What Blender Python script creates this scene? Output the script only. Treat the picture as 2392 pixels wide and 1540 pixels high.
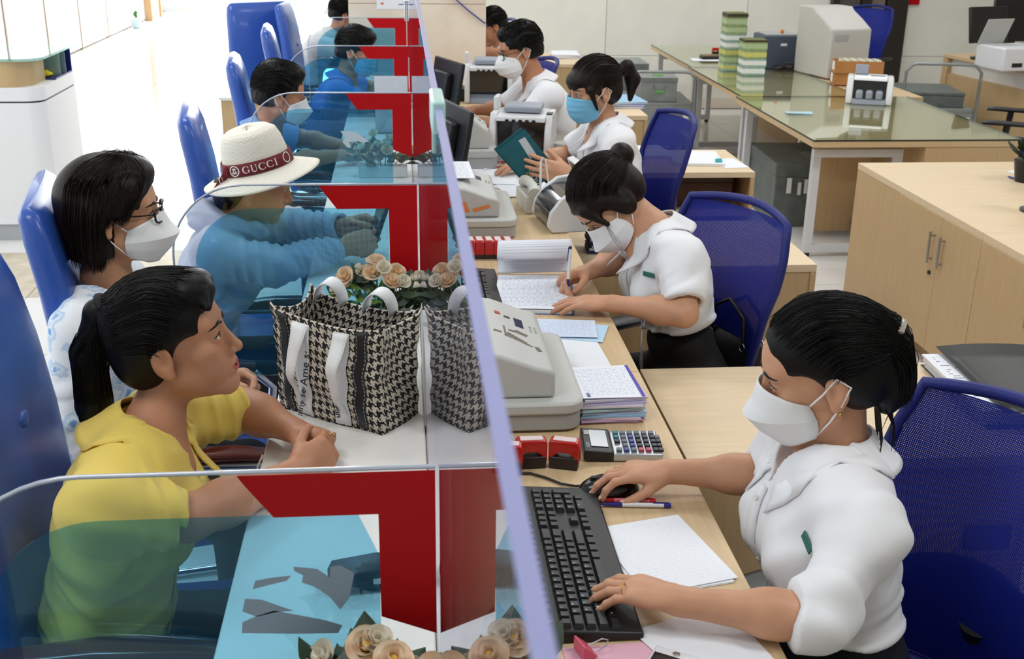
import bpy, bmesh, math, random
import numpy as np
from mathutils import Vector, Matrix, Euler

for _o in list(bpy.data.objects):
    bpy.data.objects.remove(_o, do_unlink=True)
SC = bpy.context.scene
COL = SC.collection
PI = math.pi
rnd = random.Random(7)

# ---------------------------------------------------------------- camera
HC = 1.87                       # eye height of the photographer
_W, _H = 2392.0, 1540.0
_V = np.array([932.0, -220.0]) - np.array([_W/2, _H/2])      # where lines along the counter meet
_Z = np.array([1090.0, 7900.0]) - np.array([_W/2, _H/2])     # where plumb lines meet
_F = math.sqrt(-float(_V @ _Z))
_yd = np.array([_V[0], _V[1], _F]); _yd /= np.linalg.norm(_yd)
_zd = -np.array([_Z[0], _Z[1], _F]); _zd /= np.linalg.norm(_zd)
_M = np.stack([np.cross(_yd, _zd), _yd, _zd])
cam = bpy.data.cameras.new('camera')
cam.sensor_width = 36.0
cam.lens = _F/_W*36.0
cam.clip_start = 0.02
cam.clip_end = 200
cam.dof.use_dof = True
cam.dof.focus_distance = 2.4
cam.dof.aperture_fstop = 11.0
camo = bpy.data.objects.new('camera', cam)
COL.objects.link(camo)
_R = _M @ np.diag([1.0, -1.0, -1.0])
_m4 = Matrix.Identity(4)
for _i in range(3):
    for _j in range(3):
        _m4[_i][_j] = float(_R[_i, _j])
_m4.translation = Vector((0, 0, HC))
camo.matrix_world = _m4
SC.camera = camo

def at(u, v, z):
    """photo pixel -> point on the horizontal plane at height z"""
    d = _M @ np.array([u-_W/2, v-_H/2, _F])
    t = (z-HC)/d[2]
    return Vector((d[0]*t, d[1]*t, z))

def aty(u, v, y):
    d = _M @ np.array([u-_W/2, v-_H/2, _F])
    t = y/d[1]
    return Vector((d[0]*t, y, HC+d[2]*t))

# ---------------------------------------------------------------- world, lamps, exposure
SC.view_settings.view_transform = 'Standard'
SC.view_settings.look = 'None'
SC.view_settings.gamma = 1.0
SC.view_settings.exposure = 0.0
SC.view_settings.use_curve_mapping = False
wd = bpy.data.worlds.new('daylight'); SC.world = wd
wd.use_nodes = True
wd.node_tree.nodes['Background'].inputs[0].default_value = (0.93, 0.97, 1.0, 1)
wd.node_tree.nodes['Background'].inputs[1].default_value = 1.25

def area(name, loc, rot, sx, sy, power, col=(1, 1, 1)):
    L = bpy.data.lights.new(name, 'AREA')
    L.shape = 'RECTANGLE'; L.size = sx; L.size_y = sy; L.energy = power; L.color = col
    o = bpy.data.objects.new(name, L); COL.objects.link(o)
    o.location = loc; o.rotation_euler = rot
    return o
CEIL = 3.3
area('daylight_facade', (-2.0, 21.6, 2.0), (math.radians(-90), 0, 0), 4.6, 3.4, 600, (0.95, 0.98, 1.0))
area('side_fill', (-4.1, 5.5, 1.9), (0, math.radians(-90), 0), 2.6, 9.0, 60, (0.95, 0.98, 1.0))  # unseen fill lamp added to brighten the left of the hall
for _x, _ys in ((1.6, (1.2, 4.0, 6.8, 9.6)), (-1.2, (1.2, 4.0, 6.8, 9.6)), (4.2, (4.0, 6.8, 9.6))):
    for _y in _ys:
        area('panel_lamp', (_x, _y, CEIL-0.06), (0, 0, 0), 1.1, 0.55, 25, (0.98, 0.99, 1.0))

# ---------------------------------------------------------------- materials
def lin(c):
    return tuple(((x/255.0)/12.92 if x/255.0 <= 0.04045 else ((x/255.0+0.055)/1.055)**2.4) for x in c)

MATS = {}
def mat(name, rgb, rough=0.5, metal=0.0, var=0.0, scale=8.0, stretch=(1, 1, 1), bump=0.0, bscale=60.0,
        spec=0.5, coat=0.0, trans=0.0, emis=0.0, sheen=0.0, rgb2=None, detail=4.0, sss=0.0, lo=0.35, hi=0.65):
    if name in MATS: return MATS[name]
    m = bpy.data.materials.new(name); MATS[name] = m
    m.use_nodes = True
    nt = m.node_tree; N = nt.nodes; Lk = nt.links
    b = N['Principled BSDF']
    c = lin(rgb)
    b.inputs['Base Color'].default_value = (*c, 1)
    b.inputs['Roughness'].default_value = rough
    b.inputs['Metallic'].default_value = metal
    b.inputs['Specular IOR Level'].default_value = spec
    b.inputs['Coat Weight'].default_value = coat
    b.inputs['Coat Roughness'].default_value = 0.08
    b.inputs['Transmission Weight'].default_value = trans
    b.inputs['Sheen Weight'].default_value = sheen
    if sss:
        b.inputs['Subsurface Weight'].default_value = sss
        b.inputs['Subsurface Radius'].default_value = (0.012, 0.005, 0.003)
        b.inputs['Subsurface Scale'].default_value = 0.6
    if emis:
        b.inputs['Emission Color'].default_value = (*c, 1)
        b.inputs['Emission Strength'].default_value = emis
    if var or rgb2 or bump:
        tc = N.new('ShaderNodeTexCoord')
        mp = N.new('ShaderNodeMapping'); mp.inputs['Scale'].default_value = stretch
        Lk.new(tc.outputs['Object'], mp.inputs['Vector'])
    if var or rgb2:
        nz = N.new('ShaderNodeTexNoise'); nz.inputs['Scale'].default_value = scale; nz.inputs['Detail'].default_value = detail
        Lk.new(mp.outputs['Vector'], nz.inputs['Vector'])
        rp = N.new('ShaderNodeValToRGB')
        c2 = lin(rgb2) if rgb2 else tuple(max(0, x*(1-var)) for x in c)
        c1 = c if rgb2 else tuple(min(1, x*(1+var)) for x in c)
        rp.color_ramp.elements[0].position = lo; rp.color_ramp.elements[0].color = (*c2, 1)
        rp.color_ramp.elements[1].position = hi; rp.color_ramp.elements[1].color = (*c1, 1)
        Lk.new(nz.outputs['Fac'], rp.inputs['Fac'])
        Lk.new(rp.outputs['Color'], b.inputs['Base Color'])
    if bump:
        nb = N.new('ShaderNodeTexNoise'); nb.inputs['Scale'].default_value = bscale; nb.inputs['Detail'].default_value = 3
        Lk.new(mp.outputs['Vector'], nb.inputs['Vector'])
        bp = N.new('ShaderNodeBump'); bp.inputs['Strength'].default_value = bump; bp.inputs['Distance'].default_value = 0.01
        Lk.new(nb.outputs['Fac'], bp.inputs['Height'])
        Lk.new(bp.outputs['Normal'], b.inputs['Normal'])
    return m

def clear_mat(name, tint, refl=(1, 1, 1), f0=0.04, haze=0.0, haze_col=(1, 1, 1), rough=0.0):
    """clear sheet: straight transmission plus Schlick reflection, a little haze"""
    m = bpy.data.materials.new(name); MATS[name] = m
    m.use_nodes = True
    nt = m.node_tree; N = nt.nodes; Lk = nt.links
    for n in list(N): N.remove(n)
    out = N.new('ShaderNodeOutputMaterial')
    tr = N.new('ShaderNodeBsdfTransparent'); tr.inputs[0].default_value = (*tint, 1)
    gl = N.new('ShaderNodeBsdfGlossy'); gl.inputs[0].default_value = (*refl, 1); gl.inputs['Roughness'].default_value = rough
    lw = N.new('ShaderNodeLayerWeight'); lw.inputs['Blend'].default_value = 0.5
    pw = N.new('ShaderNodeMath'); pw.operation = 'POWER'; pw.inputs[1].default_value = 5.0
    Lk.new(lw.outputs['Facing'], pw.inputs[0])
    ma = N.new('ShaderNodeMath'); ma.operation = 'MULTIPLY_ADD'; ma.inputs[1].default_value = 1-f0; ma.inputs[2].default_value = f0
    Lk.new(pw.outputs[0], ma.inputs[0])
    src = tr
    if haze:
        df = N.new('ShaderNodeBsdfDiffuse'); df.inputs[0].default_value = (*haze_col, 1)
        mh = N.new('ShaderNodeMixShader'); mh.inputs[0].default_value = haze
        Lk.new(tr.outputs[0], mh.inputs[1]); Lk.new(df.outputs[0], mh.inputs[2]); src = mh
    mx = N.new('ShaderNodeMixShader')
    Lk.new(ma.outputs[0], mx.inputs[0]); Lk.new(src.outputs[0], mx.inputs[1]); Lk.new(gl.outputs[0], mx.inputs[2])
    Lk.new(mx.outputs[0], out.inputs[0])
    return m

def wood(name, rgb, axis='x', rough=0.45, var=0.055):
    st = {'x': (1.2, 22, 22), 'y': (22, 1.2, 22), 'z': (22, 22, 1.2)}[axis]
    return mat(name, rgb, rough, var=var, scale=4.0, stretch=st, detail=6, bump=0.02, bscale=30)

def print_mat(name, paper=(236, 238, 244), ink=(120, 125, 150), rows=26.0, cols=9.0, rough=0.7, density=0.45, margin=0.07, lines=False):
    """sheet of paper with rows of small print, on the sheet's own UV"""
    if name in MATS: return MATS[name]
    m = mat(name, paper, rough)
    nt = m.node_tree; N = nt.nodes; Lk = nt.links; b = N['Principled BSDF']
    uv = N.new('ShaderNodeUVMap')
    sp = N.new('ShaderNodeSeparateXYZ'); Lk.new(uv.outputs[0], sp.inputs[0])
    def mth(op, a, bb=None, c=None):
        n = N.new('ShaderNodeMath'); n.operation = op
        for i, x in enumerate((a, bb, c)):
            if x is None: continue
            if isinstance(x, (int, float)): n.inputs[i].default_value = x
            else: Lk.new(x, n.inputs[i])
        return n.outputs[0]
    x, y = sp.outputs[0], sp.outputs[1]
    fr = mth('FRACT', mth('MULTIPLY', y, rows))
    rowband = mth('LESS_THAN', fr, 0.34 if not lines else 0.10)
    cb = N.new('ShaderNodeCombineXYZ')
    Lk.new(mth('MULTIPLY', x, cols), cb.inputs[0]); Lk.new(mth('FLOOR', mth('MULTIPLY', y, rows)), cb.inputs[1])
    nz = N.new('ShaderNodeTexNoise'); nz.inputs['Scale'].default_value = 1.0; nz.inputs['Detail'].default_value = 5
    Lk.new(cb.outputs[0], nz.inputs['Vector'])
    word = mth('GREATER_THAN', nz.outputs['Fac'], 1-density) if not lines else mth('GREATER_THAN', x, -1)
    ins = mth('MULTIPLY', mth('MULTIPLY', mth('GREATER_THAN', x, margin), mth('LESS_THAN', x, 1-margin)),
              mth('MULTIPLY', mth('GREATER_THAN', y, margin), mth('LESS_THAN', y, 1-margin)))
    fac = mth('MULTIPLY', mth('MULTIPLY', rowband, word), ins)
    mx = N.new('ShaderNodeMix'); mx.data_type = 'RGBA'
    Lk.new(fac, mx.inputs['Factor'])
    mx.inputs['A'].default_value = (*lin(paper), 1); mx.inputs['B'].default_value = (*lin(ink), 1)
    Lk.new(mx.outputs['Result'], b.inputs['Base Color'])
    return m

# ---------------------------------------------------------------- mesh helpers
class G:
    """collects geometry for one mesh"""
    def __init__(s): s.v = []; s.f = []; s.uv = {}
    def add(s, vs, fs, M=None):
        o = len(s.v)
        for p in vs:
            p = Vector(p)
            s.v.append(tuple(M @ p) if M is not None else tuple(p))
        for q in fs: s.f.append(tuple(i+o for i in q))
        return s
    def box(s, c, d, M=None, rz=0.0, rx=0.0, ry=0.0):
        x, y, z = d[0]/2, d[1]/2, d[2]/2
        R = Euler((rx, ry, rz)).to_matrix().to_4x4(); R.translation = Vector(c)
        if M is not None: R = M @ R
        vs = [(-x,-y,-z),(x,-y,-z),(x,y,-z),(-x,y,-z),(-x,-y,z),(x,-y,z),(x,y,z),(-x,y,z)]
        return s.add(vs, [(0,3,2,1),(4,5,6,7),(0,1,5,4),(1,2,6,5),(2,3,7,6),(3,0,4,7)], R)
    def bb(s, lo, hi):
        return s.box([(a+b)/2 for a, b in zip(lo, hi)], [b-a for a, b in zip(lo, hi)])
    def tube(s, pts, r, n=8, closed=False, M=None, cap=True, flat=1.0):
        pts = [Vector(p) for p in pts]; k = len(pts)
        rs = r if isinstance(r, (list, tuple)) else [r]*k
        vs = []; fs = []; up = None
        for i, p in enumerate(pts):
            a = pts[i-1] if (i > 0 or closed) else p
            b = pts[(i+1) % k] if (i < k-1 or closed) else p
            t = (b-a)
            t = t.normalized() if t.length > 1e-9 else Vector((0, 0, 1))
            if up is None:
                up = Vector((0, 0, 1)) if abs(t.z) < 0.9 else Vector((1, 0, 0))
            x = t.cross(up)
            if x.length < 1e-6: x = t.orthogonal()
            x.normalize(); y = x.cross(t).normalized(); up = y
            for j in range(n):
                an = 2*PI*j/n
                vs.append(p + x*(math.cos(an)*rs[i]) + y*(math.sin(an)*rs[i]*flat))
        m = k if closed else k-1
        for i in range(m):
            for j in range(n):
                a0 = i*n+j; a1 = i*n+(j+1) % n; b0 = ((i+1) % k)*n+j; b1 = ((i+1) % k)*n+(j+1) % n
                fs.append((a0, a1, b1, b0))
        if cap and not closed:
            fs.append(tuple(range(n-1, -1, -1))); fs.append(tuple(range((k-1)*n, k*n)))
        return s.add(vs, fs, M)
    def cyl(s, a, b, r0, r1=None, n=16, M=None):
        return s.tube([a, b], [r0, r0 if r1 is None else r1], n, M=M)
    def lathe(s, prof, n=24, M=None, c=(0, 0, 0)):
        vs = []; fs = []; k = len(prof)
        for (r, z) in prof:
            for j in range(n):
                an = 2*PI*j/n
                vs.append((c[0]+r*math.cos(an), c[1]+r*math.sin(an), c[2]+z))
        for i in range(k-1):
            for j in range(n):
                fs.append((i*n+j, i*n+(j+1) % n, (i+1)*n+(j+1) % n, (i+1)*n+j))
        if prof[0][0] > 1e-6: fs.append(tuple(range(n-1, -1, -1)))
        if prof[-1][0] > 1e-6: fs.append(tuple(range((k-1)*n, k*n)))
        return s.add(vs, fs, M)
    def prism(s, poly, z0, z1, M=None):
        n = len(poly)
        ar = sum(poly[i][0]*poly[(i+1) % n][1]-poly[(i+1) % n][0]*poly[i][1] for i in range(n))
        if ar < 0: poly = poly[::-1]
        vs = [(x, y, z0) for x, y in poly]+[(x, y, z1) for x, y in poly]
        fs = [tuple(range(n-1, -1, -1)), tuple(range(n, 2*n))]
        for i in range(n):
            j = (i+1) % n; fs.append((i, j, n+j, n+i))
        return s.add(vs, fs, M)
    def grid(s, fn, nu, nv, cu=False, uv=False):
        """surface from fn(a,b) with a,b in 0..1"""
        o = len(s.v); base = len(s.f)
        for i in range(nu+(0 if cu else 1)):
            for j in range(nv+1):
                s.v.append(tuple(fn(i/nu, j/nv)))
        nn = nu if cu else nu+1
        for i in range(nu):
            for j in range(nv):
                a = o+i*(nv+1)+j; b = o+((i+1) % nn)*(nv+1)+j
                s.f.append((a, b, b+1, a+1))
                if uv: s.uv[len(s.f)-1] = [(i/nu, j/nv), ((i+1)/nu, j/nv), ((i+1)/nu, (j+1)/nv), (i/nu, (j+1)/nv)]
        return s
    def sphere(s, c, r, n=16, m=10, M=None):
        rr = r if isinstance(r, (tuple, list)) else (r, r, r)
        vs = [(c[0], c[1], c[2]-rr[2])]; fs = []
        for i in range(1, m):
            ph = -PI/2+PI*i/m
            for j in range(n):
                an = 2*PI*j/n
                vs.append((c[0]+rr[0]*math.cos(ph)*math.cos(an), c[1]+rr[1]*math.cos(ph)*math.sin(an), c[2]+rr[2]*math.sin(ph)))
        vs.append((c[0], c[1], c[2]+rr[2]))
        for j in range(n): fs.append((0, 1+(j+1) % n, 1+j))
        for i in range(m-2):
            for j in range(n):
                a = 1+i*n+j; b = 1+i*n+(j+1) % n
                fs.append((a, b, b+n, a+n))
        t = len(vs)-1; l = 1+(m-2)*n
        for j in range(n): fs.append((l+j, l+(j+1) % n, t))
        return s.add(vs, fs, M)
    def mesh(s, name, smooth=None):
        me = bpy.data.meshes.new(name)
        me.from_pydata(s.v, [], s.f)
        if s.uv:
            ul = me.uv_layers.new(name='UVMap')
            for pi, co in s.uv.items():
                p = me.polygons[pi]
                for k, li in enumerate(p.loop_indices): ul.data[li].uv = co[k]
        if smooth is not None:
            me.polygons.foreach_set('use_smooth', [True]*len(me.polygons))
            me.set_sharp_from_angle(angle=math.radians(smooth))
        me.update()
        return me

def obj(name, data, m=None, parent=None, loc=None, rot=None, bev=0.0, smooth=None, seg=2, solid=0.0, sub=0, kind=None):
    me = data.mesh(name, smooth) if isinstance(data, G) else data
    o = bpy.data.objects.new(name, me); COL.objects.link(o)
    if m is not None and not me.materials: me.materials.append(m)
    if parent is not None: o.parent = parent
    if loc is not None: o.location = loc
    if rot is not None: o.rotation_euler = rot
    if solid:
        md = o.modifiers.new('thickness', 'SOLIDIFY'); md.thickness = solid; md.offset = 0
    if sub:
        md = o.modifiers.new('smooth', 'SUBSURF'); md.levels = sub; md.render_levels = sub
    if bev:
        md = o.modifiers.new('edges', 'BEVEL'); md.width = bev; md.segments = seg; md.limit_method = 'ANGLE'; md.angle_limit = math.radians(40)
        if smooth is None:
            me.polygons.foreach_set('use_smooth', [True]*len(me.polygons))
            me.set_sharp_from_angle(angle=math.radians(60))
    if kind: o['kind'] = kind
    return o

def tag(o, label, cat, group=None):
    o['label'] = label; o['category'] = cat
    if group: o['group'] = group
    return o

def thing(name, label, cat, loc=(0, 0, 0), rz=0.0, group=None):
    o = bpy.data.objects.new(name, None); COL.objects.link(o)
    o.location = loc; o.rotation_euler = (0, 0, rz); o.empty_display_size = 0.05
    return tag(o, label, cat, group)

def struct(name, data, m, parent=None, **k):
    o = obj(name, data, m, parent, **k)
    if parent is None: o['kind'] = 'structure'
    return o

def dup(root, loc, rz, label=None, group=None):
    r = root.copy(); COL.objects.link(r); r.location = loc; r.rotation_euler = (0, 0, rz)
    if label: r['label'] = label
    if group: r['group'] = group
    for ch in list(root.children):
        c = ch.copy(); COL.objects.link(c); c.parent = r
        for g in ch.children:
            d = g.copy(); COL.objects.link(d); d.parent = c
    return r

def text_mesh(body, size, ext=0.0004, align='CENTER'):
    cu = bpy.data.curves.new('lettering', 'FONT'); cu.body = body; cu.size = size; cu.extrude = ext
    cu.align_x = align; cu.align_y = 'CENTER'; cu.resolution_u = 3
    o = bpy.data.objects.new('lettering', cu); COL.objects.link(o)
    dg = bpy.context.evaluated_depsgraph_get()
    me = bpy.data.meshes.new_from_object(o.evaluated_get(dg))
    bpy.data.objects.remove(o, do_unlink=True); bpy.data.curves.remove(cu)
    me.materials.clear()
    return me

def sheet(name, w, h, t, m, parent=None, loc=(0, 0, 0), rz=0.0, curl=0.0, seed=0, tilt=(0, 0)):
    """one sheet (or thin pad) of paper with UVs, lying flat with slight curl"""
    g = G(); r = random.Random(seed); ph = r.random()*6
    def top(a, b): return ((a-.5)*w, (b-.5)*h, t+curl*(0.5+0.5*math.sin(a*3.1+b*2.3+ph)))
    def bot(a, b): return ((a-.5)*w, (.5-b)*h, curl*(0.5+0.5*math.sin(a*3.1+(1-b)*2.3+ph)))
    n = 6 if curl else 1
    g.grid(top, n, n, uv=True)
    g.grid(bot, n, n, uv=False)
    def rim(p0, p1):
        def fn(a, b):
            x = p0[0]+(p1[0]-p0[0])*a; y = p0[1]+(p1[1]-p0[1])*a
            q = top(x, y); return (q[0], q[1], q[2]-t*(1-b))
        return fn
    for p0, p1 in (((0, 0), (1, 0)), ((1, 0), (1, 1)), ((1, 1), (0, 1)), ((0, 1), (0, 0))):
        g.grid(rim(p0, p1), n, 1)
    return obj(name, g, m, parent, loc, (tilt[0], tilt[1], rz))
# ================================================================ the setting
DESK = 0.85
GX = 0.038
DIV = [1.285, 2.846, 4.355, 5.887, 7.43, 8.97]

M_tile = mat('floor_tile', (232, 231, 228), 0.16, var=0.03, scale=3)
M_tile_b = mat('floor_tile_beige', (205, 190, 165), 0.15, var=0.12, scale=9, coat=0.3)
M_grout = mat('grout', (170, 165, 155), 0.8)
M_wall = mat('wall_stone', (236, 234, 224), 0.55, var=0.04, scale=2.5, bump=0.02, bscale=20)
M_wallp = mat('wall_white_panel', (246, 244, 240), 0.35)
M_strip = mat('brown_strip', (150, 118, 90), 0.5)
M_marble = mat('column_marble', (240, 229, 213), 0.35, rgb2=(226, 209, 190), scale=3.0, detail=8)
M_ceil = mat('ceiling_white', (208, 208, 204), 0.8)
M_dark = mat('dark_wood', (38, 30, 25), 0.45)
M_leaf = mat('door_leaf', (120, 108, 96), 0.5)
M_white = mat('white_laminate', (238, 235, 230), 0.25, var=0.015, scale=30)
M_woodx = wood('maple_x', (213, 184, 143), 'x')
M_woody = wood('maple_y', (213, 184, 143), 'y')
M_woodz = wood('maple_z', (201, 170, 126), 'z')  # same maple for uprights, their shade put into a darker tone
M_ctop = wood('maple_pale', (228, 205, 170), 'x', var=0.04)
M_edge = wood('maple_edge', (176, 142, 104), 'x')
M_glass = clear_mat('screen_glass', (0.93, 0.95, 0.97), (0.80, 0.80, 0.88))
M_gedge = mat('glass_edge', (168, 172, 222), 0.25, spec=0.6)  # lavender reflection on the pane edge put into its colour
M_dglass = clear_mat('divider_glass', (0.95, 0.97, 0.98), (0.9, 0.93, 0.97))
M_dedge = mat('divider_edge', (176, 184, 196), 0.15, spec=0.8)
M_film = clear_mat('blue_film', (0.56, 0.84, 0.95), (0.8, 0.9, 1.0), haze=0.05, haze_col=(0.12, 0.45, 0.66))
M_red = mat('red_sticker', (182, 2, 12), 0.5, spec=0.2)
M_chrome = mat('chrome', (215, 218, 222), 0.14, metal=1.0)
M_steel = mat('brushed_steel', (180, 182, 184), 0.32, metal=1.0)
M_black = mat('black_plastic', (22, 22, 24), 0.4)

# floor with tiles
fl = struct('floor', G().bb((-4.4, -2.2, -0.08), (8.3, 23.0, -0.012)), M_grout)
tg = G().box((0, 0, -0.006), (0.796, 0.796, 0.012)).mesh('tile'); tg.materials.append(M_tile)
tgb = G().box((0, 0, -0.006), (0.796, 0.796, 0.012)).mesh('tile_beige'); tgb.materials.append(M_tile_b)
def tiles(x0, x1, y0, y1):
    y = y0
    while y < y1:
        x = x0
        while x < x1:
            beige = (-2.7 < x < -1.3) and (5.7 < y < 6.4)
            o = bpy.data.objects.new('tile', tgb if beige else tg); COL.objects.link(o)
            o.parent = fl; o.location = (x, y, 0)
            x += 0.8
        y += 0.8
tiles(-3.9, -0.4, 1.2, 22.5)
tiles(0.9, 5.9, 0.4, 11.2)
tiles(0.1, 0.2, 9.2, 22.5)
# ceiling
struct('ceiling', G().bb((-4.4, -2.2, CEIL), (8.3, 23.0, CEIL+0.1)), M_ceil)
# staff-side back wall, clad with stone slabs
WB = 11.3
wb = struct('wall_back', G().bb((0.6, WB, 0), (8.3, WB+0.12, CEIL)), M_grout)
slab = G().box((0, 0, 0), (1.394, 0.012, 0.714)).mesh('slab'); slab.materials.append(M_wall)
for i in range(6):
    for k in range(5):
        o = bpy.data.objects.new('slab', slab); COL.objects.link(o); o.parent = wb
        o.location = (0.6+0.7+i*1.4 - 0.01, WB-0.006, 0.3575+k*0.718-0.2)
struct('baseboard_back', G().bb((0.6, WB-0.028, 0), (8.3, WB-0.013, 0.10)), M_marble)
struct('wall_right', G().bb((8.2, -2.2, 0), (8.3, WB, CEIL)), M_wall)
struct('wall_rear', G().bb((-4.4, -2.3, 0), (8.3, -2.2, CEIL)), M_wall)
struct('wall_side', G().bb((0.5, WB+0.13, 0), (0.6, 23.0, CEIL)), M_wall)
# left wall of white panels with brown joint strips
wl = struct('wall_left', G().bb((-4.42, 11.0, 0), (-4.31, 20.1, CEIL)), M_strip)
for i in range(6):
    y0 = 11.665+i*1.495
    obj('panel', G().bb((-4.31, y0+0.025, 0.02), (-4.285, min(y0+1.47, 20.1), CEIL-0.02)), M_wallp, wl)
    obj('strip', G().bb((-4.31, y0-0.022, 0.0), (-4.278, y0+0.022, CEIL-0.02)), M_strip, wl)
# wooden door at the end of the panel wall
d2 = struct('door_2', G().bb((-4.25, 20.2, 0), (-4.18, 20.9, 2.4)), M_woodz)
obj('jamb', G().bb((-4.27, 20.12, 0), (-4.15, 20.2, 2.45)), M_edge, d2)
obj('jamb', G().bb((-4.27, 20.9, 0), (-4.15, 20.98, 2.45)), M_edge, d2)
obj('door_handle', G().bb((-4.17, 20.28, 0.9), (-4.12, 20.31, 1.2)), M_black, d2)
# glazed front of the hall (far end) and unseen side glazing added for daylight
M_mull = mat('mullion', (225, 228, 230), 0.4, metal=0.3)
M_pane = clear_mat('window_pane', (0.96, 0.98, 0.98))
w1 = struct('window_1', G().bb((-4.4, 22.0, 0), (0.5, 22.08, 0.06)), M_mull)
for i in range(5):
    x = -4.36+i*1.2
    obj('mullion', G().bb((x, 22.0, 0.06), (x+0.05, 22.08, CEIL)), M_mull, w1)
    if i < 4: obj('pane', G().bb((x+0.05, 22.035, 0.06), (x+1.2, 22.045, CEIL)), M_pane, w1)
w2 = struct('added_window', G().bb((-4.42, -2.2, 0), (-4.34, 11.0, 0.06)), M_mull)
for i in range(9):
    y = -2.2+i*1.65
    obj('mullion', G().bb((-4.42, y, 0.06), (-4.34, y+0.05, CEIL)), M_mull, w2)
    if i < 8: obj('pane', G().bb((-4.385, y+0.05, 0.06), (-4.375, min(y+1.65, 11.0), CEIL)), M_pane, w2)
# dark framed doorway in the back wall
def bx(u, v=100): return aty(u, v, WB-0.03).x
dr = struct('door_1', G().bb((bx(1932), WB-0.022, 0), (bx(2110), WB-0.013, 2.6)), mat('door_void', (62, 55, 50), 0.7))
for a, b in ((1930, 1946), (1998, 2020), (2056, 2104)):
    obj('jamb', G().bb((bx(a), WB-0.10, 0), (bx(b), WB-0.022, 2.6)), M_dark, dr, bev=0.004)
obj('door_leaf', G().bb((bx(1948), WB-0.06, 0.02), (bx(1996), WB-0.03, 2.55)), mat('door_leaf_dark', (84, 76, 72), 0.5), dr, bev=0.003)
obj('door_leaf', G().bb((bx(2022), WB-0.06, 0.02), (bx(2054), WB-0.03, 2.55)), M_leaf, dr, bev=0.003)
# red sign beside the doorway (only its lower edge is in view)
p = aty(2127, 8, WB-0.03)
sg = thing('wall_sign', 'small red sign plate fixed to the back wall beside the dark doorway', 'sign', (p.x, WB-0.02, p.z))
obj('plate', G().bb((-0.09, -0.015, -0.012), (0.09, 0, 0.16)), M_red, sg, bev=0.003)
obj('border', G().bb((-0.078, -0.0165, 0.0), (-0.06, -0.015, 0.15)), mat('sign_white', (235, 232, 228), 0.5), sg)

# marble column at the end of the counter
CX0, CX1, CY0, CY1 = -0.335, 0.548, 7.60, 8.06
co = struct('column', G().bb((CX0+0.02, CY0+0.02, 0), (CX1-0.02, CY1-0.02, CEIL)), M_grout)
co['kind'] = 'structure'
zs = [0.0, 0.62, 1.24, 1.305+0.0, 1.92, 2.54, 3.28]
zc = 0.0
for k, hgt in enumerate((0.62, 0.66, 0.62, 0.62, 0.62)):
    z0, z1 = zc+0.0015, zc+hgt-0.0015
    obj('slab', G().bb((CX0, CY0, z0), (CX1, CY0+0.02, z1)), M_marble, co, bev=0.002)
    obj('slab', G().bb((CX0, CY0+0.0205, z0), (CX0+0.02, CY1, z1)), M_marble, co, bev=0.002)
    obj('slab', G().bb((CX1-0.02, CY0+0.0205, z0), (CX1, CY1, z1)), M_marble, co, bev=0.002)
    zc += hgt
p0 = aty(883, 0, CY0); p1 = aty(957, 22, CY0)
nt_ = thing('notice', 'white paper notice taped to the marble column', 'paper', ((p0.x+p1.x)/2, CY0, p1.z))
obj('page', G().bb((-0.11, -0.0015, 0), (0.11, -0.0004, 0.30)), print_mat('notice_print', ink=(150, 140, 150), rows=20), nt_)
obj('logo', G().bb((-0.085, -0.0025, 0.03), (-0.065, -0.0016, 0.042)), mat('logo_orange', (220, 120, 60), 0.6), nt_)
obj('lettering', G().bb((0.03, -0.0025, 0.028), (0.085, -0.0016, 0.034)), mat('logo_blue', (70, 80, 150), 0.6), nt_)
# blue cord on the column
a = aty(1062, -4, CY0-0.008); b = aty(1131, 53, CY0-0.008)
g = G(); g.tube([a+(a-b)*1.2, a, (a+b)/2+Vector((0, 0, -0.006)), b, Vector((CX1+0.008, CY0+0.02, b.z-0.014)), Vector((CX1+0.008, CY0+0.3, b.z-0.09))], 0.0045, 6)
tag(obj('cord', g, mat('blue_cord', (52, 62, 150), 0.7), smooth=60), 'thin blue cord running slantwise across the marble column', 'cord')

# ================================================================ the counter
cc = thing('customer_counter', 'long white customer ledge on the outer side of the glass screen', 'counter', (0, 3.6, 0))
obj('top', G().bb((-0.288, -3.9, 0.815), (0.0335, 3.98, DESK)), M_white, cc, bev=0.004)
obj('front_panel', G().bb((-0.16, -3.9, 0.0), (-0.13, 3.98, 0.8149)), M_white, cc)
for i, y in enumerate((-3.8, -2.315, -0.754, 0.755, 2.287, 3.83)):
    obj('bracket', G().bb((-0.2799, y-0.012, 0.60), (-0.1601, y+0.012, 0.8149)), M_white, cc)

SEAM = [-0.3, 0.90, 2.43, 3.96, 5.49, 7.58]
dl = ['light wood teller desk closest to the photographer, with phone and clipped papers',
      'light wood teller desk holding the big keyboard, mouse and calculator',
      'light wood teller desk under the open ledger book',
      'light wood teller desk of the clerk holding the green envelope',
      'light wood teller desk at the far end beside the marble column']
for i in range(5):
    y0, y1 = SEAM[i]+0.001, SEAM[i+1]-0.001
    t = thing('teller_desk', dl[i], 'desk', (0.3, y0, 0), 0, 'teller desks in a row')
    obj('top', G().bb((-0.256, 0, 0.82), (0.242, y1-y0, DESK)), M_woody, t, bev=0.002)
    obj('back_panel', G().bb((-0.256, 0.03, 0.0), (-0.236, y1-y0-0.03, 0.8199)), M_woodz, t)
    obj('side_panel', G().bb((-0.2359, 0.03, 0.0), (0.20, 0.055, 0.8199)), M_woodz, t)
    obj('side_panel', G().bb((-0.2359, y1-y0-0.055, 0.0), (0.20, y1-y0-0.03, 0.8199)), M_woodz, t)

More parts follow.
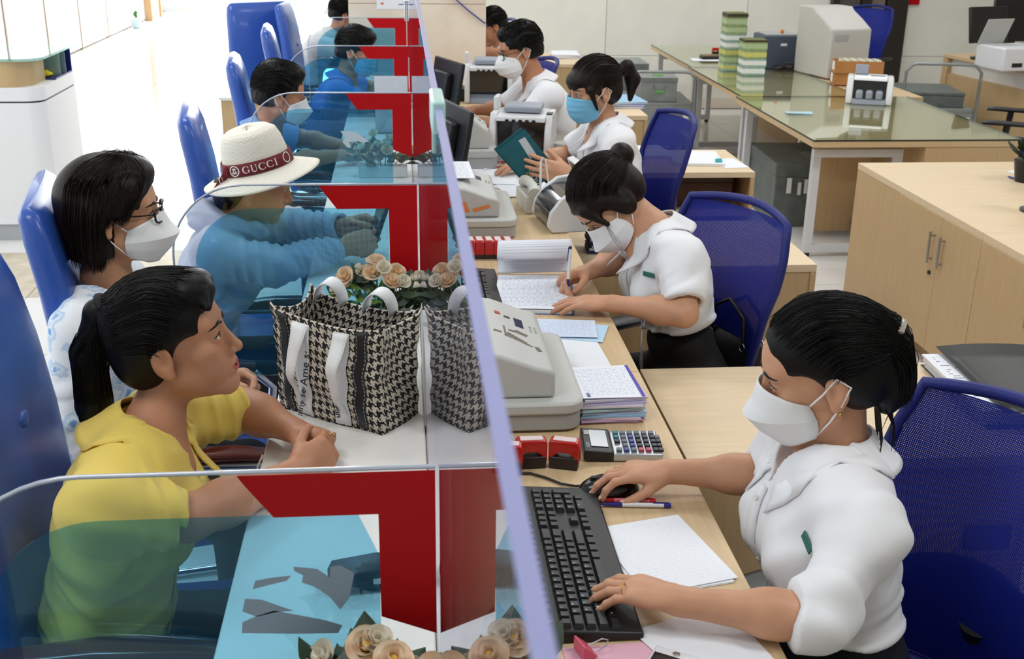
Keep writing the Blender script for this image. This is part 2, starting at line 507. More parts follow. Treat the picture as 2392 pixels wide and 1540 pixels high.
# glass screen that runs along the counter
GT = 1.666
gl_lab = ['near pane of the tall clear glass screen along the counter, closest to the lens',
          'clear screen pane beside the houndstooth bag, mirroring it',
          'clear screen pane beside the open ledger book',
          'clear screen pane between the third and fourth blue dividers',
          'clear screen pane at the last teller before the column']
edges = [-0.25]+DIV[:5]
for i in range(5):
    y0, y1 = edges[i]+0.0015, edges[i+1]-0.0015
    t = thing('glass_screen', gl_lab[i], 'glass screen', (GX, y0, DESK), 0, 'panes of the long counter screen')
    obj('pane', G().bb((-0.004, 0, 0.0006), (0.004, y1-y0, GT-DESK-0.002)), M_glass, t)
    obj('edge', G().bb((-0.004, 0, GT-DESK-0.0019), (0.004, y1-y0, GT-DESK)), M_gedge, t)
# pale clamp and support rods on the screen's top edge
p = aty(1017, 240, 1.9)
M_clip = mat('clip_cyan', (190, 228, 228), 0.25)
gp = at(1019, 238, GT)
t = thing('glass_clamp', 'pale cyan clamp gripping the top edge of the glass screen', 'clamp', (GX, gp.y, GT))
obj('jaw', G().bb((-0.0075, -0.05, -0.028), (0.0075, 0.05, 0.008)), M_clip, t, bev=0.003)
obj('strip', G().bb((-0.006, -0.012, -0.055), (-0.0042, 0.012, -0.0281)), M_clip, t)

# dividers with blue film and red bracket stickers
def outline(x_out, r, zt, zb, n=12):
    pts = [(GX-0.006, zt)]
    for k in range(n+1):
        a = PI/2+PI/2*k/n
        pts.append((x_out+r+r*math.cos(a), zt-r+r*math.sin(a)))
    pts += [(x_out, zb), (-0.291, zb), (-0.291, DESK+0.0008), (GX-0.006, DESK+0.0008)]
    return pts
dv_lab = ['nearest blue-film glass divider with red bracket sticker and torn tape',
          'blue-film glass divider with red bracket sticker behind the houndstooth bag',
          'blue-film glass divider with red bracket sticker just past the sun hat',
          'fourth blue-film glass divider, in front of the man with the dark crew cut',
          'fifth blue-film glass divider, in front of the marble column',
          'farthest blue-film divider, half hidden by the marble column']
XZ = Matrix(((1, 0, 0, 0), (0, 0, -1, 0), (0, 1, 0, 0), (0, 0, 0, 1)))   # (x,y,z)->(x,-z,y)
ZT = 1.207
for i, y in enumerate(DIV):
    t = thing('counter_divider', dv_lab[i], 'divider', (0, y, 0), 0, 'dividers between the teller windows')
    xo, zb = -0.59, 0.69
    ol = outline(xo, 0.185, ZT, zb)
    gg = G().prism(ol, -0.004, 0.004, XZ)
    obj('pane', gg, M_dglass, t)
    eg = G(); eg.tube([(px_, 0, pz_+0.0006) for px_, pz_ in ol[:-3]], 0.0030, 6)
    obj('edge', eg, M_dedge, t, smooth=60)
    fo = outline(xo+0.055, 0.15, 1.148, zb+0.004)
    fo = [(-0.042, 1.148)] + fo[1:-3] + [(-0.296, zb+0.004), (-0.296, DESK+0.002), (-0.042, DESK+0.002)]
    if i == 0: fo = [(-0.068, 1.148)]+fo[1:]+[(-0.042, 1.085), (-0.050, 1.105)]
    obj('film', G().prism(fo, 0.0042, 0.0048, XZ), M_film, t)
    br = [(GX-0.0065, ZT-0.002), (-0.214, ZT-0.002), (-0.206, 1.192), (-0.172, 1.145), (-0.041, 1.145), (-0.041, 0.992), (GX-0.0065, 0.962)]
    obj('bracket_sticker', G().prism(br, 0.0049, 0.0056, XZ), M_red, t)
    if i == 0:
        M_tape = mat('torn_tape', (150, 168, 184), 0.8)
        for q, poly in enumerate(([(565,1480),(566,1455),(600,1440),(640,1428),(690,1437),(760,1450),(800,1462),(790,1480),(690,1482)],
                     [(566,1430),(572,1400),(610,1402),(650,1416),(685,1428),(640,1432),(600,1442)],
                     [(590,1378),(596,1358),(640,1350),(680,1346),(670,1358),(620,1370)],
                     [(685,1325),(740,1330),(770,1350),(772,1325),(795,1322),(828,1340),(815,1400),(795,1425),(770,1395),(735,1372),(705,1362),(708,1345),(688,1336)])):
            pl = [tuple(aty(u, v, y-0.006).xz) for u, v in poly]
            obj('torn_tape', G().prism(pl, 0.0050, 0.0053, XZ), M_tape, t)
    if i == 4:
        g = G(); g.cyl((GX-0.012, -0.012, 1.19), (GX-0.012, -0.012, 1.36), 0.006, n=10); g.sphere((GX-0.012, -0.012, 1.31), 0.012, 10, 8); obj('support_rod', g, M_chrome, t, smooth=50)
    if i == 2:
        pl = [tuple(aty(u, v, y-0.006).xz) for u, v in ((795,306),(830,308),(862,330),(850,334),(835,330),(815,332),(821,345),(812,345),(800,332),(806,322))]
        obj('torn_tape', G().prism(pl, 0.0050, 0.0053, XZ), mat('torn_tape_white', (190, 205, 215), 0.8), t)

# ================================================================ side cabinets behind the tellers
def side_cabinet(lab, x0, x1, y0, y1, zt, open_front=False):
    t = thing('side_cabinet', lab, 'cabinet', ((x0+x1)/2, (y0+y1)/2, 0), 0, 'low side cabinets beside the tellers')
    w, d = (x1-x0)/2, (y1-y0)/2
    obj('top', G().bb((-w, -d, zt-0.026), (w, d, zt)), M_ctop, t, bev=0.0015)
    obj('side_panel', G().bb((-w, -d, 0.0), (-w+0.02, d, zt-0.0261)), M_woodz, t, bev=0.001)
    obj('side_panel', G().bb((w-0.02, -d, 0.0), (w, d, zt-0.0261)), M_woodz, t, bev=0.001)
    if open_front:
        obj('back_panel', G().bb((-w+0.0201, d-0.02, 0.02), (w-0.0201, d-0.004, zt-0.0261)), M_woodz, t)
        for z in (0.06, zt-0.21):
            obj('shelf', G().bb((-w+0.0201, -d+0.01, z), (w-0.0201, d-0.0201, z+0.018)), M_woodx, t)
        obj('divider', G().bb((-0.05, -d+0.006, 0.0781), (-0.03, d-0.0201, zt-0.2101)), M_woodz, t)
    else:
        obj('front_panel', G().bb((-w+0.0201, -d+0.008, 0.0), (w-0.0201, -d+0.024, zt-0.0261)), M_woodz, t)
        obj('back_panel', G().bb((-w+0.0201, d-0.02, 0.0), (w-0.0201, d-0.004, zt-0.0261)), M_woodz, t)
    return t
ZC = 0.74
cA = side_cabinet('wide light wood side cabinet behind the clerk with the mouse, black binder on it', 0.605, 1.415, 2.16, 2.71, ZC)
cB = side_cabinet('light wood side cabinet behind the writing clerk and her blue mesh chair', 0.590, 1.400, 3.60, 4.19, ZC)
cC = side_cabinet('open-fronted light wood side cabinet with papers on top and inside', 1.00, 1.615, 5.04, 5.56, ZC, True)
cD = side_cabinet('small light wood side cabinet with blue folders on it', 0.75, 1.425, 6.55, 7.12, ZC)
cE = side_cabinet('farthest light wood side cabinet topped with white papers, by the back wall', 0.80, 1.405, 8.86, 9.6, ZC)
obj('socket_plate', G().bb((0.25, -0.2795, 0.50), (0.36, -0.2671, 0.56)), mat('plate_brown', (52, 42, 34), 0.4), cA, bev=0.002)

# ================================================================ long low cabinet on the right
LX, LZ = 2.26, 0.70
y_a = at(2009, 380, LZ).y; y_b = at(2088, 436, LZ).y; y_c = at(2184, 493, LZ).y; y_d = at(2295, 544, LZ).y
lowspec = [('light wood low cabinet unit with a wide fixed panel and twin bar handles', y_a, y_d, True),
           ('light wood low cabinet unit nearer the lens, cut off by the right frame edge', y_d, y_d-1.30, False)]
M_lock = mat('lock_dark', (60, 58, 55), 0.35, metal=0.8)
for lab, ya, yb, first in lowspec:
    t = thing('storage_cabinet', lab, 'cabinet', (LX+0.45, (ya+yb)/2, 0), 0, 'low storage cabinets')
    w = 0.45; d = (ya-yb)/2; c = (ya+yb)/2
    obj('top', G().bb((-w-0.002, -d+0.0008, LZ-0.03), (w, d-0.0008, LZ)), M_ctop, t, bev=0.0015)
    obj('body', G().bb((-w+0.02, -d+0.001, 0.075), (w, d-0.001, LZ-0.0301)), M_woodz, t)
    obj('plinth', G().bb((-w+0.05, -d+0.001, 0.0), (w-0.02, d-0.001, 0.0749)), M_edge, t)
    cuts = [ya, y_b, y_c, yb] if first else [ya, ya-0.48, ya-0.89, yb]
    for k in range(3):
        p1, p0 = cuts[k]-c-0.0015, cuts[k+1]-c+0.0015
        fixed = (k == 0 and first)
        dd = obj('door' if not fixed else 'side_panel', G().bb((-w-(0.0 if fixed else 0.004), p0, 0.0 if fixed else 0.078), (-w+0.0199, p1, LZ-0.0302)), M_woodz, t, bev=0.0015)
        if not fixed:
            hy = p0+0.045 if k == (1 if first else 0) else p1-0.045
            if not first and k == 1: hy = p1-0.045
            if not first and k == 2: hy = p0+0.05
            h = G(); h.bb((-w-0.030, hy-0.007, 0.46), (-w-0.022, hy+0.007, 0.60))
            h.bb((-w-0.0225, hy-0.004, 0.475), (-w-0.0041, hy+0.004, 0.483)); h.bb((-w-0.0225, hy-0.004, 0.577), (-w-0.0041, hy+0.004, 0.585))
            obj('handle', h, M_steel, dd, bev=0.001)
            if (first and k == 1) or (not first and k == 0):
                lk = G(); lk.cyl((-w-0.0041, hy-0.0, 0.415), (-w-0.012, hy-0.0, 0.415), 0.009)
                obj('lock', lk, M_lock, dd, smooth=50)

# ================================================================ glass-topped tables in the back office
M_tglass = clear_mat('table_glass', (0.93, 0.965, 0.93), (0.95, 1.0, 0.97), f0=0.09)
M_tedge = mat('table_glass_edge', (14, 40, 34), 0.2)
M_frame = mat('white_frame', (214, 216, 220), 0.4)
def frame(g, x0, x1, y, z0, z1, w=0.045):
    g.box(((x0+x1)/2, y, z1-w/2), (x1-x0, w, w)); g.box(((x0+x1)/2, y, z0+w/2), (x1-x0, w, w))
    g.box((x0+w/2, y, (z0+z1)/2), (w, w, z1-z0-2*w)); g.box((x1-w/2, y, (z0+z1)/2), (w, w, z1-z0-2*w))
TZ = 0.70
tabs = [('glass-topped office table nearest the lens, with a small note counter on it', 2.235, 3.43, 6.00, 7.535, 3.43, True),
        ('glass-topped office table carrying the note bundles and the tall sorter', 2.275, 3.55, 7.54, 9.04, 3.10, False),
        ('glass-topped office table against the back wall', 2.30, 3.60, 9.045, 10.6, 3.60, False)]
for lab, x0, x1, y0, y1, xg, near in tabs:
    t = thing('office_table', lab, 'table', ((x0+x1)/2, (y0+y1)/2, 0), 0, 'glass-topped tables')
    cx, cy = (x0+x1)/2, (y0+y1)/2
    obj('table_top', G().bb((x0-cx, y0-cy, TZ-0.042), (x1-cx, y1-cy, TZ-0.0082)), M_woodx, t, bev=0.0015)
    gt = obj('glass_sheet', G().bb((x0-cx+0.001, y0-cy+0.001, TZ-0.008), (xg-cx-0.001, y1-cy-0.001, TZ)), M_tglass, t)
    eg = G(); e = 0.0022
    eg.bb((x0-cx-e, y0-cy-e, TZ-0.008), (xg-cx+e, y0-cy+0.0009, TZ)); eg.bb((x0-cx-e, y0-cy+0.001, TZ-0.008), (x0-cx+0.0009, y1-cy-0.001, TZ))
    eg.bb((xg-cx-0.0009, y0-cy+0.001, TZ-0.008), (xg-cx+e, y1-cy-0.001, TZ))
    obj('edge', eg, M_tedge, gt)
    for yy in ((y0-cy+0.13), (y1-cy-0.10)):
        fg = G(); frame(fg, x0-cx+0.05, x0-cx+0.57, yy, 0.025, 0.625)
        obj('leg_frame', fg, M_frame, t, bev=0.002)
        for xx in (x0-cx+0.075, x0-cx+0.545):
            ft = G(); ft.cyl((xx, yy, 0), (xx, yy, 0.025), 0.018, n=10); obj('foot', ft, M_black, t, smooth=50)
        for xx in (x0-cx+0.09, x0-cx+0.53):
            sp = G(); sp.cyl((xx, yy, 0.625), (xx, yy, TZ-0.0421), 0.012, n=10); obj('spacer', sp, M_steel, t, smooth=50)
    if near:
        obj('pedestal', G().bb((0.05, y0-cy+0.006, 0.03), (x1-cx-0.002, y1-cy-0.8, TZ-0.0421)), M_woodz, t, bev=0.002)
        obj('side_panel', G().bb((-0.34, y0-cy+0.55, 0.03), (-0.02, y0-cy+0.57, TZ-0.0421)), M_woodz, t)
    else:
        obj('side_panel', G().bb((0.3, y0-cy+0.1, 0.0), (0.32, y1-cy-0.1, TZ-0.0421)), M_woodz, t)
        obj('rail', G().bb((x0-cx+0.62, y0-cy+0.1, 0.5), (x0-cx+0.66, y1-cy-0.1, TZ-0.0421)), M_woody, t)
# ================================================================ soft-body modelling: distance fields meshed with surface nets
class SDF:
    def __init__(s, lo, hi, h):
        s.h = h; s.lo = np.array(lo, dtype=np.float64)
        s.n = np.maximum(np.ceil((np.array(hi)-s.lo)/h).astype(int)+1, 4)
        s.ax = [(s.lo[i]+h*np.arange(s.n[i])).astype(np.float32) for i in range(3)]
        s.d = np.full(s.n, 1.0, dtype=np.float32)
    def win(s, lo, hi, m):
        sl = []
        for i in range(3):
            a = int(np.floor((lo[i]-m-s.lo[i])/s.h)); b = int(np.ceil((hi[i]+m-s.lo[i])/s.h))+1
            a = max(a, 0); b = min(b, s.n[i])
            if b <= a: return None
            sl.append(slice(a, b))
        return tuple(sl)
    def xyz(s, sl):
        return (s.ax[0][sl[0]][:, None, None], s.ax[1][sl[1]][None, :, None], s.ax[2][sl[2]][None, None, :])
    def comb(s, sl, d, k, op):
        o = s.d[sl]
        if op == '+':
            if k > 0:
                h = np.maximum(k-np.abs(o-d), 0)/k
                s.d[sl] = np.minimum(o, d)-h*h*k*0.25
            else: s.d[sl] = np.minimum(o, d)
        else:
            e = -d
            if k > 0:
                h = np.maximum(k-np.abs(o-e), 0)/k
                s.d[sl] = np.maximum(o, e)+h*h*k*0.25
            else: s.d[sl] = np.maximum(o, e)
    def cap(s, a, b, ra, rb=None, k=0.015, op='+', cut=False, cut0=False, sq=None):
        """tapered capsule; cut = flat end at b; sq=(dir, factor) squashes along dir"""
        a = np.array(a, float); b = np.array(b, float); rb = ra if rb is None else rb
        r = max(ra, rb); m = r+k+3*s.h
        sl = s.win(np.minimum(a, b), np.maximum(a, b), m)
        if sl is None: return s
        X, Y, Z = s.xyz(sl)
        ab = b-a; L2 = max(float(ab@ab), 1e-9)
        px, py, pz = X-np.float32(a[0]), Y-np.float32(a[1]), Z-np.float32(a[2])
        tt = (px*np.float32(ab[0])+py*np.float32(ab[1])+pz*np.float32(ab[2]))/np.float32(L2)
        t = np.clip(tt, 0, 1)
        qx, qy, qz = px-t*np.float32(ab[0]), py-t*np.float32(ab[1]), pz-t*np.float32(ab[2])
        if sq is not None:
            n, fct = np.array(sq[0], float), sq[1]; n /= np.linalg.norm(n)
            dn = qx*np.float32(n[0])+qy*np.float32(n[1])+qz*np.float32(n[2])
            e = np.float32(1/fct-1)
            qx = qx+dn*e*np.float32(n[0]); qy = qy+dn*e*np.float32(n[1]); qz = qz+dn*e*np.float32(n[2])
        d = np.sqrt(qx*qx+qy*qy+qz*qz)-(np.float32(ra)+t*np.float32(rb-ra))
        if sq is not None: d = d*np.float32(min(1.0, sq[1])*0.5+0.5)
        L = np.float32(math.sqrt(L2))
        if cut: d = np.maximum(d, (tt-1)*L)
        if cut0: d = np.maximum(d, -tt*L)
        s.comb(sl, d, k, op)
        return s
    def chain(s, pts, rs, k=0.012, op='+', **kw):
        for i in range(len(pts)-1): s.cap(pts[i], pts[i+1], rs[i], rs[i+1], k, op, **kw)
        return s
    def ell(s, c, r, R=None, k=0.015, op='+'):
        c = np.array(c, float); r = np.array(r if not np.isscalar(r) else (r, r, r), float)
        R = np.eye(3) if R is None else np.array(R, float)          # columns = local axes in world
        ex = np.sqrt(((R*r)**2).sum(1))
        sl = s.win(c-ex, c+ex, k+3*s.h)
        if sl is None: return s
        X, Y, Z = s.xyz(sl)
        px, py, pz = X-np.float32(c[0]), Y-np.float32(c[1]), Z-np.float32(c[2])
        k0 = 0; k1 = 0
        for i in range(3):
            l = px*np.float32(R[0, i])+py*np.float32(R[1, i])+pz*np.float32(R[2, i])
            k0 = k0+(l/np.float32(r[i]))**2; k1 = k1+(l/np.float32(r[i]**2))**2
        k0 = np.sqrt(k0); k1 = np.sqrt(k1)+1e-6
        s.comb(sl, k0*(k0-1)/k1, k, op)
        return s
    def box(s, c, hf, R=None, rad=0.004, k=0.01, op='+'):
        c = np.array(c, float); hf = np.array(hf, float); R = np.eye(3) if R is None else np.array(R, float)
        ex = np.abs(R)@hf
        sl = s.win(c-ex, c+ex, k+rad+3*s.h)
        if sl is None: return s
        X, Y, Z = s.xyz(sl)
        px, py, pz = X-np.float32(c[0]), Y-np.float32(c[1]), Z-np.float32(c[2])
        o = 0; mx = None
        for i in range(3):
            l = np.abs(px*np.float32(R[0, i])+py*np.float32(R[1, i])+pz*np.float32(R[2, i]))-np.float32(hf[i]-rad)
            o = o+np.maximum(l, 0)**2; mx = l if mx is None else np.maximum(mx, l)
        s.comb(sl, np.sqrt(o)+np.minimum(mx, 0)-np.float32(rad), k, op)
        return s
    def folds(s, amp, waves):
        """cloth folds: waves = [(dir, wavelength, phase)]"""
        X, Y, Z = s.xyz((slice(None),)*3)
        w = 0
        for (d, wl, ph) in waves:
            d = np.array(d, float)/np.linalg.norm(d)*2*math.pi/wl
            a = X*np.float32(d[0])+Y*np.float32(d[1])+Z*np.float32(d[2])+np.float32(ph)
            b = X*np.float32(d[1]*0.7)+Y*np.float32(d[2]*0.7+3)+Z*np.float32(d[0]*0.7+5)
            w = w+np.sin(a+1.6*np.sin(b*0.6+ph))
        s.d += (amp*w).astype(np.float32)
        return s
    def ripple(s, a, b, amp, wl, t0=0.3, t1=1.05, rad=0.11, skew=(0.6, 0.4, 0.5), ph=0.0):
        """creases across the line a-b, fading out away from it and outside t0..t1"""
        a = np.array(a, float); b = np.array(b, float)
        sl = s.win(np.minimum(a, b), np.maximum(a, b), rad)
        if sl is None: return s
        X, Y, Z = s.xyz(sl); ab = b-a; L = np.linalg.norm(ab); u = ab/L
        px, py, pz = X-np.float32(a[0]), Y-np.float32(a[1]), Z-np.float32(a[2])
        t = px*np.float32(u[0])+py*np.float32(u[1])+pz*np.float32(u[2])
        r2 = (px*px+py*py+pz*pz)-t*t
        w = np.exp(-np.maximum(r2-0.0025, 0)/np.float32((rad*0.5)**2))
        tt = t/np.float32(L)
        win = np.clip((tt-t0)/0.2, 0, 1)*np.clip((t1-tt)/0.15, 0, 1)
        k = np.float32(2*math.pi/wl)
        q = (px*np.float32(skew[0])+py*np.float32(skew[1])+pz*np.float32(skew[2]))
        v = np.sin(k*(t+q*0.9)+np.float32(ph)+1.3*np.sin(q*38+ph))
        s.d[sl] += (amp*w*win*(0.5*v-0.5*np.abs(v))).astype(np.float32)+(amp*0.5*w*win).astype(np.float32)
        return s
    def mesh(s):
        d = s.d; n = s.n
        ins = d < 0
        c = ins[:-1, :-1, :-1].astype(np.uint8)
        cnt = np.zeros(tuple(n-1), np.uint8)
        for i in (0, 1):
            for j in (0, 1):
                for k in (0, 1):
                    cnt += ins[i:n[0]-1+i, j:n[1]-1+j, k:n[2]-1+k]
        act = (cnt > 0) & (cnt < 8)
        I = np.argwhere(act)
        if len(I) == 0: return np.zeros((0, 3)), np.zeros((0, 4), int)
        idx = np.full(tuple(n-1), -1, np.int64); idx[tuple(I.T)] = np.arange(len(I))
        cor = [(i, j, k) for i in (0, 1) for j in (0, 1) for k in (0, 1)]
        val = np.stack([d[I[:, 0]+a, I[:, 1]+b, I[:, 2]+e] for a, b, e in cor], 1)
        acc = np.zeros((len(I), 3)); w = np.zeros(len(I))
        for p in range(8):
            for q in range(p+1, 8):
                if sum(abs(cor[p][t]-cor[q][t]) for t in range(3)) != 1: continue
                vp, vq = val[:, p], val[:, q]
                m = (vp < 0) != (vq < 0)
                t = np.where(m, vp/np.where(m, vp-vq, 1), 0)
                pt = np.array(cor[p])[None]+t[:, None]*(np.array(cor[q])-np.array(cor[p]))[None]
                acc += pt*m[:, None]; w += m
        V = (I+acc/w[:, None])*s.h+s.lo
        F = []
        for ax in range(3):
            b, e = (ax+1) % 3, (ax+2) % 3
            sl0 = [slice(1, -1)]*3; sl0[ax] = slice(0, -1)
            sl1 = [slice(1, -1)]*3; sl1[ax] = slice(1, None)
            A = ins[tuple(sl0)]; B = ins[tuple(sl1)]
            for flip, cond in ((False, A & ~B), (True, ~A & B)):
                J = np.argwhere(cond)
                if len(J) == 0: continue
                J = J.copy(); J[:, b] += 1; J[:, e] += 1
                def at_(db, de):
                    K = J.copy(); K[:, b] += db; K[:, e] += de
                    return idx[K[:, 0], K[:, 1], K[:, 2]]
                q = np.stack([at_(-1, -1), at_(0, -1), at_(0, 0), at_(-1, 0)], 1)
                F.append(q[:, ::-1] if flip else q)
        F = np.concatenate(F)
        F = F[(F >= 0).all(1)]
        return V, F

def sample(S, P):
    """distance and outward direction of a field at points P"""
    P = np.atleast_2d(np.array(P, float))
    def val(Q):
        q = (Q-S.lo)/S.h; q = np.clip(q, 0.001, S.n-1.002)
        i = q.astype(int); f = q-i; out = 0
        for a in (0, 1):
            for b in (0, 1):
                for c in (0, 1):
                    w = (f[:, 0] if a else 1-f[:, 0])*(f[:, 1] if b else 1-f[:, 1])*(f[:, 2] if c else 1-f[:, 2])
                    out = out+w*np.clip(S.d[i[:, 0]+a, i[:, 1]+b, i[:, 2]+c], -0.2, 0.08)
        return out
    e = S.h*0.9
    g = np.stack([val(P+np.eye(3)[k]*e)-val(P-np.eye(3)[k]*e) for k in range(3)], 1)
    g = g/(np.linalg.norm(g, axis=1)[:, None]+1e-9)
    return val(P), g

def drape(S, P, off, it=8, both=False):
    """push points out to lie 'off' above the surface (both: also pull them in)"""
    P = np.atleast_2d(np.array(P, float)).copy()
    for _ in range(it):
        d, g = sample(S, P)
        m = (off-d) if both else np.maximum(off-d, 0)
        P += g*np.clip(m, -0.02, 0.02)[:, None]
    return P

def relax(V, F, it=1, lam=0.5):
    for _ in range(it):
        acc = np.zeros_like(V); w = np.zeros(len(V))
        for a, b in ((0, 1), (1, 2), (2, 3), (3, 0)):
            np.add.at(acc, F[:, a], V[F[:, b]]); np.add.at(acc, F[:, b], V[F[:, a]])
            np.add.at(w, F[:, a], 1); np.add.at(w, F[:, b], 1)
        V = V+(acc/np.maximum(w, 1)[:, None]-V)*lam
    return V

def np_mesh(name, parts, origin=(0, 0, 0), paint=None, mats=()):
    """join (V,F) islands into one mesh; paint(centres)->material index"""
    Vs, Fs, o = [], [], 0
    for V, F in parts:
        if len(V) == 0: continue
        Vs.append(V); Fs.append(F+o); o += len(V)
    V = np.concatenate(Vs)-np.array(origin); F = np.concatenate(Fs)
    me = bpy.data.meshes.new(name)
    me.vertices.add(len(V)); me.vertices.foreach_set('co', V.astype(np.float32).ravel())
    me.loops.add(len(F)*4); me.loops.foreach_set('vertex_index', F.astype(np.int32).ravel())
    me.polygons.add(len(F)); me.polygons.foreach_set('loop_start', (np.arange(len(F))*4).astype(np.int32))
    me.polygons.foreach_set('loop_total', np.full(len(F), 4, np.int32))
    me.polygons.foreach_set('use_smooth', np.ones(len(F), bool))
    for m in mats: me.materials.append(m)
    if paint is not None:
        me.polygons.foreach_set('material_index', paint((V+np.array(origin))[F].mean(1)).astype(np.int32))
    me.update(calc_edges=True); me.validate()
    return me

def nrm(v):
    v = np.array(v, float); return v/np.linalg.norm(v)

class Frame:
    """local frame: x to the person's right, y forward, z up"""
    def __init__(s, c, f, u):
        s.c = np.array(c, float); s.f = nrm(f); u = np.array(u, float)
        s.r = nrm(np.cross(s.f, u)); s.u = np.cross(s.r, s.f)
        s.R = np.stack([s.r, s.f, s.u], 1)
    def __call__(s, x, y=None, z=None):
        if y is None: x, y, z = x
        return s.c+s.R@np.array([x, y, z], float)

# ---- skin, hair, cloth
M_skin = mat('skin', (205, 152, 120), 0.5, var=0.05, scale=25, bump=0.03, bscale=220, sss=0.12)
M_skin_d = mat('skin_tan', (186, 130, 98), 0.5, var=0.05, scale=25, bump=0.03, bscale=220, sss=0.12)
M_lip = mat('lips', (178, 82, 76), 0.4)
M_eyew = mat('eye_white', (225, 222, 218), 0.2)
M_iris = mat('iris', (30, 20, 16), 0.12)
M_nail = mat('nail', (226, 178, 160), 0.3)
def hair_mat(name, a, b):
    return mat(name, a, 0.45, rgb2=b, scale=6, stretch=(26, 26, 3), detail=6, bump=0.10, bscale=12, spec=0.22)
M_hairk = hair_mat('hair_black', (15, 12, 11), (7, 6, 6))
M_hairb = hair_mat('hair_dark_brown', (34, 21, 16), (15, 10, 8))
M_maskw = mat('mask_white', (240, 241, 244), 0.75, bump=0.05, bscale=90)
M_maskb = mat('mask_blue', (120, 190, 226), 0.75, bump=0.05, bscale=120, stretch=(1, 1, 8))
M_shirtw = mat('shirt_white', (236, 236, 240), 0.75, bump=0.10, bscale=14, sheen=0.1)
M_navy = mat('trousers_navy', (16, 17, 30), 0.8)
M_blackc = mat('trousers_black', (14, 14, 16), 0.8)
M_shoe = mat('shoe_black', (12, 12, 12), 0.35)

def head_sdf(S, T, male=False, mouth=True):
    E = T.R
    S.ell(T(0, -0.012, 0.036), (0.0745, 0.094, 0.082), E, 0.01)
    S.ell(T(0, 0.022, -0.03), (0.0625, 0.066, 0.082), E, 0.02)
    S.ell(T(0, 0.055, 0.035), (0.058, 0.034, 0.045), E, 0.02)            # forehead
    w = 0.054 if male else 0.049
    for sx in (-1, 1):
        S.cap(T(sx*w, -0.002, -0.055), T(sx*0.014, 0.068, -0.098), 0.019, 0.016, 0.022)   # jaw
        S.ell(T(sx*0.041, 0.055, -0.020), (0.023, 0.023, 0.022), E, 0.018)                 # cheek bone
        S.ell(T(sx*0.036, 0.058, -0.052), (0.022, 0.024, 0.026), E, 0.018)                 # cheek
    S.ell(T(0, 0.072, -0.097), (0.020, 0.017, 0.016), E, 0.016)          # chin
    S.cap(T(-0.038, 0.072, 0.026), T(0.038, 0.072, 0.026), 0.013, 0.013, 0.016)            # brow
    for sx in (-1, 1): S.ell(T(sx*0.030, 0.098, 0.006), (0.016, 0.016, 0.011), E, 0.010, '-')
    for sx in (-1, 1):                                                   # lids around the eyeball
        S.ell(T(sx*0.0305, 0.0745, 0.004), (0.0170, 0.0135, 0.0135), E, 0.006)
        S.ell(T(sx*0.0325, 0.0905, 0.0035), (0.0150, 0.012, 0.0052), E, 0.002, '-')
    S.cap(T(0, 0.084, 0.014), T(0, 0.102, -0.030), 0.0070, 0.0105, 0.012)   # nose
    S.ell(T(0, 0.104, -0.034), (0.0105, 0.0105, 0.0095), E, 0.006)
    for sx in (-1, 1): S.ell(T(sx*0.0125, 0.093, -0.037), (0.0075, 0.010, 0.0075), E, 0.006)
    if mouth:
        S.ell(T(0, 0.082, -0.062), (0.025, 0.014, 0.020), E, 0.012)
        S.cap(T(-0.015, 0.0895, -0.0595), T(0.015, 0.0895, -0.0595), 0.0058, 0.0058, 0.005)
        S.ell(T(0, 0.0925, -0.0595), (0.012, 0.006, 0.0055), E, 0.005)
        S.ell(T(0, 0.0905, -0.0705), (0.0155, 0.0075, 0.0065), E, 0.005)
        S.cap(T(-0.020, 0.093, -0.0652), T(0.020, 0.093, -0.0652), 0.0022, 0.0022, 0.004, '-')
    for sx in (-1, 1):                                                   # ears
        S.ell(T(sx*0.078, -0.014, -0.006), (0.0085, 0.019, 0.031), E, 0.008)
        S.ell(T(sx*0.088, -0.009, -0.003), (0.0085, 0.011, 0.019), E, 0.003, '-')
        S.ell(T(sx*0.077, -0.008, -0.034), (0.007, 0.009, 0.009), E, 0.008)

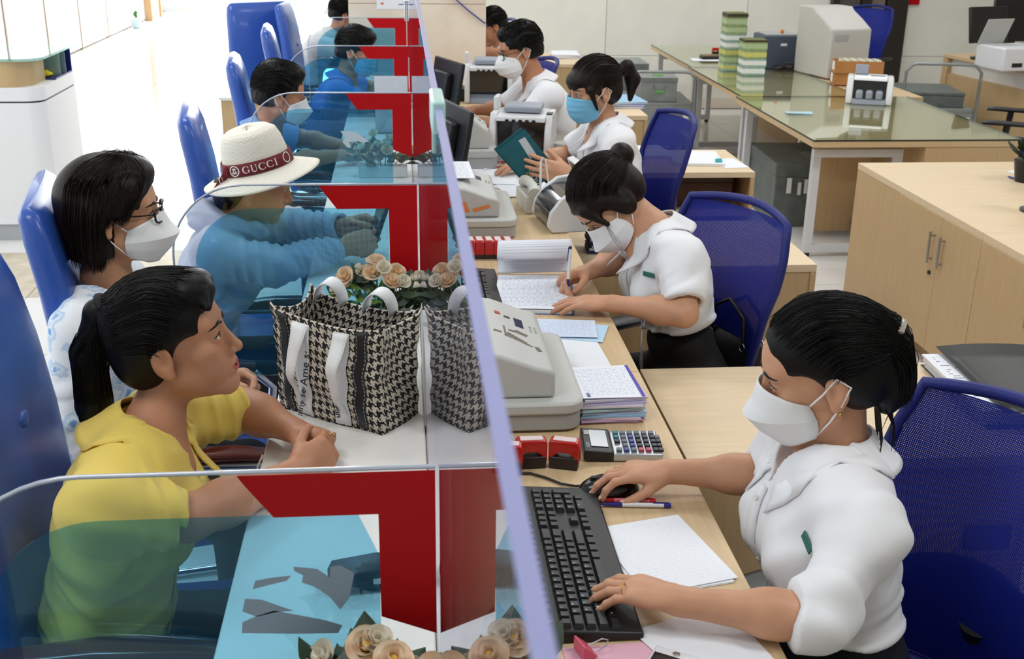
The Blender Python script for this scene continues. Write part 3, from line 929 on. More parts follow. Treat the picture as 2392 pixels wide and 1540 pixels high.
def hand_sdf(S, wr, f, th, bk, pose, sc=1.0):
    """f towards the fingers, th towards the thumb, bk out of the back of the hand"""
    f = nrm(f); bk = np.array(bk, float); bk = nrm(bk-f*(bk@f)); t = np.cross(f, bk)
    if t@np.array(th, float) < 0: t = -t
    wr = np.array(wr, float)
    R = np.stack([f, t, bk], 1)
    P = lambda a, b, c: wr+sc*(f*a+t*b+bk*c)
    S.ell(P(0.052, 0.000, 0.0), (0.050*sc, 0.041*sc, 0.0155*sc), R, 0.008*sc)
    S.cap(P(0.0, 0.006, 0), P(0.080, 0.026, 0.0), 0.0165*sc, 0.0115*sc, 0.014*sc)
    S.cap(P(0.0, -0.006, 0), P(0.074, -0.027, -0.001), 0.0155*sc, 0.0105*sc, 0.014*sc)
    S.cap(P(0.0, 0, 0), P(0.083, 0.003, 0.002), 0.0175*sc, 0.012*sc, 0.014*sc)
    tips = []
    fin = [(0.086, 0.0285, (0.043, 0.026, 0.020), 0.0087), (0.090, 0.0092, (0.047, 0.030, 0.021), 0.0089),
           (0.086, -0.0100, (0.044, 0.028, 0.020), 0.0085), (0.077, -0.0275, (0.034, 0.021, 0.018), 0.0076)]
    for i, (a, b, L, r) in enumerate(fin):
        mcp, pip, dip, spl = pose['f'][i]
        p = P(a-0.012, b, 0.001); ang = 0.0
        d0 = f*math.cos(spl)+t*math.sin(spl)
        rr = [r*1.06, r*1.0, r*0.92, r*0.80]
        first = True
        for j, (l, dA) in enumerate(zip(L, (mcp, pip, dip))):
            ang += dA
            d = d0*math.cos(ang)-bk*math.sin(ang)
            q = p+d*l*sc*(1.0 if j else 1.12)
            S.cap(p, q, rr[j]*sc, rr[j+1]*sc, (0.007 if j == 0 else 0.003)*sc)
            p = q
        tips.append((p, d, nrm(bk*math.cos(ang)+d0*math.sin(ang))))
    a1, b1, c1 = pose['t']                                               # thumb: spread, drop, bend
    base = P(0.018, 0.024, -0.006)
    d = nrm(f*math.cos(a1)+t*math.sin(a1)-bk*b1)
    q = base+d*0.042*sc
    S.cap(base, q, 0.0165*sc, 0.0115*sc, 0.014*sc)
    d2 = nrm(d*math.cos(c1)+(f-t*0.5)*math.sin(c1)); q2 = q+d2*0.034*sc
    S.cap(q, q2, 0.0112*sc, 0.0098*sc, 0.004*sc)
    d3 = nrm(d2*math.cos(c1)+(f-t*0.5)*math.sin(c1)); q3 = q2+d3*0.024*sc
    S.cap(q2, q3, 0.0098*sc, 0.0082*sc, 0.003*sc)
    tips.append((q3, d3, nrm(np.cross(d3, np.cross(bk, d3)))))
    return tips

def fpose(m, p, d, spread=0.06):
    return [(m, p, d, spread*1.4), (m, p, d, spread*0.3), (m*1.02, p*1.03, d, -spread*0.5), (m*1.04, p*1.05, d, -spread*1.5)]
POSE_FLAT = dict(f=fpose(0.12, 0.28, 0.18), t=(0.75, 0.35, 0.12))
POSE_TYPE = dict(f=fpose(0.25, 0.42, 0.28, 0.09), t=(0.62, 0.45, 0.2))
POSE_MOUSE = dict(f=[(0.18, 0.62, 0.45, 0.10), (0.16, 0.55, 0.40, 0.02), (0.25, 0.65, 0.4, -0.06), (0.3, 0.7, 0.4, -0.14)], t=(0.50, 0.55, 0.28))
POSE_GRIP = dict(f=[(0.55, 0.85, 0.45, 0.05), (0.75, 1.0, 0.5, 0.0), (0.95, 1.15, 0.6, -0.03), (1.05, 1.2, 0.6, -0.06)], t=(0.45, 0.75, 0.45))
POSE_FIST = dict(f=[(0.85, 1.15, 0.6, 0.03), (0.9, 1.2, 0.6, 0.0), (0.95, 1.2, 0.6, -0.02), (1.0, 1.2, 0.6, -0.04)], t=(0.5, 0.7, 0.5))
POSE_HOLD = dict(f=fpose(0.75, 0.45, 0.25, 0.05), t=(0.55, 0.9, 0.1))
POSE_CLASP = dict(f=[(0.55, 0.9, 0.45, 0.04), (0.65, 0.95, 0.5, 0.0), (0.75, 1.0, 0.5, -0.03), (0.85, 1.05, 0.5, -0.05)], t=(0.55, 0.5, 0.3))

def arm_part(sh, el, wr, hand, res, fat=1.0, nails=None):
    sh, el, wr = [np.array(x, float) for x in (sh, el, wr)]
    pts = np.stack([sh*0.45+el*0.55, el, wr, wr+nrm(hand['f'])*0.21])
    S = SDF(pts.min(0)-0.075, pts.max(0)+0.075, res)
    fd = wr-el
    S.cap(sh*0.5+el*0.5, el, 0.040*fat, 0.034*fat, 0.02)
    S.cap(el, el+fd*0.35, 0.034*fat, 0.0365*fat, 0.025)
    S.cap(el+fd*0.30, wr, 0.0365*fat, 0.0225*fat, 0.025)
    S.cap(wr-fd*0.06, wr+nrm(hand['f'])*0.02, 0.0225*fat, 0.0205*fat, 0.015, sq=(hand['b'], 0.78))
    tips = hand_sdf(S, wr, hand['f'], hand['th'], hand['b'], hand['pose'], hand.get('sc', 0.97))
    if nails is not None: nails += tips
    return S.mesh()

def mask_obj(T, kind, parent, org, SH=None):
    org = np.array(org)
    if kind == 'boat':
        rows = [((0, .104, .004), (.063, .034, -.026)), ((0, .120, -.028), (.067, .028, -.040)), ((0, .139, -.048), (.068, .024, -.056)),
                ((0, .120, -.080), (.062, .024, -.072)), ((0, .088, -.113), (.050, .030, -.094))]
        pw = 0.72
    elif kind == 'cup':
        rows = [((0, .104, .006), (.060, .040, -.022)), ((0, .132, -.026), (.066, .030, -.034)), ((0, .142, -.048), (.068, .024, -.056)),
                ((0, .128, -.084), (.064, .022, -.078)), ((0, .085, -.116), (.050, .028, -.100))]
        pw = 0.72
    else:                                   # flat pleated
        rows = [((0, .108, .000), (.066, .030, -.024)), ((0, .116, -.028), (.069, .026, -.038)), ((0, .119, -.052), (.069, .022, -.056)),
                ((0, .112, -.084), (.066, .022, -.078)), ((0, .090, -.110), (.058, .030, -.098))]
        pw = 0.66
    g = G()
    def fn(a, b):
        k = b*(len(rows)-1); i = min(int(k), len(rows)-2); t = k-i
        m = np.array(rows[i][0])*(1-t)+np.array(rows[i+1][0])*t
        sd = np.array(rows[i][1])*(1-t)+np.array(rows[i+1][1])*t
        th = (a-0.5)*PI
        c = max(math.cos(th), 0)**pw
        x = sd[0]*math.sin(th)
        yy = sd[1]+(m[1]-sd[1])*c; zz = sd[2]+(m[2]-sd[2])*c
        if kind == 'flat': yy += 0.0012*math.sin(b*30)
        return tuple(T(x, yy, zz)-org)
    g.grid(fn, 28, 20)
    if SH is not None:
        P = drape(SH, np.array(g.v)+org, 0.0032, 8)-org; g.v = [tuple(p) for p in P]
    o = obj('mask', g, M_maskb if kind == 'flat' else M_maskw, parent, smooth=50 if kind == 'flat' else 16, solid=0.0022)
    for sx in (-1, 1):
        lp = G(); r0, r1 = rows[0][1], rows[-1][1]
        def P3(q): return T(*q)-org
        q0 = (sx*r0[0], r0[1]-0.002, r0[2]-0.004); q1 = (sx*r1[0], r1[1]-0.002, r1[2]+0.004); e0 = (sx*0.084, -0.016, 0.020); e1 = (sx*0.083, -0.016, -0.030)
        md = lambda q, e: (sx*((abs(q[0])+abs(e[0]))*0.5+0.006), (q[1]+e[1])/2, (q[2]+e[2])/2)
        lp.tube([P3(q0), P3(md(q0, e0)), P3(e0), P3((sx*0.084, -0.036, 0.0)), P3(e1), P3(md(q1, e1)), P3(q1)], 0.0018, 6)
        obj('ear_loop', lp, M_maskw, o, smooth=60)
    return o

def eyes(T, parent, org, look=(0, 1, 0), brow=M_hairk, down=0.0, S=None):
    org = np.array(org)
    def line(pts, off, n=9):
        pts = np.array(pts, float); q = []
        for k in range(n):
            t = k/(n-1); q.append((1-t)**2*pts[0]+2*t*(1-t)*pts[1]+t*t*pts[2])
        q = np.array([T(*p) for p in q])
        return drape(S, q, off, 6, True) if S is not None else q
    for sx in (-1, 1):
        c = T(sx*0.0308, 0.0752, 0.0035)
        g = G(); g.sphere(c-org, 0.0118, 14, 10)
        e = obj('eye', g, M_eyew, parent, smooth=60)
        d = nrm(T.R@np.array([look[0], 1.0, look[2]-down]))
        gi = G(); gi.sphere(c-org+d*0.0064, 0.0064, 12, 8)
        obj('iris', gi, M_iris, e, smooth=60)
        bl = line([(sx*0.011, 0.088, 0.0215), (sx*0.028, 0.09, 0.0325), (sx*0.050, 0.072, 0.0235)], 0.0004)-org
        bg = G(); bg.tube(list(bl), [0.0018, 0.0030, 0.0034, 0.0034, 0.0032, 0.0028, 0.0023, 0.0016, 0.0006], 6)
        obj('eyebrow', bg, brow, parent, smooth=60)
        ll = line([(sx*0.0165, 0.087, 0.0050), (sx*0.032, 0.092, 0.0125), (sx*0.0475, 0.078, 0.0045)], 0.0006)-org
        lg = G(); lg.tube(list(ll), [0.0007, 0.0009, 0.0011, 0.0012, 0.0013, 0.0013, 0.0013, 0.0012, 0.0006], 5)
        obj('eyelashes', lg, M_iris, parent, smooth=60)

def hair_cap(S, T, thick=0.012, hairline=0.0, side=True, male=False):
    """close-fitting cap of hair with the face, ears and nape left free"""
    E = T.R
    S.ell(T(0, -0.016, 0.040), (0.0765+thick*0.75, 0.096+thick*0.7, 0.083+thick), E, 0.01)
    S.ell(T(0, -0.055, -0.012), (0.066+thick*0.5, 0.055+thick*0.4, 0.062), E, 0.02)
    z = 0.050+hairline
    S.ell(T(0, 0.112, z-0.098), (0.074, 0.078, 0.122), E, 0.008, '-')
    for sx in (-1, 1):
        S.ell(T(sx*0.078, 0.047, -0.040+hairline*0.5), (0.042, 0.052, 0.066), E, 0.008, '-')
        S.ell(T(sx*0.092, -0.006, -0.014), (0.024, 0.024, 0.036), E, 0.006, '-')
    if male:
        S.box(T(0, -0.03, -0.085), (0.12, 0.12, 0.038), E, 0.01, 0.012, '-')

def hair_mesh(build, T, res, org, m, parent, ext=0.16, extz=None, name='hair', rel=1):
    lo = T.c-ext; hi = T.c+ext
    if extz is not None: lo = np.minimum(lo, np.array(extz[0])); hi = np.maximum(hi, np.array(extz[1]))
    S = SDF(lo, hi, res)
    build(S)
    V, F = S.mesh()
    o = obj(name, np_mesh(name, [(relax(V, F, rel), F)], org), m, parent)
    HAIR_FIELD.clear(); HAIR_FIELD.append(S)
    return o
HAIR_FIELD = []

def hair_strands(T, org, parent, m, paths, n, seed=0, r=0.0007, off=0.0008, jit=0.004, seg=12, lift=0.0016, hair=None):
    """fine strands combed over the hair surface; paths = list of head-space polylines blended at random"""
    S = HAIR_FIELD[0]; rs = np.random.RandomState(seed); allP = []
    K = len(paths)
    for i in range(n):
        k = rs.uniform(0, K-1-1e-6); a = int(k); w = k-a
        p = np.array(paths[a], float)*(1-w)+np.array(paths[a+1], float)*w
        t = np.linspace(0, len(p)-1, seg); i0 = np.minimum(t.astype(int), len(p)-2); f = (t-i0)[:, None]
        q = p[i0]*(1-f)+p[i0+1]*f
        q += rs.randn(3)*jit*np.array([1, 1, 1])+np.sin(np.linspace(0, 5, seg)+rs.rand()*6)[:, None]*rs.randn(3)*0.0012
        allP.append(np.array([T(*x) for x in q]))
    P = np.concatenate(allP)
    P = drape(S, P, off, 10, False); P = drape(S, P, off, 3, True) if not lift else P
    P += sample(S, P)[1]*(np.repeat(rs.rand(n)**3*lift, seg)[:, None])
    P = P.reshape(n, seg, 3)-np.array(org)
    V = []; F = []
    for i in range(n):
        q = P[i]; o = len(V)
        for j in range(seg):
            d = q[min(j+1, seg-1)]-q[max(j-1, 0)]; d = d/(np.linalg.norm(d)+1e-9)
            x = np.cross(d, (0.31, 0.52, 0.79)); x /= np.linalg.norm(x)+1e-9; y = np.cross(d, x)
            rr = r*(0.25 if j in (0, seg-1) else 1.0)
            for c in range(3):
                an = 2*math.pi*c/3; V.append(q[j]+(x*math.cos(an)+y*math.sin(an))*rr)
        for j in range(seg-1):
            for c in range(3):
                F.append((o+j*3+c, o+j*3+(c+1) % 3, o+j*3+3+(c+1) % 3, o+j*3+3+c))
    return obj('hair_strands', np_mesh('hair_strands', [(np.array(V), np.array(F))]), m, parent if hair is None else hair, kind='stuff')

def collar(parent, org, N, f, u, m, S, r0=0.058, r1=0.112, drop=0.060, pt=0.035, open_=0.50, back=0.020, rise=0.012):
    """folded shirt collar: leaf that falls from a stand round the neck, drapes on the shirt and ends in points"""
    T = Frame(N, f, u); org = np.array(org); P = []
    nu, nv = 40, 7
    for i in range(nu+1):
        for j in range(nv+1):
            a, b = i/nu, j/nv
            th = open_+(2*PI-2*open_)*a
            e = abs(a-0.5)*2; fr = max(0, (e-0.55)/0.45)
            rr = r0+(r1-r0)*b*(1+0.10*fr)
            zz = rise+0.012+back*(1-e)-b*drop*(0.85+0.35*fr)-0.034*fr*(1-b*0.3)
            x = math.sin(th)*rr*1.05*(1-0.10*fr*b); y = math.cos(th)*rr*(1.0+0.45*fr*b)
            P.append(T(x, y, zz))
    P = drape(S, np.array(P), 0.0035, 10)-org
    g = G(); g.v = [tuple(p) for p in P]
    for i in range(nu):
        for j in range(nv):
            a = i*(nv+1)+j; g.f.append((a, a+nv+1, a+nv+2, a+1))
    c = obj('collar', g, m, parent, smooth=70, solid=0.0030)
    # button placket down the front
    q = []
    for k in range(15):
        p = np.array(N)+T.f*(0.13)-T.u*(0.045+0.030*k); q.append(p)
    for sx, w in ((0, 0.014),):
        A = drape(S, [p-T.r*w for p in q], 0.0024, 14, True); B = drape(S, [p+T.r*w for p in q], 0.0024, 14, True)
        g = G(); g.v = [tuple(x) for x in np.concatenate([A, B])-org]
        g.f = [(k, k+15, k+16, k+1) for k in range(14)]
        obj('placket', g, m, parent, smooth=70, solid=0.0022)
    for k in range(1, 14, 3):
        c_ = drape(S, [q[k]], 0.0042, 14, True)[0]; n = sample(S, [c_])[1][0]
        g = G(); g.cyl(c_-org-n*0.001, c_-org+n*0.0012, 0.0048, n=10); obj('button', g, M_button, parent, smooth=50)
    return c
M_button = mat('button_pearl', (225, 222, 216), 0.3)

SHIRT_FIELD = []
def person(name, label, root, hips, chest, neck, head, hf, hu, shL, shR, elL, elR, wrL, wrR, hL, hR,
           knees, feet, skin=None, shirt=None, sleeve=0.72, long_=False, pants=None, male=False, eyes_on=True,
           mask=None, res=(0.0035, 0.003, 0.006), mouth=None, fold=0.0016, neck_open=0.055, vneck=0.05, lip=None, collar_on=True,
           loose=1.0, nails_on=False, look=(0, 1, 0), look_down=0.15, brow=None, collar_kw=None, category='person', paint=True, wave_seed=0, skirt=False, armfat=1.0, roll=(False, False), hem=0.08):
    t = thing(name, label, category, root)
    org = np.array(root, float)
    hips, chest, neck, head, shL, shR, elL, elR, wrL, wrR = [np.array(x, float) for x in (hips, chest, neck, head, shL, shR, elL, elR, wrL, wrR)]
    skin = skin or M_skin; shirt = shirt or M_shirtw; pants = pants or M_navy
    T = Frame(head, hf, hu)
    if mouth is None: mouth = mask is None
    # --- skin: head, neck and throat
    lo = np.minimum(head-0.16, neck-0.12); hi = np.maximum(head+0.16, neck+0.12)
    S = SDF(lo, hi, res[0])
    head_sdf(S, T, male, mouth)
    nk = T(0, -0.022, -0.055)
    S.cap(nk, neck, 0.049 if male else 0.043, 0.056 if male else 0.049, 0.02)
    tf = nrm(np.cross(nrm(neck-hips), shR-shL)); 
    if tf@T.f < -0.3: tf = -tf
    S.cap(neck+tf*0.01, neck*0.6+chest*0.4+tf*0.04, 0.05, 0.06, 0.03)
    V, F = S.mesh(); parts = [(V, F)]; SH = S
    tips = []
    parts.append(arm_part(shL, elL, wrL, hL, res[1], armfat, tips))
    parts.append(arm_part(shR, elR, wrR, hR, res[1], armfat, tips))
    lipm = lip
    mats = [skin]; pf = None
    if lipm is not None and mouth:
        mats.append(lipm)
        c1 = T(0, 0.090, -0.0655)
        def pf(C):
            q = (C-c1)@T.R
            return ((np.abs(q[:, 0])/0.0195)**2+(q[:, 2]/0.0115)**2 < 1) & (q[:, 1] > -0.004)
    obj('body', np_mesh('body', parts, org, pf, mats), None, t)
    if eyes_on: eyes(T, t, org, look, brow or M_hairk, look_down, SH)
    if nails_on:
        for i, (p, d, b) in enumerate(tips):
            R = np.stack([d, np.cross(b, d), b], 1)
            mm = Matrix([[R[r][c]*s_ for c, s_ in ((0, 0.0055), (1, 0.0048), (2, 0.0016))]+[float((p+b*0.0056-org)[r])] for r in range(3)]+[[0, 0, 0, 1]])
            g = G(); g.sphere((0, 0, 0), 1.0, 8, 6, mm)
            obj('fingernail', g, M_nail, t, smooth=60)
    # --- shirt
    up = nrm(neck-hips); lat = nrm(shR-shL); fw = nrm(np.cross(up, lat)); 
    if fw@T.f < -0.3: fw = -fw
    R = np.stack([lat, fw, nrm(np.cross(lat, fw))*(1 if np.cross(lat, fw)@up > 0 else -1)], 1)
    pts = np.stack([hips, chest, neck, shL, shR] + [elL, elR] + ([wrL, wrR] if long_ else []))
    S = SDF(pts.min(0)-0.20, pts.max(0)+0.16, res[2])
    w = 1.08 if male else 1.0
    w *= loose
    ab = hips*0.62+chest*0.38
    S.ell(hips, (0.165*w, 0.120*w, 0.115), R, 0.03)
    S.ell(ab, (0.145*w, 0.108*w, 0.17), R, 0.05)
    S.ell(chest, (0.162*w, 0.112*w, 0.165), R, 0.05)
    S.cap(shL, shR, 0.058*w, 0.058*w, 0.06)
    S.cap(neck-up*0.012, shL*0.85+neck*0.15, 0.045, 0.052, 0.04); S.cap(neck-up*0.012, shR*0.85+neck*0.15, 0.045, 0.052, 0.04)
    if not male:
        for sx in (-1, 1): S.ell(chest+fw*0.075+lat*sx*0.068+up*0.005, (0.062, 0.058, 0.062), R, 0.05)
    for sh, el, wr in ((shL, elL, wrL), (shR, elR, wrR)):
        if long_:
            S.cap(sh, el, 0.064*w, 0.056*w, 0.03); S.cap(el, el*0.08+wr*0.92, 0.056*w, 0.042*w, 0.02, cut=True)
        else:
            sl_ = sleeve[0 if sh is shL else 1] if isinstance(sleeve, tuple) else sleeve
            if sl_ <= 1.0:
                e = sh+(el-sh)*sl_; d_ = nrm(el-sh); S.cap(sh, e, 0.064*w, 0.058*w, 0.03, cut=True)
            else:
                e = el+(wr-el)*(sl_-1.0); d_ = nrm(wr-el); S.cap(sh, el, 0.058*w, 0.049*w, 0.03); S.cap(el, e, 0.049*w, 0.047*w, 0.02, cut=True)
            if roll[0 if sh is shL else 1]: S.cap(e-d_*0.050, e, 0.051*w, 0.054*w, 0.004, cut=True, cut0=True)
    if fold:
        rs = np.random.RandomState(wave_seed+3)
        if res[2] < 0.0075:
            for q_, (sh, el, wr) in enumerate(((shL, elL, wrL), (shR, elR, wrR))):
                S.ripple(sh, el, 0.011, 0.052, 0.25, 1.15, 0.10, ph=q_*1.7)
                if long_: S.ripple(el, wr, 0.009, 0.045, 0.0, 0.95, 0.09, ph=2.0+q_)
            S.ripple(hips+up*0.02, chest, 0.011, 0.060, 0.1, 0.8, 0.34, skew=tuple(0.8*lat+0.3*fw), ph=0.4)
            for sx_, sh in ((-1, shL), (1, shR)):
                S.ripple(sh-up*0.02, chest*0.55+hips*0.45+fw*0.08, 0.008, 0.045, 0.10, 0.7, 0.14, skew=tuple(0.7*up), ph=1.1*sx_)
        S.folds(fold, [(rs.randn(3)*0.5+up*1.3, 0.080, 1.0), (rs.randn(3)*0.7+lat*0.8+fw*0.8, 0.115, 2.2), (rs.randn(3), 0.17, 0.3)])
    for sh, el, wr in ((shL, elL, wrL), (shR, elR, wrR)):
        if long_:
            a = el*0.12+wr*0.88; d_ = nrm(wr-el); S.cap(a, a+d_*0.06, 0.033, 0.036, 0.003, '-')
        else:
            sl_ = sleeve[0 if sh is shL else 1] if isinstance(sleeve, tuple) else sleeve
            if sl_ <= 1.0: e = sh+(el-sh)*sl_; d_ = nrm(el-sh); r_ = 0.047*w
            else: e = el+(wr-el)*(sl_-1.0); d_ = nrm(wr-el); r_ = 0.041*w
            S.cap(e-d_*0.03, e+d_*0.05, r_-0.007, r_-0.004, 0.003, '-', cut0=True)
    if hem is not None: S.box(hips+up*(hem-0.30), (0.5, 0.5, 0.30), R, 0.0, 0.006, '-')
    S.cap(neck-up*0.02, neck+up*0.10, neck_open, neck_open+0.01, 0.006, '-')
    if vneck:
        S.cap(neck+fw*0.06+up*0.03, neck+fw*0.115-up*vneck, 0.036, 0.006, 0.006, '-')
    V, F = S.mesh()
    sh_o = obj('shirt', np_mesh('shirt', [(relax(V, F, 1), F)], org), shirt, t)
    if collar_on: collar(t, org, neck, fw, up, shirt, S, **(collar_kw or {}))
    SHIRT_FIELD.clear(); SHIRT_FIELD.append(S)
    # --- legs
    kl, kr = [np.array(k, float) for k in knees]; fl_, fr_ = [np.array(k, float) for k in feet]
    pts = np.stack([hips, kl, kr, fl_, fr_])
    S = SDF(pts.min(0)-0.2, pts.max(0)+0.2, 0.011)
    S.ell(hips-up*0.03, (0.160*w, 0.128*w, 0.105), R, 0.03); S.ell(hips+up*0.05, (0.142*w, 0.106*w, 0.08), R, 0.03); S.ell(hips+up*0.13, (0.128*w, 0.094*w, 0.09), R, 0.03)
    for k, ft, sx in ((kl, fl_, -1), (kr, fr_, 1)):
        a = hips+lat*sx*0.085-up*0.02
        S.cap(a, k, 0.088, 0.064, 0.03); S.cap(k, ft+np.array([0, 0, 0.08]), 0.062, 0.046, 0.02, cut=True)
    if skirt:
        S.cap(hips, (kl+kr)/2*0.75+hips*0.25, 0.16, 0.13, 0.04, sq=((0, 0, 1), 0.6))
    V, F = S.mesh()
    obj('trousers', np_mesh('trousers', [(V, F)], org), pants, t)
    for ft in (fl_, fr_):
        g = G(); d = nrm(np.array([fw[0], fw[1], 0]))
        S = SDF(ft-0.2, ft+0.2, 0.01)
        S.cap(ft+np.array([0, 0, 0.045])-d*0.03, ft+np.array([0, 0, 0.030])+d*0.13, 0.043, 0.03, 0.02, sq=((0, 0, 1), 1.0))
        S.box(ft+d*0.045+np.array([0, 0, -0.05]), (0.3, 0.3, 0.05), None, 0.0, 0.0, '-')
        V, F = S.mesh()
        obj('shoe', np_mesh('shoe', [(V, F)], org), M_shoe, t)
    if mask: mask_obj(T, mask, t, org, SH)
    return t, T, org
# ================================================================ people
def H(f, th, b, pose, sc=0.97): return dict(f=f, th=th, b=b, pose=pose, sc=sc)
def A3(u, v, y): return tuple(aty(u, v, y))
def AZ(u, v, z): return tuple(at(u, v, z))

def strands(parent, org, T, roots, m, r=0.0011, name='loose_strand'):
    """a few loose hairs as thin tubes, points given in head space"""
    g = G()
    for pts in roots: g.tube([T(*p)-org for p in pts], [r*1.0]*(len(pts)-1)+[r*0.3], 5)
    obj(name, g, m, parent, smooth=60, kind='stuff')

def name_badge(t, org, p, n, up, m):
    p = drape(SHIRT_FIELD[0], [p], 0.0035, 16, True)[0]; n = sample(SHIRT_FIELD[0], [p])[1][0]
    n = nrm(n); up = nrm(np.array(up)-n*(np.array(up)@n)); r = np.cross(up, n)
    Mx = Matrix([[float(r[i]), float(up[i]), float(n[i]), float((np.array(p)-org)[i])] for i in range(3)]+[[0, 0, 0, 1]])
    g = G(); g.box((0, 0, 0), (0.046, 0.013, 0.003), Mx)
    obj('name_badge', g, m, t, bev=0.001)
M_badge = mat('badge_green', (24, 104, 88), 0.3)
M_gold = mat('gold', (214, 166, 84), 0.25, metal=1.0)

def ring_on(t, org, p, d, r, m):
    d = nrm(d); a = nrm(np.cross(d, (0.3, 0.2, 1))); b = np.cross(d, a)
    g = G(); g.tube([np.array(p)-org+a*(r*math.cos(k*PI/8))+b*(r*math.sin(k*PI/8)) for k in range(16)], 0.0011, 6, closed=True)
    obj('ring', g, m, t, smooth=60)

POSE_PINCH = dict(f=fpose(0.10, 0.22, 0.15, 0.05), t=(0.55, 0.30, 0.1))
# ---- clerk with mouse and keyboard (nearest, right)
t, T, org = person('person', 'clerk in white shirt and white mask using the mouse and the near keyboard', (0.80, 1.62, 0),
    hips=(0.775, 1.64, 0.58), chest=(0.712, 1.64, 0.865), neck=(0.730, 1.69, 1.005), head=tuple(aty(1918, 868, 1.70)), hf=(-0.93, 0.20, -0.26), hu=(-0.2, 0.02, 1),
    shL=(0.702, 1.475, 0.965), shR=(0.705, 1.815, 0.965), elL=(0.598, 1.378, 0.886), elR=(0.660, 1.815, 0.895), wrL=(0.400, 1.420, 0.899), wrR=(0.474, 1.846, 0.893),
    hL=H((-0.85, 0.5, 0.02), (0.4, 0.9, 0), (0, 0.05, 1), POSE_TYPE, 0.90), hR=H((-1, -0.04, 0.05), (0, -1, 0), (0, 0, 1), POSE_MOUSE, 0.86),
    knees=((0.40, 1.50, 0.52), (0.40, 1.75, 0.52)), feet=((0.36, 1.50, 0), (0.36, 1.75, 0)), mask='boat', sleeve=(1.16, 0.92), hem=0.15, nails_on=True, res=(0.003, 0.0027, 0.0045), fold=0.0022, armfat=0.92, roll=(True, False),
    look_down=0.5, wave_seed=1, collar_kw=dict(r0=0.058, r1=0.104, drop=0.066, open_=0.42, back=0.014))
def hb(S):
    hair_cap(S, T, 0.012, 0.012)
    S.ell(T(0.0, -0.102, -0.012), (0.048, 0.048, 0.078), T.R, 0.012)
    S.cap(T(0, -0.075, 0.06), T(0, -0.112, 0.045), 0.04, 0.035, 0.03)
    S.cap(T(0, -0.105, -0.05), T(0, -0.095, -0.085), 0.030, 0.012, 0.02)
hr = hair_mesh(hb, T, 0.003, org, M_hairk, t, 0.20)
def comb(end, k=17, z0=0.085, mid=0.0):
    ps = []
    for i in range(k):
        a = -2.05+4.1*i/(k-1)
        s_, c_ = math.sin(a), math.cos(a)
        ps.append([(0.082*s_, 0.060*c_+0.005, 0.035+0.062*c_), (0.090*s_, 0.0-0.02*(1-c_), 0.055+0.075*c_), (0.055*s_, -0.075, 0.045+0.045*c_), end])
    return ps
hair_strands(T, org, t, M_hairk, comb((0, -0.125, 0.03)), 420, 1, hair=hr)
hair_strands(T, org, t, M_hairk, [[(0.04*math.cos(a), -0.105, 0.055), (0.05*math.cos(a), -0.125-0.02*abs(math.sin(a)), 0.0), (0.03*math.cos(a), -0.12, -0.075)] for a in [PI*k/8 for k in range(9)]], 160, 2, hair=hr)
strands(t, org, T, [[(-0.02+0.008*i, -0.085, -0.06), (-0.025+0.012*i, -0.098-0.002*i, -0.11), (-0.03+0.014*i, -0.088-0.007*(i % 3), -0.155-0.012*(i % 2))] for i in range(7)]+[[(-0.03+0.01*i, -0.08, -0.07), (-0.045+0.012*i, -0.075, -0.12), (-0.06+0.013*i, -0.055-0.006*(i % 3), -0.175-0.012*(i % 3))] for i in range(6)], M_hairk, 0.0014)
g = G(); g.tube([T(0.02, -0.135, 0.062)-org, T(-0.01, -0.142, 0.066)-org, T(-0.035, -0.13, 0.058)-org], 0.006, 6, flat=0.5)
obj('hair_clip', g, mat('hair_clip', (150, 140, 130), 0.3), t, smooth=60)
name_badge(t, org, (0.622, 1.515, 0.935), (-0.80, -0.35, 0.35), (-0.4, -0.1, 1), M_badge)
g = G(); g.sphere(T(-0.083, -0.012, -0.044)-org, 0.0028, 8, 6); obj('earring', g, M_gold, t, smooth=60)
ring_on(t, org, (0.318, 1.447, 0.906), (-0.8, 0.45, -0.2), 0.0094, M_gold)

# ---- clerk writing in the ledger
t, T, org = person('person', 'clerk in white shirt bent over the ledger, writing with a pen', (0.80, 3.0, 0),
    hips=(0.82, 3.0, 0.58), chest=(0.745, 3.0, 0.885), neck=(0.700, 3.03, 1.025), head=tuple(aty(1424, 470, 3.07)), hf=(-0.56, -0.20, -0.80), hu=(-0.80, 0.05, 0.56),
    shL=(0.735, 2.825, 0.99), shR=(0.705, 3.180, 0.985), elL=(0.715, 2.715, 0.890), elR=(0.640, 3.215, 0.892), wrL=(0.545, 2.815, 0.886), wrR=(0.505, 3.065, 0.890),
    hL=H((-0.95, 0.25, -0.03), (0.2, 1, 0), (0, 0, 1), POSE_FLAT), hR=H((-0.80, -0.60, 0.0), (0.1, -0.5, 0.7), (-0.35, 0.55, 0.75), POSE_GRIP),
    knees=((0.42, 2.88, 0.52), (0.42, 3.13, 0.52)), feet=((0.40, 2.88, 0), (0.40, 3.13, 0)), mask='boat', sleeve=0.80, pants=M_blackc, res=(0.0035, 0.003, 0.005), wave_seed=2, hem=0.20, fold=0.0024, armfat=0.95)
def hb(S):
    hair_cap(S, T, 0.014, -0.012)
    S.ell(T(0, -0.125, 0.045), (0.036, 0.034, 0.036), T.R, 0.008)
    for sx in (-1, 1):
        S.cap(T(sx*0.050, 0.070, 0.055), T(sx*0.070, 0.062, -0.015), 0.016, 0.007, 0.015)
        S.cap(T(sx*0.068, 0.020, 0.03), T(sx*0.078, -0.012, -0.03), 0.022, 0.016, 0.015); S.ell(T(sx*0.076, -0.012, -0.012), (0.016, 0.032, 0.046), T.R, 0.012)
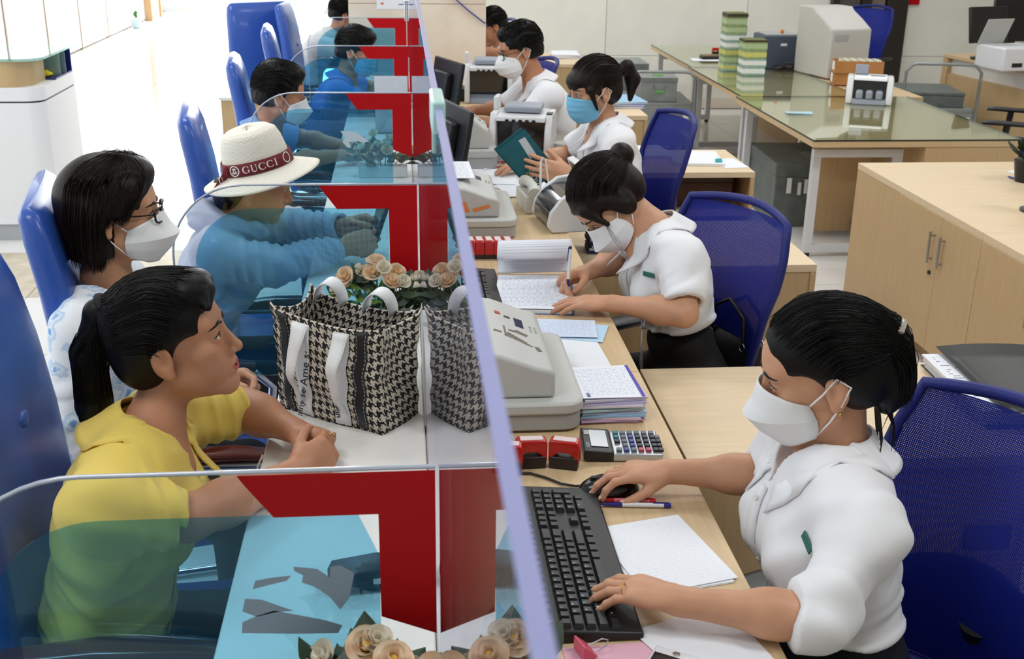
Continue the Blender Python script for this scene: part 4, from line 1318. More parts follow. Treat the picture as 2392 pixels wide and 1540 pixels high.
hr = hair_mesh(hb, T, 0.0035, org, M_hairb, t, 0.20)
hair_strands(T, org, t, M_hairb, comb((0, -0.11, 0.05)), 320, 3, hair=hr)
strands(t, org, T, [[(sx*0.066, 0.06, 0.0), (sx*0.074, 0.075+0.005*i, -0.04), (sx*0.068, 0.085+0.01*i, -0.085-0.01*i)] for sx in (-1, 1) for i in range(3)], M_hairb, 0.0007)
name_badge(t, org, (0.648, 2.878, 0.945), (-0.72, -0.55, 0.35), (-0.55, -0.2, 1), M_badge)

# ---- clerk with the green envelope
t, T, org = person('person', 'clerk in white shirt and blue mask holding up a green envelope', (0.88, 4.45, 0),
    hips=(0.89, 4.45, 0.60), chest=(0.835, 4.45, 0.915), neck=(0.800, 4.45, 1.065), head=(0.745, 4.44, 1.205), hf=(-0.93, -0.28, -0.20), hu=(-0.15, -0.05, 1),
    shL=(0.825, 4.285, 1.02), shR=(0.800, 4.62, 1.02), elL=(0.765, 4.20, 0.895), elR=(0.69, 4.70, 0.895), wrL=A3(1330, 412, 4.095), wrR=(0.52, 4.56, 0.89),
    hL=H((-0.93, 0.02, 0.28), (0.28, -0.1, 0.93), (0.05, -0.97, 0.1), POSE_PINCH), hR=H((-0.9, -0.4, 0), (0, -1, 0), (0, 0, 1), POSE_FLAT),
    knees=((0.46, 4.33, 0.54), (0.46, 4.58, 0.54)), feet=((0.42, 4.33, 0), (0.42, 4.58, 0)), mask='flat', sleeve=0.8, pants=M_blackc, res=(0.004, 0.0035, 0.006), wave_seed=3, fold=0.0024)
def hb(S):
    hair_cap(S, T, 0.014, -0.030)
    S.ell(T(0, 0.070, 0.050), (0.058, 0.034, 0.036), T.R, 0.015)
    S.chain([T(0, -0.105, 0.045), T(0, -0.155, 0.055), T(0, -0.172, 0.0), T(0, -0.150, -0.075)], [0.02, 0.026, 0.030, 0.010], 0.012)
    for sx in (-1, 1): S.cap(T(sx*0.070, 0.045, 0.02), T(sx*0.074, 0.030, -0.06), 0.013, 0.005, 0.012)
hr = hair_mesh(hb, T, 0.004, org, M_hairb, t, 0.22)
hair_strands(T, org, t, M_hairb, comb((0, -0.11, 0.05)), 260, 4, hair=hr)

# ---- two male clerks
def male_hair(T, org, t, res, m=None, top=0.012):
    def hb(S):
        hair_cap(S, T, 0.013, 0.004, male=True)
        S.ell(T(0, 0.035, 0.085+top), (0.060, 0.058, 0.034), T.R, 0.02)
        S.ell(T(0, -0.03, 0.095+top), (0.062, 0.06, 0.030), T.R, 0.02)
        S.folds(0.0012, [((1, 0.2, 0.1), 0.018, 0.5), ((0.3, 1, 0.2), 0.022, 1.5)])
    hr = hair_mesh(hb, T, res, org, m or M_hairk, t, 0.18, rel=1)
    hair_strands(T, org, t, m or M_hairk, comb((0.01, -0.095, 0.03)), 160, 9, r=0.0012, jit=0.008, lift=0.006, hair=hr)
def glasses(T, org, t, m):
    g = G()
    for sx in (-1, 1):
        sq = lambda v: math.copysign(abs(v)**0.6, v)
        c = [(sx*0.033+0.026*sq(math.cos(a)), 0.104-0.010*abs(math.cos(a))*(1 if (math.cos(a)*sx) > 0 else 0.2), 0.001+0.0165*sq(math.sin(a))) for a in [k*PI/12 for k in range(24)]]
        g.tube([T(*p)-org for p in c], 0.0025, 6, closed=True)
        g.tube([T(sx*0.055, 0.093, 0.006)-org, T(sx*0.071, 0.06, 0.007)-org, T(sx*0.081, -0.012, 0.010)-org], 0.0020, 6)
    g.tube([T(-0.008, 0.106, 0.004)-org, T(0.008, 0.106, 0.004)-org], 0.0018, 6)
    o = obj('glasses', g, m, t, smooth=60)
    for sx in (-1, 1):
        c = [T(sx*0.031+0.022*math.cos(a), 0.101, 0.001+0.0150*math.sin(a))-org for a in [k*PI/8 for k in range(16)]]
        gg = G(); gg.add(c, [tuple(range(16))]); obj('lens', gg, M_lens, o, solid=0.001)
M_lens = clear_mat('spectacle_lens', (0.97, 0.98, 0.98), f0=0.06)
M_specs = mat('spectacle_black', (14, 14, 15), 0.25)

t, T, org = person('person', 'bespectacled male clerk in white shirt and white mask reaching to his keyboard', (0.80, 5.6, 0),
    hips=(0.80, 5.6, 0.60), chest=(0.725, 5.6, 0.915), neck=(0.650, 5.6, 1.075), head=(0.570, 5.59, 1.222), hf=(-0.95, -0.10, -0.26), hu=(-0.25, 0, 1),
    shL=(0.690, 5.39, 1.025), shR=(0.660, 5.80, 1.025), elL=(0.545, 5.37, 0.900), elR=(0.520, 5.86, 0.900), wrL=AZ(1124, 284, 0.893), wrR=AZ(1108, 258, 0.893),
    hL=H((-0.9, 0.35, 0), (0, 1, 0), (0, 0, 1), POSE_FLAT), hR=H((-1, -0.1, 0), (0, -1, 0), (0, 0, 1), POSE_FLAT), male=True, skin=M_skin_d,
    knees=((0.40, 5.46, 0.54), (0.40, 5.74, 0.54)), feet=((0.38, 5.46, 0), (0.38, 5.74, 0)), mask='cup', sleeve=0.86, pants=M_blackc, res=(0.0045, 0.004, 0.008), wave_seed=4)
male_hair(T, org, t, 0.0045); glasses(T, org, t, M_specs)

hd = aty(1151, 62, 8.42)
t, T, org = person('person', 'male clerk in white shirt half hidden behind the marble column', (hd.x+0.22, 8.42, 0),
    hips=(hd.x+0.24, 8.42, 0.58), chest=(hd.x+0.15, 8.42, hd.z-0.29), neck=(hd.x+0.07, 8.42, hd.z-0.14), head=tuple(hd), hf=(-0.9, -0.05, -0.40), hu=(-0.35, 0, 1),
    shL=(hd.x+0.11, 8.22, hd.z-0.19), shR=(hd.x+0.09, 8.62, hd.z-0.19), elL=(hd.x+0.02, 8.19, 0.90), elR=(hd.x+0.02, 8.68, 0.90), wrL=(hd.x-0.16, 8.30, 0.895), wrR=(hd.x-0.16, 8.56, 0.895),
    hL=H((-1, 0.1, 0), (0, 1, 0), (0, 0, 1), POSE_FLAT), hR=H((-1, -0.1, 0), (0, -1, 0), (0, 0, 1), POSE_FLAT), male=True, skin=M_skin_d,
    knees=((hd.x-0.1, 8.29, 0.54), (hd.x-0.1, 8.56, 0.54)), feet=((hd.x-0.1, 8.29, 0), (hd.x-0.1, 8.56, 0)), sleeve=0.86, pants=M_blackc, res=(0.0055, 0.005, 0.009), wave_seed=5)
male_hair(T, org, t, 0.0055)

# ---- customer in yellow (nearest, left)
M_yel = mat('shirt_yellow', (232, 204, 96), 0.75, bump=0.10, bscale=16, var=0.04, scale=3, sheen=0.1)
HD = aty(408, 800, 1.96)
t, T, org = person('person', 'customer with black ponytail in yellow shirt, hands clasped on the ledge', (-0.62, 1.86, 0),
    hips=(-0.600, 1.88, 0.52), chest=(-0.515, 1.87, 0.830), neck=(HD.x-0.050, 1.92, HD.z-0.155), head=tuple(HD), hf=(0.98, 0.06, 0.21), hu=(-0.21, 0, 0.97),
    shL=(-0.475, 2.055, 0.935), shR=(-0.505, 1.690, 0.935), elL=(-0.335, 2.155, 0.905), elR=(-0.375, 1.735, 0.892), wrL=(-0.225, 2.060, 0.896), wrR=(-0.205, 1.905, 0.885),
    hL=H((0.82, -0.56, 0.06), (-0.4, -0.5, 0.35), (0.35, 0.35, 0.85), POSE_CLASP, 0.92), hR=H((0.62, 0.76, 0.10), (-0.5, 0.35, 0.75), (0.62, -0.62, 0.35), POSE_CLASP, 0.92),
    knees=((-0.24, 2.0, 0.50), (-0.24, 1.76, 0.50)), feet=((-0.28, 2.0, 0), (-0.28, 1.76, 0)), shirt=M_yel, pants=M_blackc, sleeve=0.92, skin=M_skin_d,
    res=(0.0026, 0.0027, 0.0045), lip=M_lip, fold=0.0022, nails_on=True, look_down=-0.05, wave_seed=6, collar_kw=dict(r0=0.060, r1=0.125, drop=0.078, open_=0.38), loose=1.06, armfat=1.08)
def hb(S):
    hair_cap(S, T, 0.013, 0.004)
    S.ell(T(0.0, 0.058, 0.096), (0.056, 0.040, 0.028), T.R, 0.025)
    S.cap(T(0.03, 0.086, 0.088), T(0.058, 0.086, 0.066), 0.016, 0.007, 0.018)
    S.ell(T(0, -0.070, 0.01), (0.062, 0.036, 0.056), T.R, 0.02)
    S.ell(T(0, -0.01, 0.100), (0.062, 0.07, 0.036), T.R, 0.02)
    S.chain([T(0, -0.080, 0.096), T(0, -0.112, 0.088), T(0, -0.152, 0.015), T(0, -0.172, -0.08), T(0, -0.180, -0.17), T(0, -0.172, -0.24)], [0.018, 0.021, 0.029, 0.031, 0.024, 0.006], 0.014)
hr = hair_mesh(hb, T, 0.003, org, M_hairk, t, 0.2, (T.c-np.array([0.27, 0.2, 0.36]), T.c+0.2))
hair_strands(T, org, t, M_hairk, comb((0, -0.090, 0.096)), 460, 5, hair=hr)
hair_strands(T, org, t, M_hairk, [[(0.018*math.cos(a), -0.100, 0.094+0.015*math.sin(a)), (0.026*math.cos(a), -0.140+0.016*math.sin(a), 0.03), (0.032*math.cos(a), -0.172+0.026*math.sin(a), -0.08), (0.02*math.cos(a), -0.180+0.02*math.sin(a), -0.19), (0.012*math.cos(a), -0.170+0.012*math.sin(a), -0.265)] for a in [2*PI*k/9 for k in range(10)]], 180, 6, jit=0.003, hair=hr)
g = G(); g.tube([T(0.020*math.cos(a), -0.096-0.006*math.sin(a), 0.094+0.020*math.sin(a))-org for a in [k*PI/6 for k in range(12)]], 0.008, 8, closed=True)
obj('hair_tie', g, mat('hair_tie', (18, 18, 20), 0.8), t, smooth=60)
ring_on(t, org, (-0.150, 2.010, 0.905), (0.5, -0.7, -0.3), 0.0096, M_gold)
fw_, up_, lt_ = nrm((0.93, 0.05, -0.25)), nrm((0.25, 0, 0.97)), np.array([0.05, -1.0, 0])
Pk = [np.array((-0.515, 1.87, 0.830))+fw_*0.14-lt_*(0.020+0.085*a)+up_*(0.055-0.095*b) for a in np.linspace(0, 1, 7) for b in np.linspace(0, 1, 7)]
Pk = drape(SHIRT_FIELD[0], Pk, 0.0030, 16, True)-org
g = G(); g.v = [tuple(p) for p in Pk]; g.f = [(a*7+b, a*7+b+1, a*7+b+8, a*7+b+7) for a in range(6) for b in range(6)]
obj('pocket', g, M_yel, t, smooth=60, solid=0.004)

# ---- customer in the flowered blouse
M_flor = mat('blouse_floral', (238, 241, 247), 0.7)
def floral(m):
    N, L = m.node_tree.nodes, m.node_tree.links
    tc = N.new('ShaderNodeTexCoord'); nz = N.new('ShaderNodeTexNoise'); nz.inputs['Scale'].default_value = 38; nz.inputs['Detail'].default_value = 3
    L.new(tc.outputs['Object'], nz.inputs['Vector'])
    mv = N.new('ShaderNodeVectorMath'); mv.operation = 'MULTIPLY_ADD'; mv.inputs[1].default_value = (0.035, 0.035, 0.035); L.new(nz.outputs['Color'], mv.inputs[0]); L.new(tc.outputs['Object'], mv.inputs[2])
    vo = N.new('ShaderNodeTexVoronoi'); vo.inputs['Scale'].default_value = 17; L.new(mv.outputs[0], vo.inputs['Vector'])
    rp = N.new('ShaderNodeValToRGB'); el = rp.color_ramp.elements
    el[0].position = 0.0; el[0].color = (*lin((92, 140, 208)), 1); el[1].position = 0.62; el[1].color = (*lin((240, 243, 248)), 1)
    for p_, c_ in ((0.16, (132, 176, 226)), (0.24, (228, 236, 246)), (0.36, (184, 208, 236)), (0.44, (238, 242, 248))):
        e_ = el.new(p_); e_.color = (*lin(c_), 1)
    L.new(vo.outputs['Distance'], rp.inputs['Fac']); L.new(rp.outputs['Color'], N['Principled BSDF'].inputs['Base Color'])
floral(M_flor)
HD = aty(268, 497, 2.58)
t, T, org = person('person', 'customer with brown bob, glasses and white mask in a blue flowered blouse', (-0.80, 2.58, 0),
    hips=(-0.70, 2.58, 0.52), chest=(-0.710, 2.58, 0.85), neck=(HD.x-0.04, 2.58, HD.z-0.148), head=tuple(HD), hf=(0.99, 0.10, 0.0), hu=(-0.05, 0, 1),
    shL=(-0.700, 2.750, 0.985), shR=(-0.715, 2.410, 0.985), elL=(-0.66, 2.80, 0.74), elR=(-0.765, 2.385, 0.735), wrL=(-0.47, 2.70, 0.74), wrR=(-0.58, 2.45, 0.72),
    hL=H((0.9, -0.3, 0.15), (0, -0.5, 0.8), (0.1, 0.8, 0.5), POSE_GRIP), hR=H((0.95, 0.2, 0), (0, 1, 0.2), (0, 0, 1), POSE_FLAT),
    knees=((-0.42, 2.70, 0.50), (-0.42, 2.46, 0.50)), feet=((-0.42, 2.70, 0), (-0.42, 2.46, 0)), shirt=M_flor, pants=M_blackc, long_=True, mask='boat',
    res=(0.0032, 0.0032, 0.0055), fold=0.0018, hem=0.02, neck_open=0.082, vneck=0.09, collar_on=False, wave_seed=7, loose=0.98)
def hb(S):
    hair_cap(S, T, 0.016, 0.0)
    S.ell(T(0, 0.045, 0.092), (0.066, 0.05, 0.036), T.R, 0.02)
    for sx in (-1, 1):
        S.cap(T(sx*0.060, -0.025, 0.03), T(sx*0.062, -0.035, -0.085), 0.034, 0.034, 0.03, cut=True)
        S.cap(T(sx*0.060, 0.045, 0.07), T(sx*0.076, 0.012, 0.01), 0.026, 0.016, 0.02)
    S.cap(T(0, -0.062, 0.03), T(0, -0.066, -0.098), 0.056, 0.052, 0.04, cut=True)
    for sx in (-1, 1):
        S.ell(T(sx*0.088, 0.010, -0.022), (0.026, 0.024, 0.034), T.R, 0.008, '-')
    S.ell(T(0, 0.02, -0.105), (0.055, 0.06, 0.07), T.R, 0.01, '-')
hr = hair_mesh(hb, T, 0.0032, org, M_hairb, t, 0.2)
bp = []
for k in range(15):
    a = -2.5+5.0*k/14; s_, c_ = math.sin(a), math.cos(a)
    bp.append([(0.02*s_, 0.03+0.02*c_, 0.135), (0.085*s_, -0.015+0.075*c_*(0.9 if c_ > 0 else 1.1), 0.085), (0.100*s_, -0.03+0.055*c_*(0.6 if c_ > 0 else 1.5), 0.0), (0.088*s_, -0.035+0.045*c_*(0.3 if c_ > 0 else 1.6), -0.102-0.01*abs(s_))])
bp = [p for p in bp if not (math.cos(-2.5+5.0*bp.index(p)/14) > 0.82)]
h1, h2 = bp[:len(bp)//2], bp[len(bp)//2:]
for q, hh_ in enumerate((h1, h2)): hair_strands(T, org, t, M_hairb, hh_, 230, 7+q, hair=hr)
for sx in (-1, 1):
    hair_strands(T, org, t, M_hairb, [[(0.012*sx, 0.05-0.02*k, 0.134), (sx*0.052, 0.082-0.022*k, 0.098), (sx*0.078, 0.060-0.022*k, 0.045), (sx*0.086, 0.030-0.02*k, -0.01)] for k in range(4)], 110, 31+sx, hair=hr)
glasses(T, org, t, M_specs)

# ---- customer in the sun hat
M_hood = mat('hoodie_lilac', (178, 184, 204), 0.85, bump=0.10, bscale=16)
HD = aty(600, 422, 3.36)
t, T, org = person('person', 'customer in a pale hoodie and wide sun hat with a dark red lettered band', (-0.62, 3.36, 0),
    hips=(-0.70, 3.36, 0.50), chest=(-0.565, 3.36, 0.82), neck=(HD.x-0.075, 3.36, HD.z-0.135), head=tuple(HD), hf=(0.93, 0.10, -0.28), hu=(0.25, 0, 0.95),
    shL=(-0.515, 3.54, 0.925), shR=(-0.545, 3.18, 0.925), elL=(-0.36, 3.58, 0.90), elR=(-0.38, 3.17, 0.895), wrL=(-0.185, 3.46, 0.93), wrR=(-0.180, 3.28, 0.915),
    hL=H((0.9, -0.2, 0.2), (0, -0.6, 0.8), (0.1, 0.8, 0.5), POSE_GRIP), hR=H((0.9, 0.3, 0.15), (0, 0.6, 0.8), (0.1, -0.8, 0.5), POSE_GRIP),
    knees=((-0.28, 3.48, 0.50), (-0.28, 3.24, 0.50)), feet=((-0.30, 3.48, 0), (-0.30, 3.24, 0)), shirt=M_hood, pants=M_navy, long_=True, skin=M_skin_d,
    res=(0.0035, 0.0035, 0.006), fold=0.0020, hem=0.0, neck_open=0.066, vneck=0.03, collar_on=False, wave_seed=8, lip=M_lip, loose=1.06)
HF = Frame(tuple(aty(604, 392, 3.36)), (0.97, 0.0, 0.22), (-0.22, -0.03, 0.97))
def hb(S): hair_cap(S, T, 0.002, 0.0); S.ell(T(0, -0.07, -0.05), (0.06, 0.05, 0.06), T.R, 0.02); S.box(HF(0, 0, 0.098), (0.2, 0.2, 0.1), HF.R, 0.0, 0.0, '-')
hair_mesh(hb, T, 0.004, org, M_hairb, t, 0.18)
def hb(S):                                  # hood lying on the shoulders
    c = np.array(T(0, -0.03, -0.135))
    for k in range(14):
        a0 = 0.45+(2*PI-0.9)*k/14; a1 = 0.45+(2*PI-0.9)*(k+1)/14
        f_ = lambda a: T(0.082*math.sin(a), -0.035+0.088*math.cos(a), -0.128-0.022*math.cos(a)*0.6-(0.03 if math.cos(a) < 0 else 0)*abs(math.cos(a)))
        r_ = lambda a: 0.024+0.020*max(0, -math.cos(a))
        S.cap(f_(a0), f_(a1), r_(a0), r_(a1), 0.02)
    S.folds(0.0022, [((0.2, 0.3, 1), 0.035, 0.3), ((1, 0.4, 0.2), 0.06, 1.0)])
hair_mesh(hb, T, 0.005, org, M_hood, t, 0.2, (T.c-0.28, T.c+0.2), name='hood')
HAT_T, HAT_O, HAT_P = T, org, t

# ---- three male customers farther along
M_polo = mat('polo_blue', (52, 122, 205), 0.8, bump=0.08, bscale=16)
M_polo2 = mat('shirt_pale_blue', (128, 168, 222), 0.8, bump=0.08, bscale=16)
M_wsh = mat('shirt_offwhite', (228, 226, 226), 0.8)
def customer(lab, u, v, y, shirt, seed, hf, mask=None, res=(0.0045, 0.0045, 0.008), reach=0.0, long_=False, lean=0.11, **kw):
    HD = aty(u, v, y)
    t, T, org = person('person', lab, (HD.x-0.22, y, 0), hips=(HD.x-0.15-lean, y, 0.50), chest=(HD.x-lean-0.03, y, HD.z-0.30), neck=(HD.x-0.065, y, HD.z-0.145), head=tuple(HD), hf=hf, hu=(0.12, 0, 1),
        shL=(HD.x-lean+0.025, y+0.20, HD.z-0.20), shR=(HD.x-lean+0.005, y-0.20, HD.z-0.20), elL=(HD.x+0.05, y+0.25, 0.905), elR=(HD.x+0.05, y-0.24, 0.90), wrL=(HD.x+0.25+reach, y+0.12, 0.895), wrR=(HD.x+0.24+reach, y-0.08, 0.895),
        hL=H((0.95, -0.2, 0), (0, -1, 0), (0, 0, 1), POSE_FLAT), hR=H((0.95, 0.2, 0), (0, 1, 0), (0, 0, 1), POSE_FLAT), male=True, skin=M_skin_d,
        knees=((HD.x+0.12, y+0.12, 0.50), (HD.x+0.12, y-0.12, 0.50)), feet=((HD.x+0.10, y+0.12, 0), (HD.x+0.10, y-0.12, 0)), shirt=shirt, pants=M_navy, sleeve=0.85, long_=long_, mask=mask, res=res, wave_seed=seed, **kw)
    return t, T, org
t, T, org = customer('man in white mask and pale blue shirt, just behind the sun hat', 655, 222, 4.80, M_polo2, 9, (0.96, 0.20, -0.16), 'boat')
male_hair(T, org, t, 0.0045)
t, T, org = customer('man with crew cut and blue mask in a blue shirt, behind the fourth divider', 832, 122, 6.30, M_polo, 10, (0.93, -0.15, -0.22), 'flat', res=(0.005, 0.005, 0.009))
male_hair(T, org, t, 0.005)
t, T, org = customer('man in an off-white shirt at the far end, beside the marble column', 803, 34, 8.62, M_wsh, 11, (0.9, 0.3, -0.25), None, res=(0.006, 0.006, 0.01), long_=True, lean=0.20)
male_hair(T, org, t, 0.006)
# ================================================================ chairs
M_vinyl = mat('blue_vinyl', (44, 84, 172), 0.33, var=0.05, scale=6, bump=0.03, bscale=120, coat=0.15)
M_armw = mat('arm_wood', (92, 34, 22), 0.22, coat=0.5)
def loft(g, prof, n=20, p=4.0, cap=True):
    """prof: list of (centre, half_width_vec, half_thick_vec) -> rounded-section solid"""
    base = len(g.v)
    for c, a, b in prof:
        c, a, b = Vector(c), Vector(a), Vector(b)
        for k in range(n):
            th = 2*PI*k/n
            cx, sx = math.cos(th), math.sin(th)
            e = 2.0/p
            g.v.append(tuple(c+a*(math.copysign(abs(cx)**e, cx))+b*(math.copysign(abs(sx)**e, sx))))
    m = len(prof)
    for i in range(m-1):
        for k in range(n):
            q = base+i*n+k; r = base+i*n+(k+1) % n
            g.f.append((q, r, r+n, q+n))
    if cap:
        g.f.append(tuple(base+k for k in range(n-1, -1, -1))); g.f.append(tuple(base+(m-1)*n+k for k in range(n)))
    return g

def make_guest_chair(label):
    t = thing('guest_chair', label, 'chair', (0, 0, 0), 0, 'blue high-backed customer chairs')
    pr = [((-0.205, 0.43), 0.225, 0.030), ((-0.215, 0.50), 0.238, 0.036), ((-0.222, 0.62), 0.245, 0.040), ((-0.226, 0.78), 0.248, 0.042),
          ((-0.236, 0.92), 0.246, 0.042), ((-0.252, 1.06), 0.240, 0.040), ((-0.274, 1.18), 0.230, 0.037), ((-0.286, 1.232), 0.218, 0.030), ((-0.292, 1.250), 0.200, 0.014)]
    g = G(); prof = []
    for i, ((x, z), w, th) in enumerate(pr):
        a = pr[max(i-1, 0)][0]; b = pr[min(i+1, len(pr)-1)][0]
        d = Vector((b[0]-a[0], 0, b[1]-a[1])).normalized(); n = Vector((d.z, 0, -d.x))
        prof.append(((x, 0, z), (0, w, 0), n*th))
    loft(g, prof, 28, 4.5)
    bk = obj('backrest', g, M_vinyl, t, smooth=50)
    gb = G(); gb.sphere((-0.204, 0, 0.98), (0.009, 0.026, 0.017), 12, 8); obj('button', gb, M_vinyl, bk, smooth=60)
    g = G()
    loft(g, [((-0.20, 0, 0.425), (0, 0.235, 0), (0, 0, 0.040)), ((-0.05, 0, 0.43), (0, 0.25, 0), (0, 0, 0.050)), ((0.15, 0, 0.435), (0, 0.25, 0), (0, 0, 0.050)), ((0.25, 0, 0.425), (0, 0.24, 0), (0, 0, 0.040)), ((0.275, 0, 0.415), (0, 0.22, 0), (0, 0, 0.02))], 24, 4.0)
    obj('seat', g, M_vinyl, t, smooth=50)
    for s in (-1, 1):
        g = G(); y = s*0.285
        g.tube([(-0.235, s*0.25, 0.60), (-0.25, y, 0.645), (-0.20, y, 0.648), (0.0, y, 0.640), (0.19, y, 0.625), (0.235, y, 0.58), (0.20, y, 0.30), (0.22, y, 0.05), (0.16, y, 0.014), (-0.20, y, 0.014), (-0.26, s*0.24, 0.014)], 0.0125, 10)
        arm = obj('arm_frame', g, M_chrome, t, smooth=50)
        g = G(); loft(g, [((-0.27, y, 0.660), (0, 0.022, 0), (0, 0, 0.010)), ((-0.05, y, 0.672), (0, 0.030, 0), (0, 0, 0.013)), ((0.10, y, 0.664), (0, 0.030, 0), (0, 0, 0.013)), ((0.19, y, 0.648), (0, 0.024, 0), (0, 0, 0.010))], 14, 3.0)
        obj('armrest', g, M_armw, t, smooth=60)
    g = G(); g.tube([(-0.26, -0.24, 0.014), (-0.265, 0.24, 0.014)], 0.0125, 10); g.tube([(0.20, -0.285, 0.36), (0.20, 0.285, 0.36)], 0.011, 10)
    obj('cross_bar', g, M_chrome, t, smooth=50)
    return t
gc0 = make_guest_chair('high-backed blue chair with wooden arms behind the yellow shirt')
gc0.location = (-0.50, 1.97, 0); gc0.rotation_euler = (0, 0, math.radians(2))
for lab, x, y, a in (('blue chair behind the woman in the flowered blouse', -0.56, 2.70, 11),
                     ('empty blue chair in the bottom left corner behind the nearest divider', -0.50, 1.08, 4),
                     ('blue chair behind the customer in the sun hat, seen from its edge', -0.41, 3.80, 8),
                     ('blue chair seen edge-on behind the man in the pale blue shirt', -0.44, 5.10, 6),
                     ('blue chair turned to face the lens, with a round button on its back', -0.80, 7.75, -58),
                     ('pale-edged blue chair next to the chair turned to the lens', -0.44, 6.42, 5),
                     ('farthest blue chair, behind the man in the off-white shirt', -0.50, 7.95, -4)):
    dup(gc0, (x, y, 0), math.radians(a), lab)

M_mesh = mat('mesh_blue', (8, 24, 112), 0.55, var=0.12, scale=14, bump=0.12, bscale=160)
M_seatb = mat('seat_blue', (12, 24, 84), 0.85, bump=0.1, bscale=90)
def mesh_fabric():
    """woven blue mesh: fine round holes let what lies behind show through"""
    m = mat('mesh_weave', (9, 30, 132), 0.6, spec=0.3)
    nt = m.node_tree; N = nt.nodes; L = nt.links; b = N['Principled BSDF']
    uv = N.new('ShaderNodeUVMap'); mp = N.new('ShaderNodeMapping'); mp.inputs['Scale'].default_value = (130, 150, 1)
    L.new(uv.outputs[0], mp.inputs[0])
    vo = N.new('ShaderNodeTexVoronoi'); vo.inputs['Scale'].default_value = 1.0; vo.inputs['Randomness'].default_value = 0.0
    L.new(mp.outputs[0], vo.inputs['Vector'])
    gt = N.new('ShaderNodeMath'); gt.operation = 'GREATER_THAN'; gt.inputs[1].default_value = 0.13
    L.new(vo.outputs['Distance'], gt.inputs[0])
    L.new(gt.outputs[0], b.inputs['Alpha'])
    return m
M_weave = mesh_fabric()
def make_task_chair(label):
    t = thing('task_chair', label, 'chair', (0, 0, 0), 0, 'blue mesh office chairs of the tellers')
    def half_w(b): return 0.150+0.085*min(1, b*1.5)**0.8-0.03*max(0, b-0.8)/0.2
    def bp(a, b):
        w = half_w(b); y = (a-0.5)*2*w
        z = 0.54+0.52*b
        x = -0.215-0.02*b-0.075*max(0, b-0.5)**1.3*2+0.05*(abs(a-0.5)*2)**2
        return Vector((x, y, z))
    g = G(); g.grid(lambda a, b: bp(0.01+0.98*a, 0.01+0.985*b), 18, 20, uv=True)
    bk = obj('backrest', g, M_weave, t, smooth=60)
    fr = [bp(0, b/12) for b in range(13)]+[bp(a/10, 1.0)+Vector((0, 0, 0.022*math.sin(PI*a/10))) for a in range(1, 10)]+[bp(1, b/12) for b in range(12, -1, -1)]+[bp(a/8, 0) for a in range(7, 0, -1)]
    g = G(); g.tube(fr, 0.012, 8, closed=True, flat=1.0)
    obj('back_frame', g, M_mesh, t, smooth=60)
    g = G(); g.grid(lambda a, b: bp(0.04+0.92*a, 0.02+0.45*b*(0.7+0.3*math.sin(PI*a)))+Vector((-0.014, 0, 0)), 12, 8); obj('lumbar_panel', g, M_mesh, t, smooth=60, solid=0.008)
    g = G(); g.tube([(-0.225, 0, 0.66), (-0.265, 0, 0.55), (-0.22, 0, 0.43), (-0.05, 0, 0.40)], [0.030, 0.032, 0.030, 0.028], 10, flat=0.6)
    obj('back_spine', g, M_black, t, smooth=60)
    g = G(); loft(g, [((-0.23, 0, 0.455), (0, 0.20, 0), (0, 0, 0.022)), ((-0.20, 0, 0.46), (0, 0.235, 0), (0, 0, 0.035)), ((0.0, 0, 0.462), (0, 0.25, 0), (0, 0, 0.040)), ((0.18, 0, 0.46), (0, 0.245, 0), (0, 0, 0.038)), ((0.25, 0, 0.45), (0, 0.21, 0), (0, 0, 0.022))], 24, 3.5)
    obj('seat', g, M_seatb, t, smooth=50)
    for s in (-1, 1):
        y = s*0.295
        g = G(); g.tube([(0.02, s*0.18, 0.41), (0.01, y, 0.43), (-0.01, y, 0.50), (-0.02, y, 0.635)], [0.018, 0.020, 0.020, 0.022], 10, flat=0.7)
        obj('arm_post', g, M_black, t, smooth=60)
        g = G(); loft(g, [((-0.16, y, 0.648), (0, 0.022, 0), (0, 0, 0.010)), ((-0.12, y, 0.65), (0, 0.038, 0), (0, 0, 0.014)), ((0.08, y, 0.65), (0, 0.040, 0), (0, 0, 0.014)), ((0.13, y, 0.645), (0, 0.024, 0), (0, 0, 0.010))], 14, 3.0)
        obj('armrest', g, M_black, t, smooth=60)
        g = G(); g.cyl((-0.02, y+s*0.020, 0.52), (-0.02, y+s*0.026, 0.52), 0.012); obj('cap', g, M_steel, t, smooth=50)
    g = G(); g.cyl((0, 0, 0.10), (0, 0, 0.42), 0.026, n=14); g.cyl((0, 0, 0.38), (0, 0, 0.425), 0.08, n=14)
    obj('gas_column', g, M_black, t, smooth=50)
    for k in range(5):
        a = 2*PI*k/5+0.3; d = Vector((math.cos(a), math.sin(a), 0))
        g = G(); g.tube([d*0.02+Vector((0, 0, 0.115)), d*0.16+Vector((0, 0, 0.095)), d*0.30+Vector((0, 0, 0.075))], [0.028, 0.022, 0.015], 8, flat=0.7)
        lg = obj('leg', g, M_black, t, smooth=60)
        g = G(); n = d.cross(Vector((0, 0, 1))); c = d*0.30+Vector((0, 0, 0.028)); g.cyl(c-n*0.018, c+n*0.018, 0.028, n=12)
        obj('caster', g, M_black, lg, smooth=50)
    return t
tc0 = make_task_chair('blue mesh office chair of the clerk with the mouse, at the right frame edge')
def place_task(o, c, a):          # c = where the middle of the backrest is
    a = math.radians(a); off = Matrix.Rotation(a, 3, 'Z') @ Vector((-0.25, 0, 0))
    o.location = (c.x-off.x, c.y-off.y, 0); o.rotation_euler = (0, 0, a)
place_task(tc0, aty(2300, 1440, 1.66), 203)
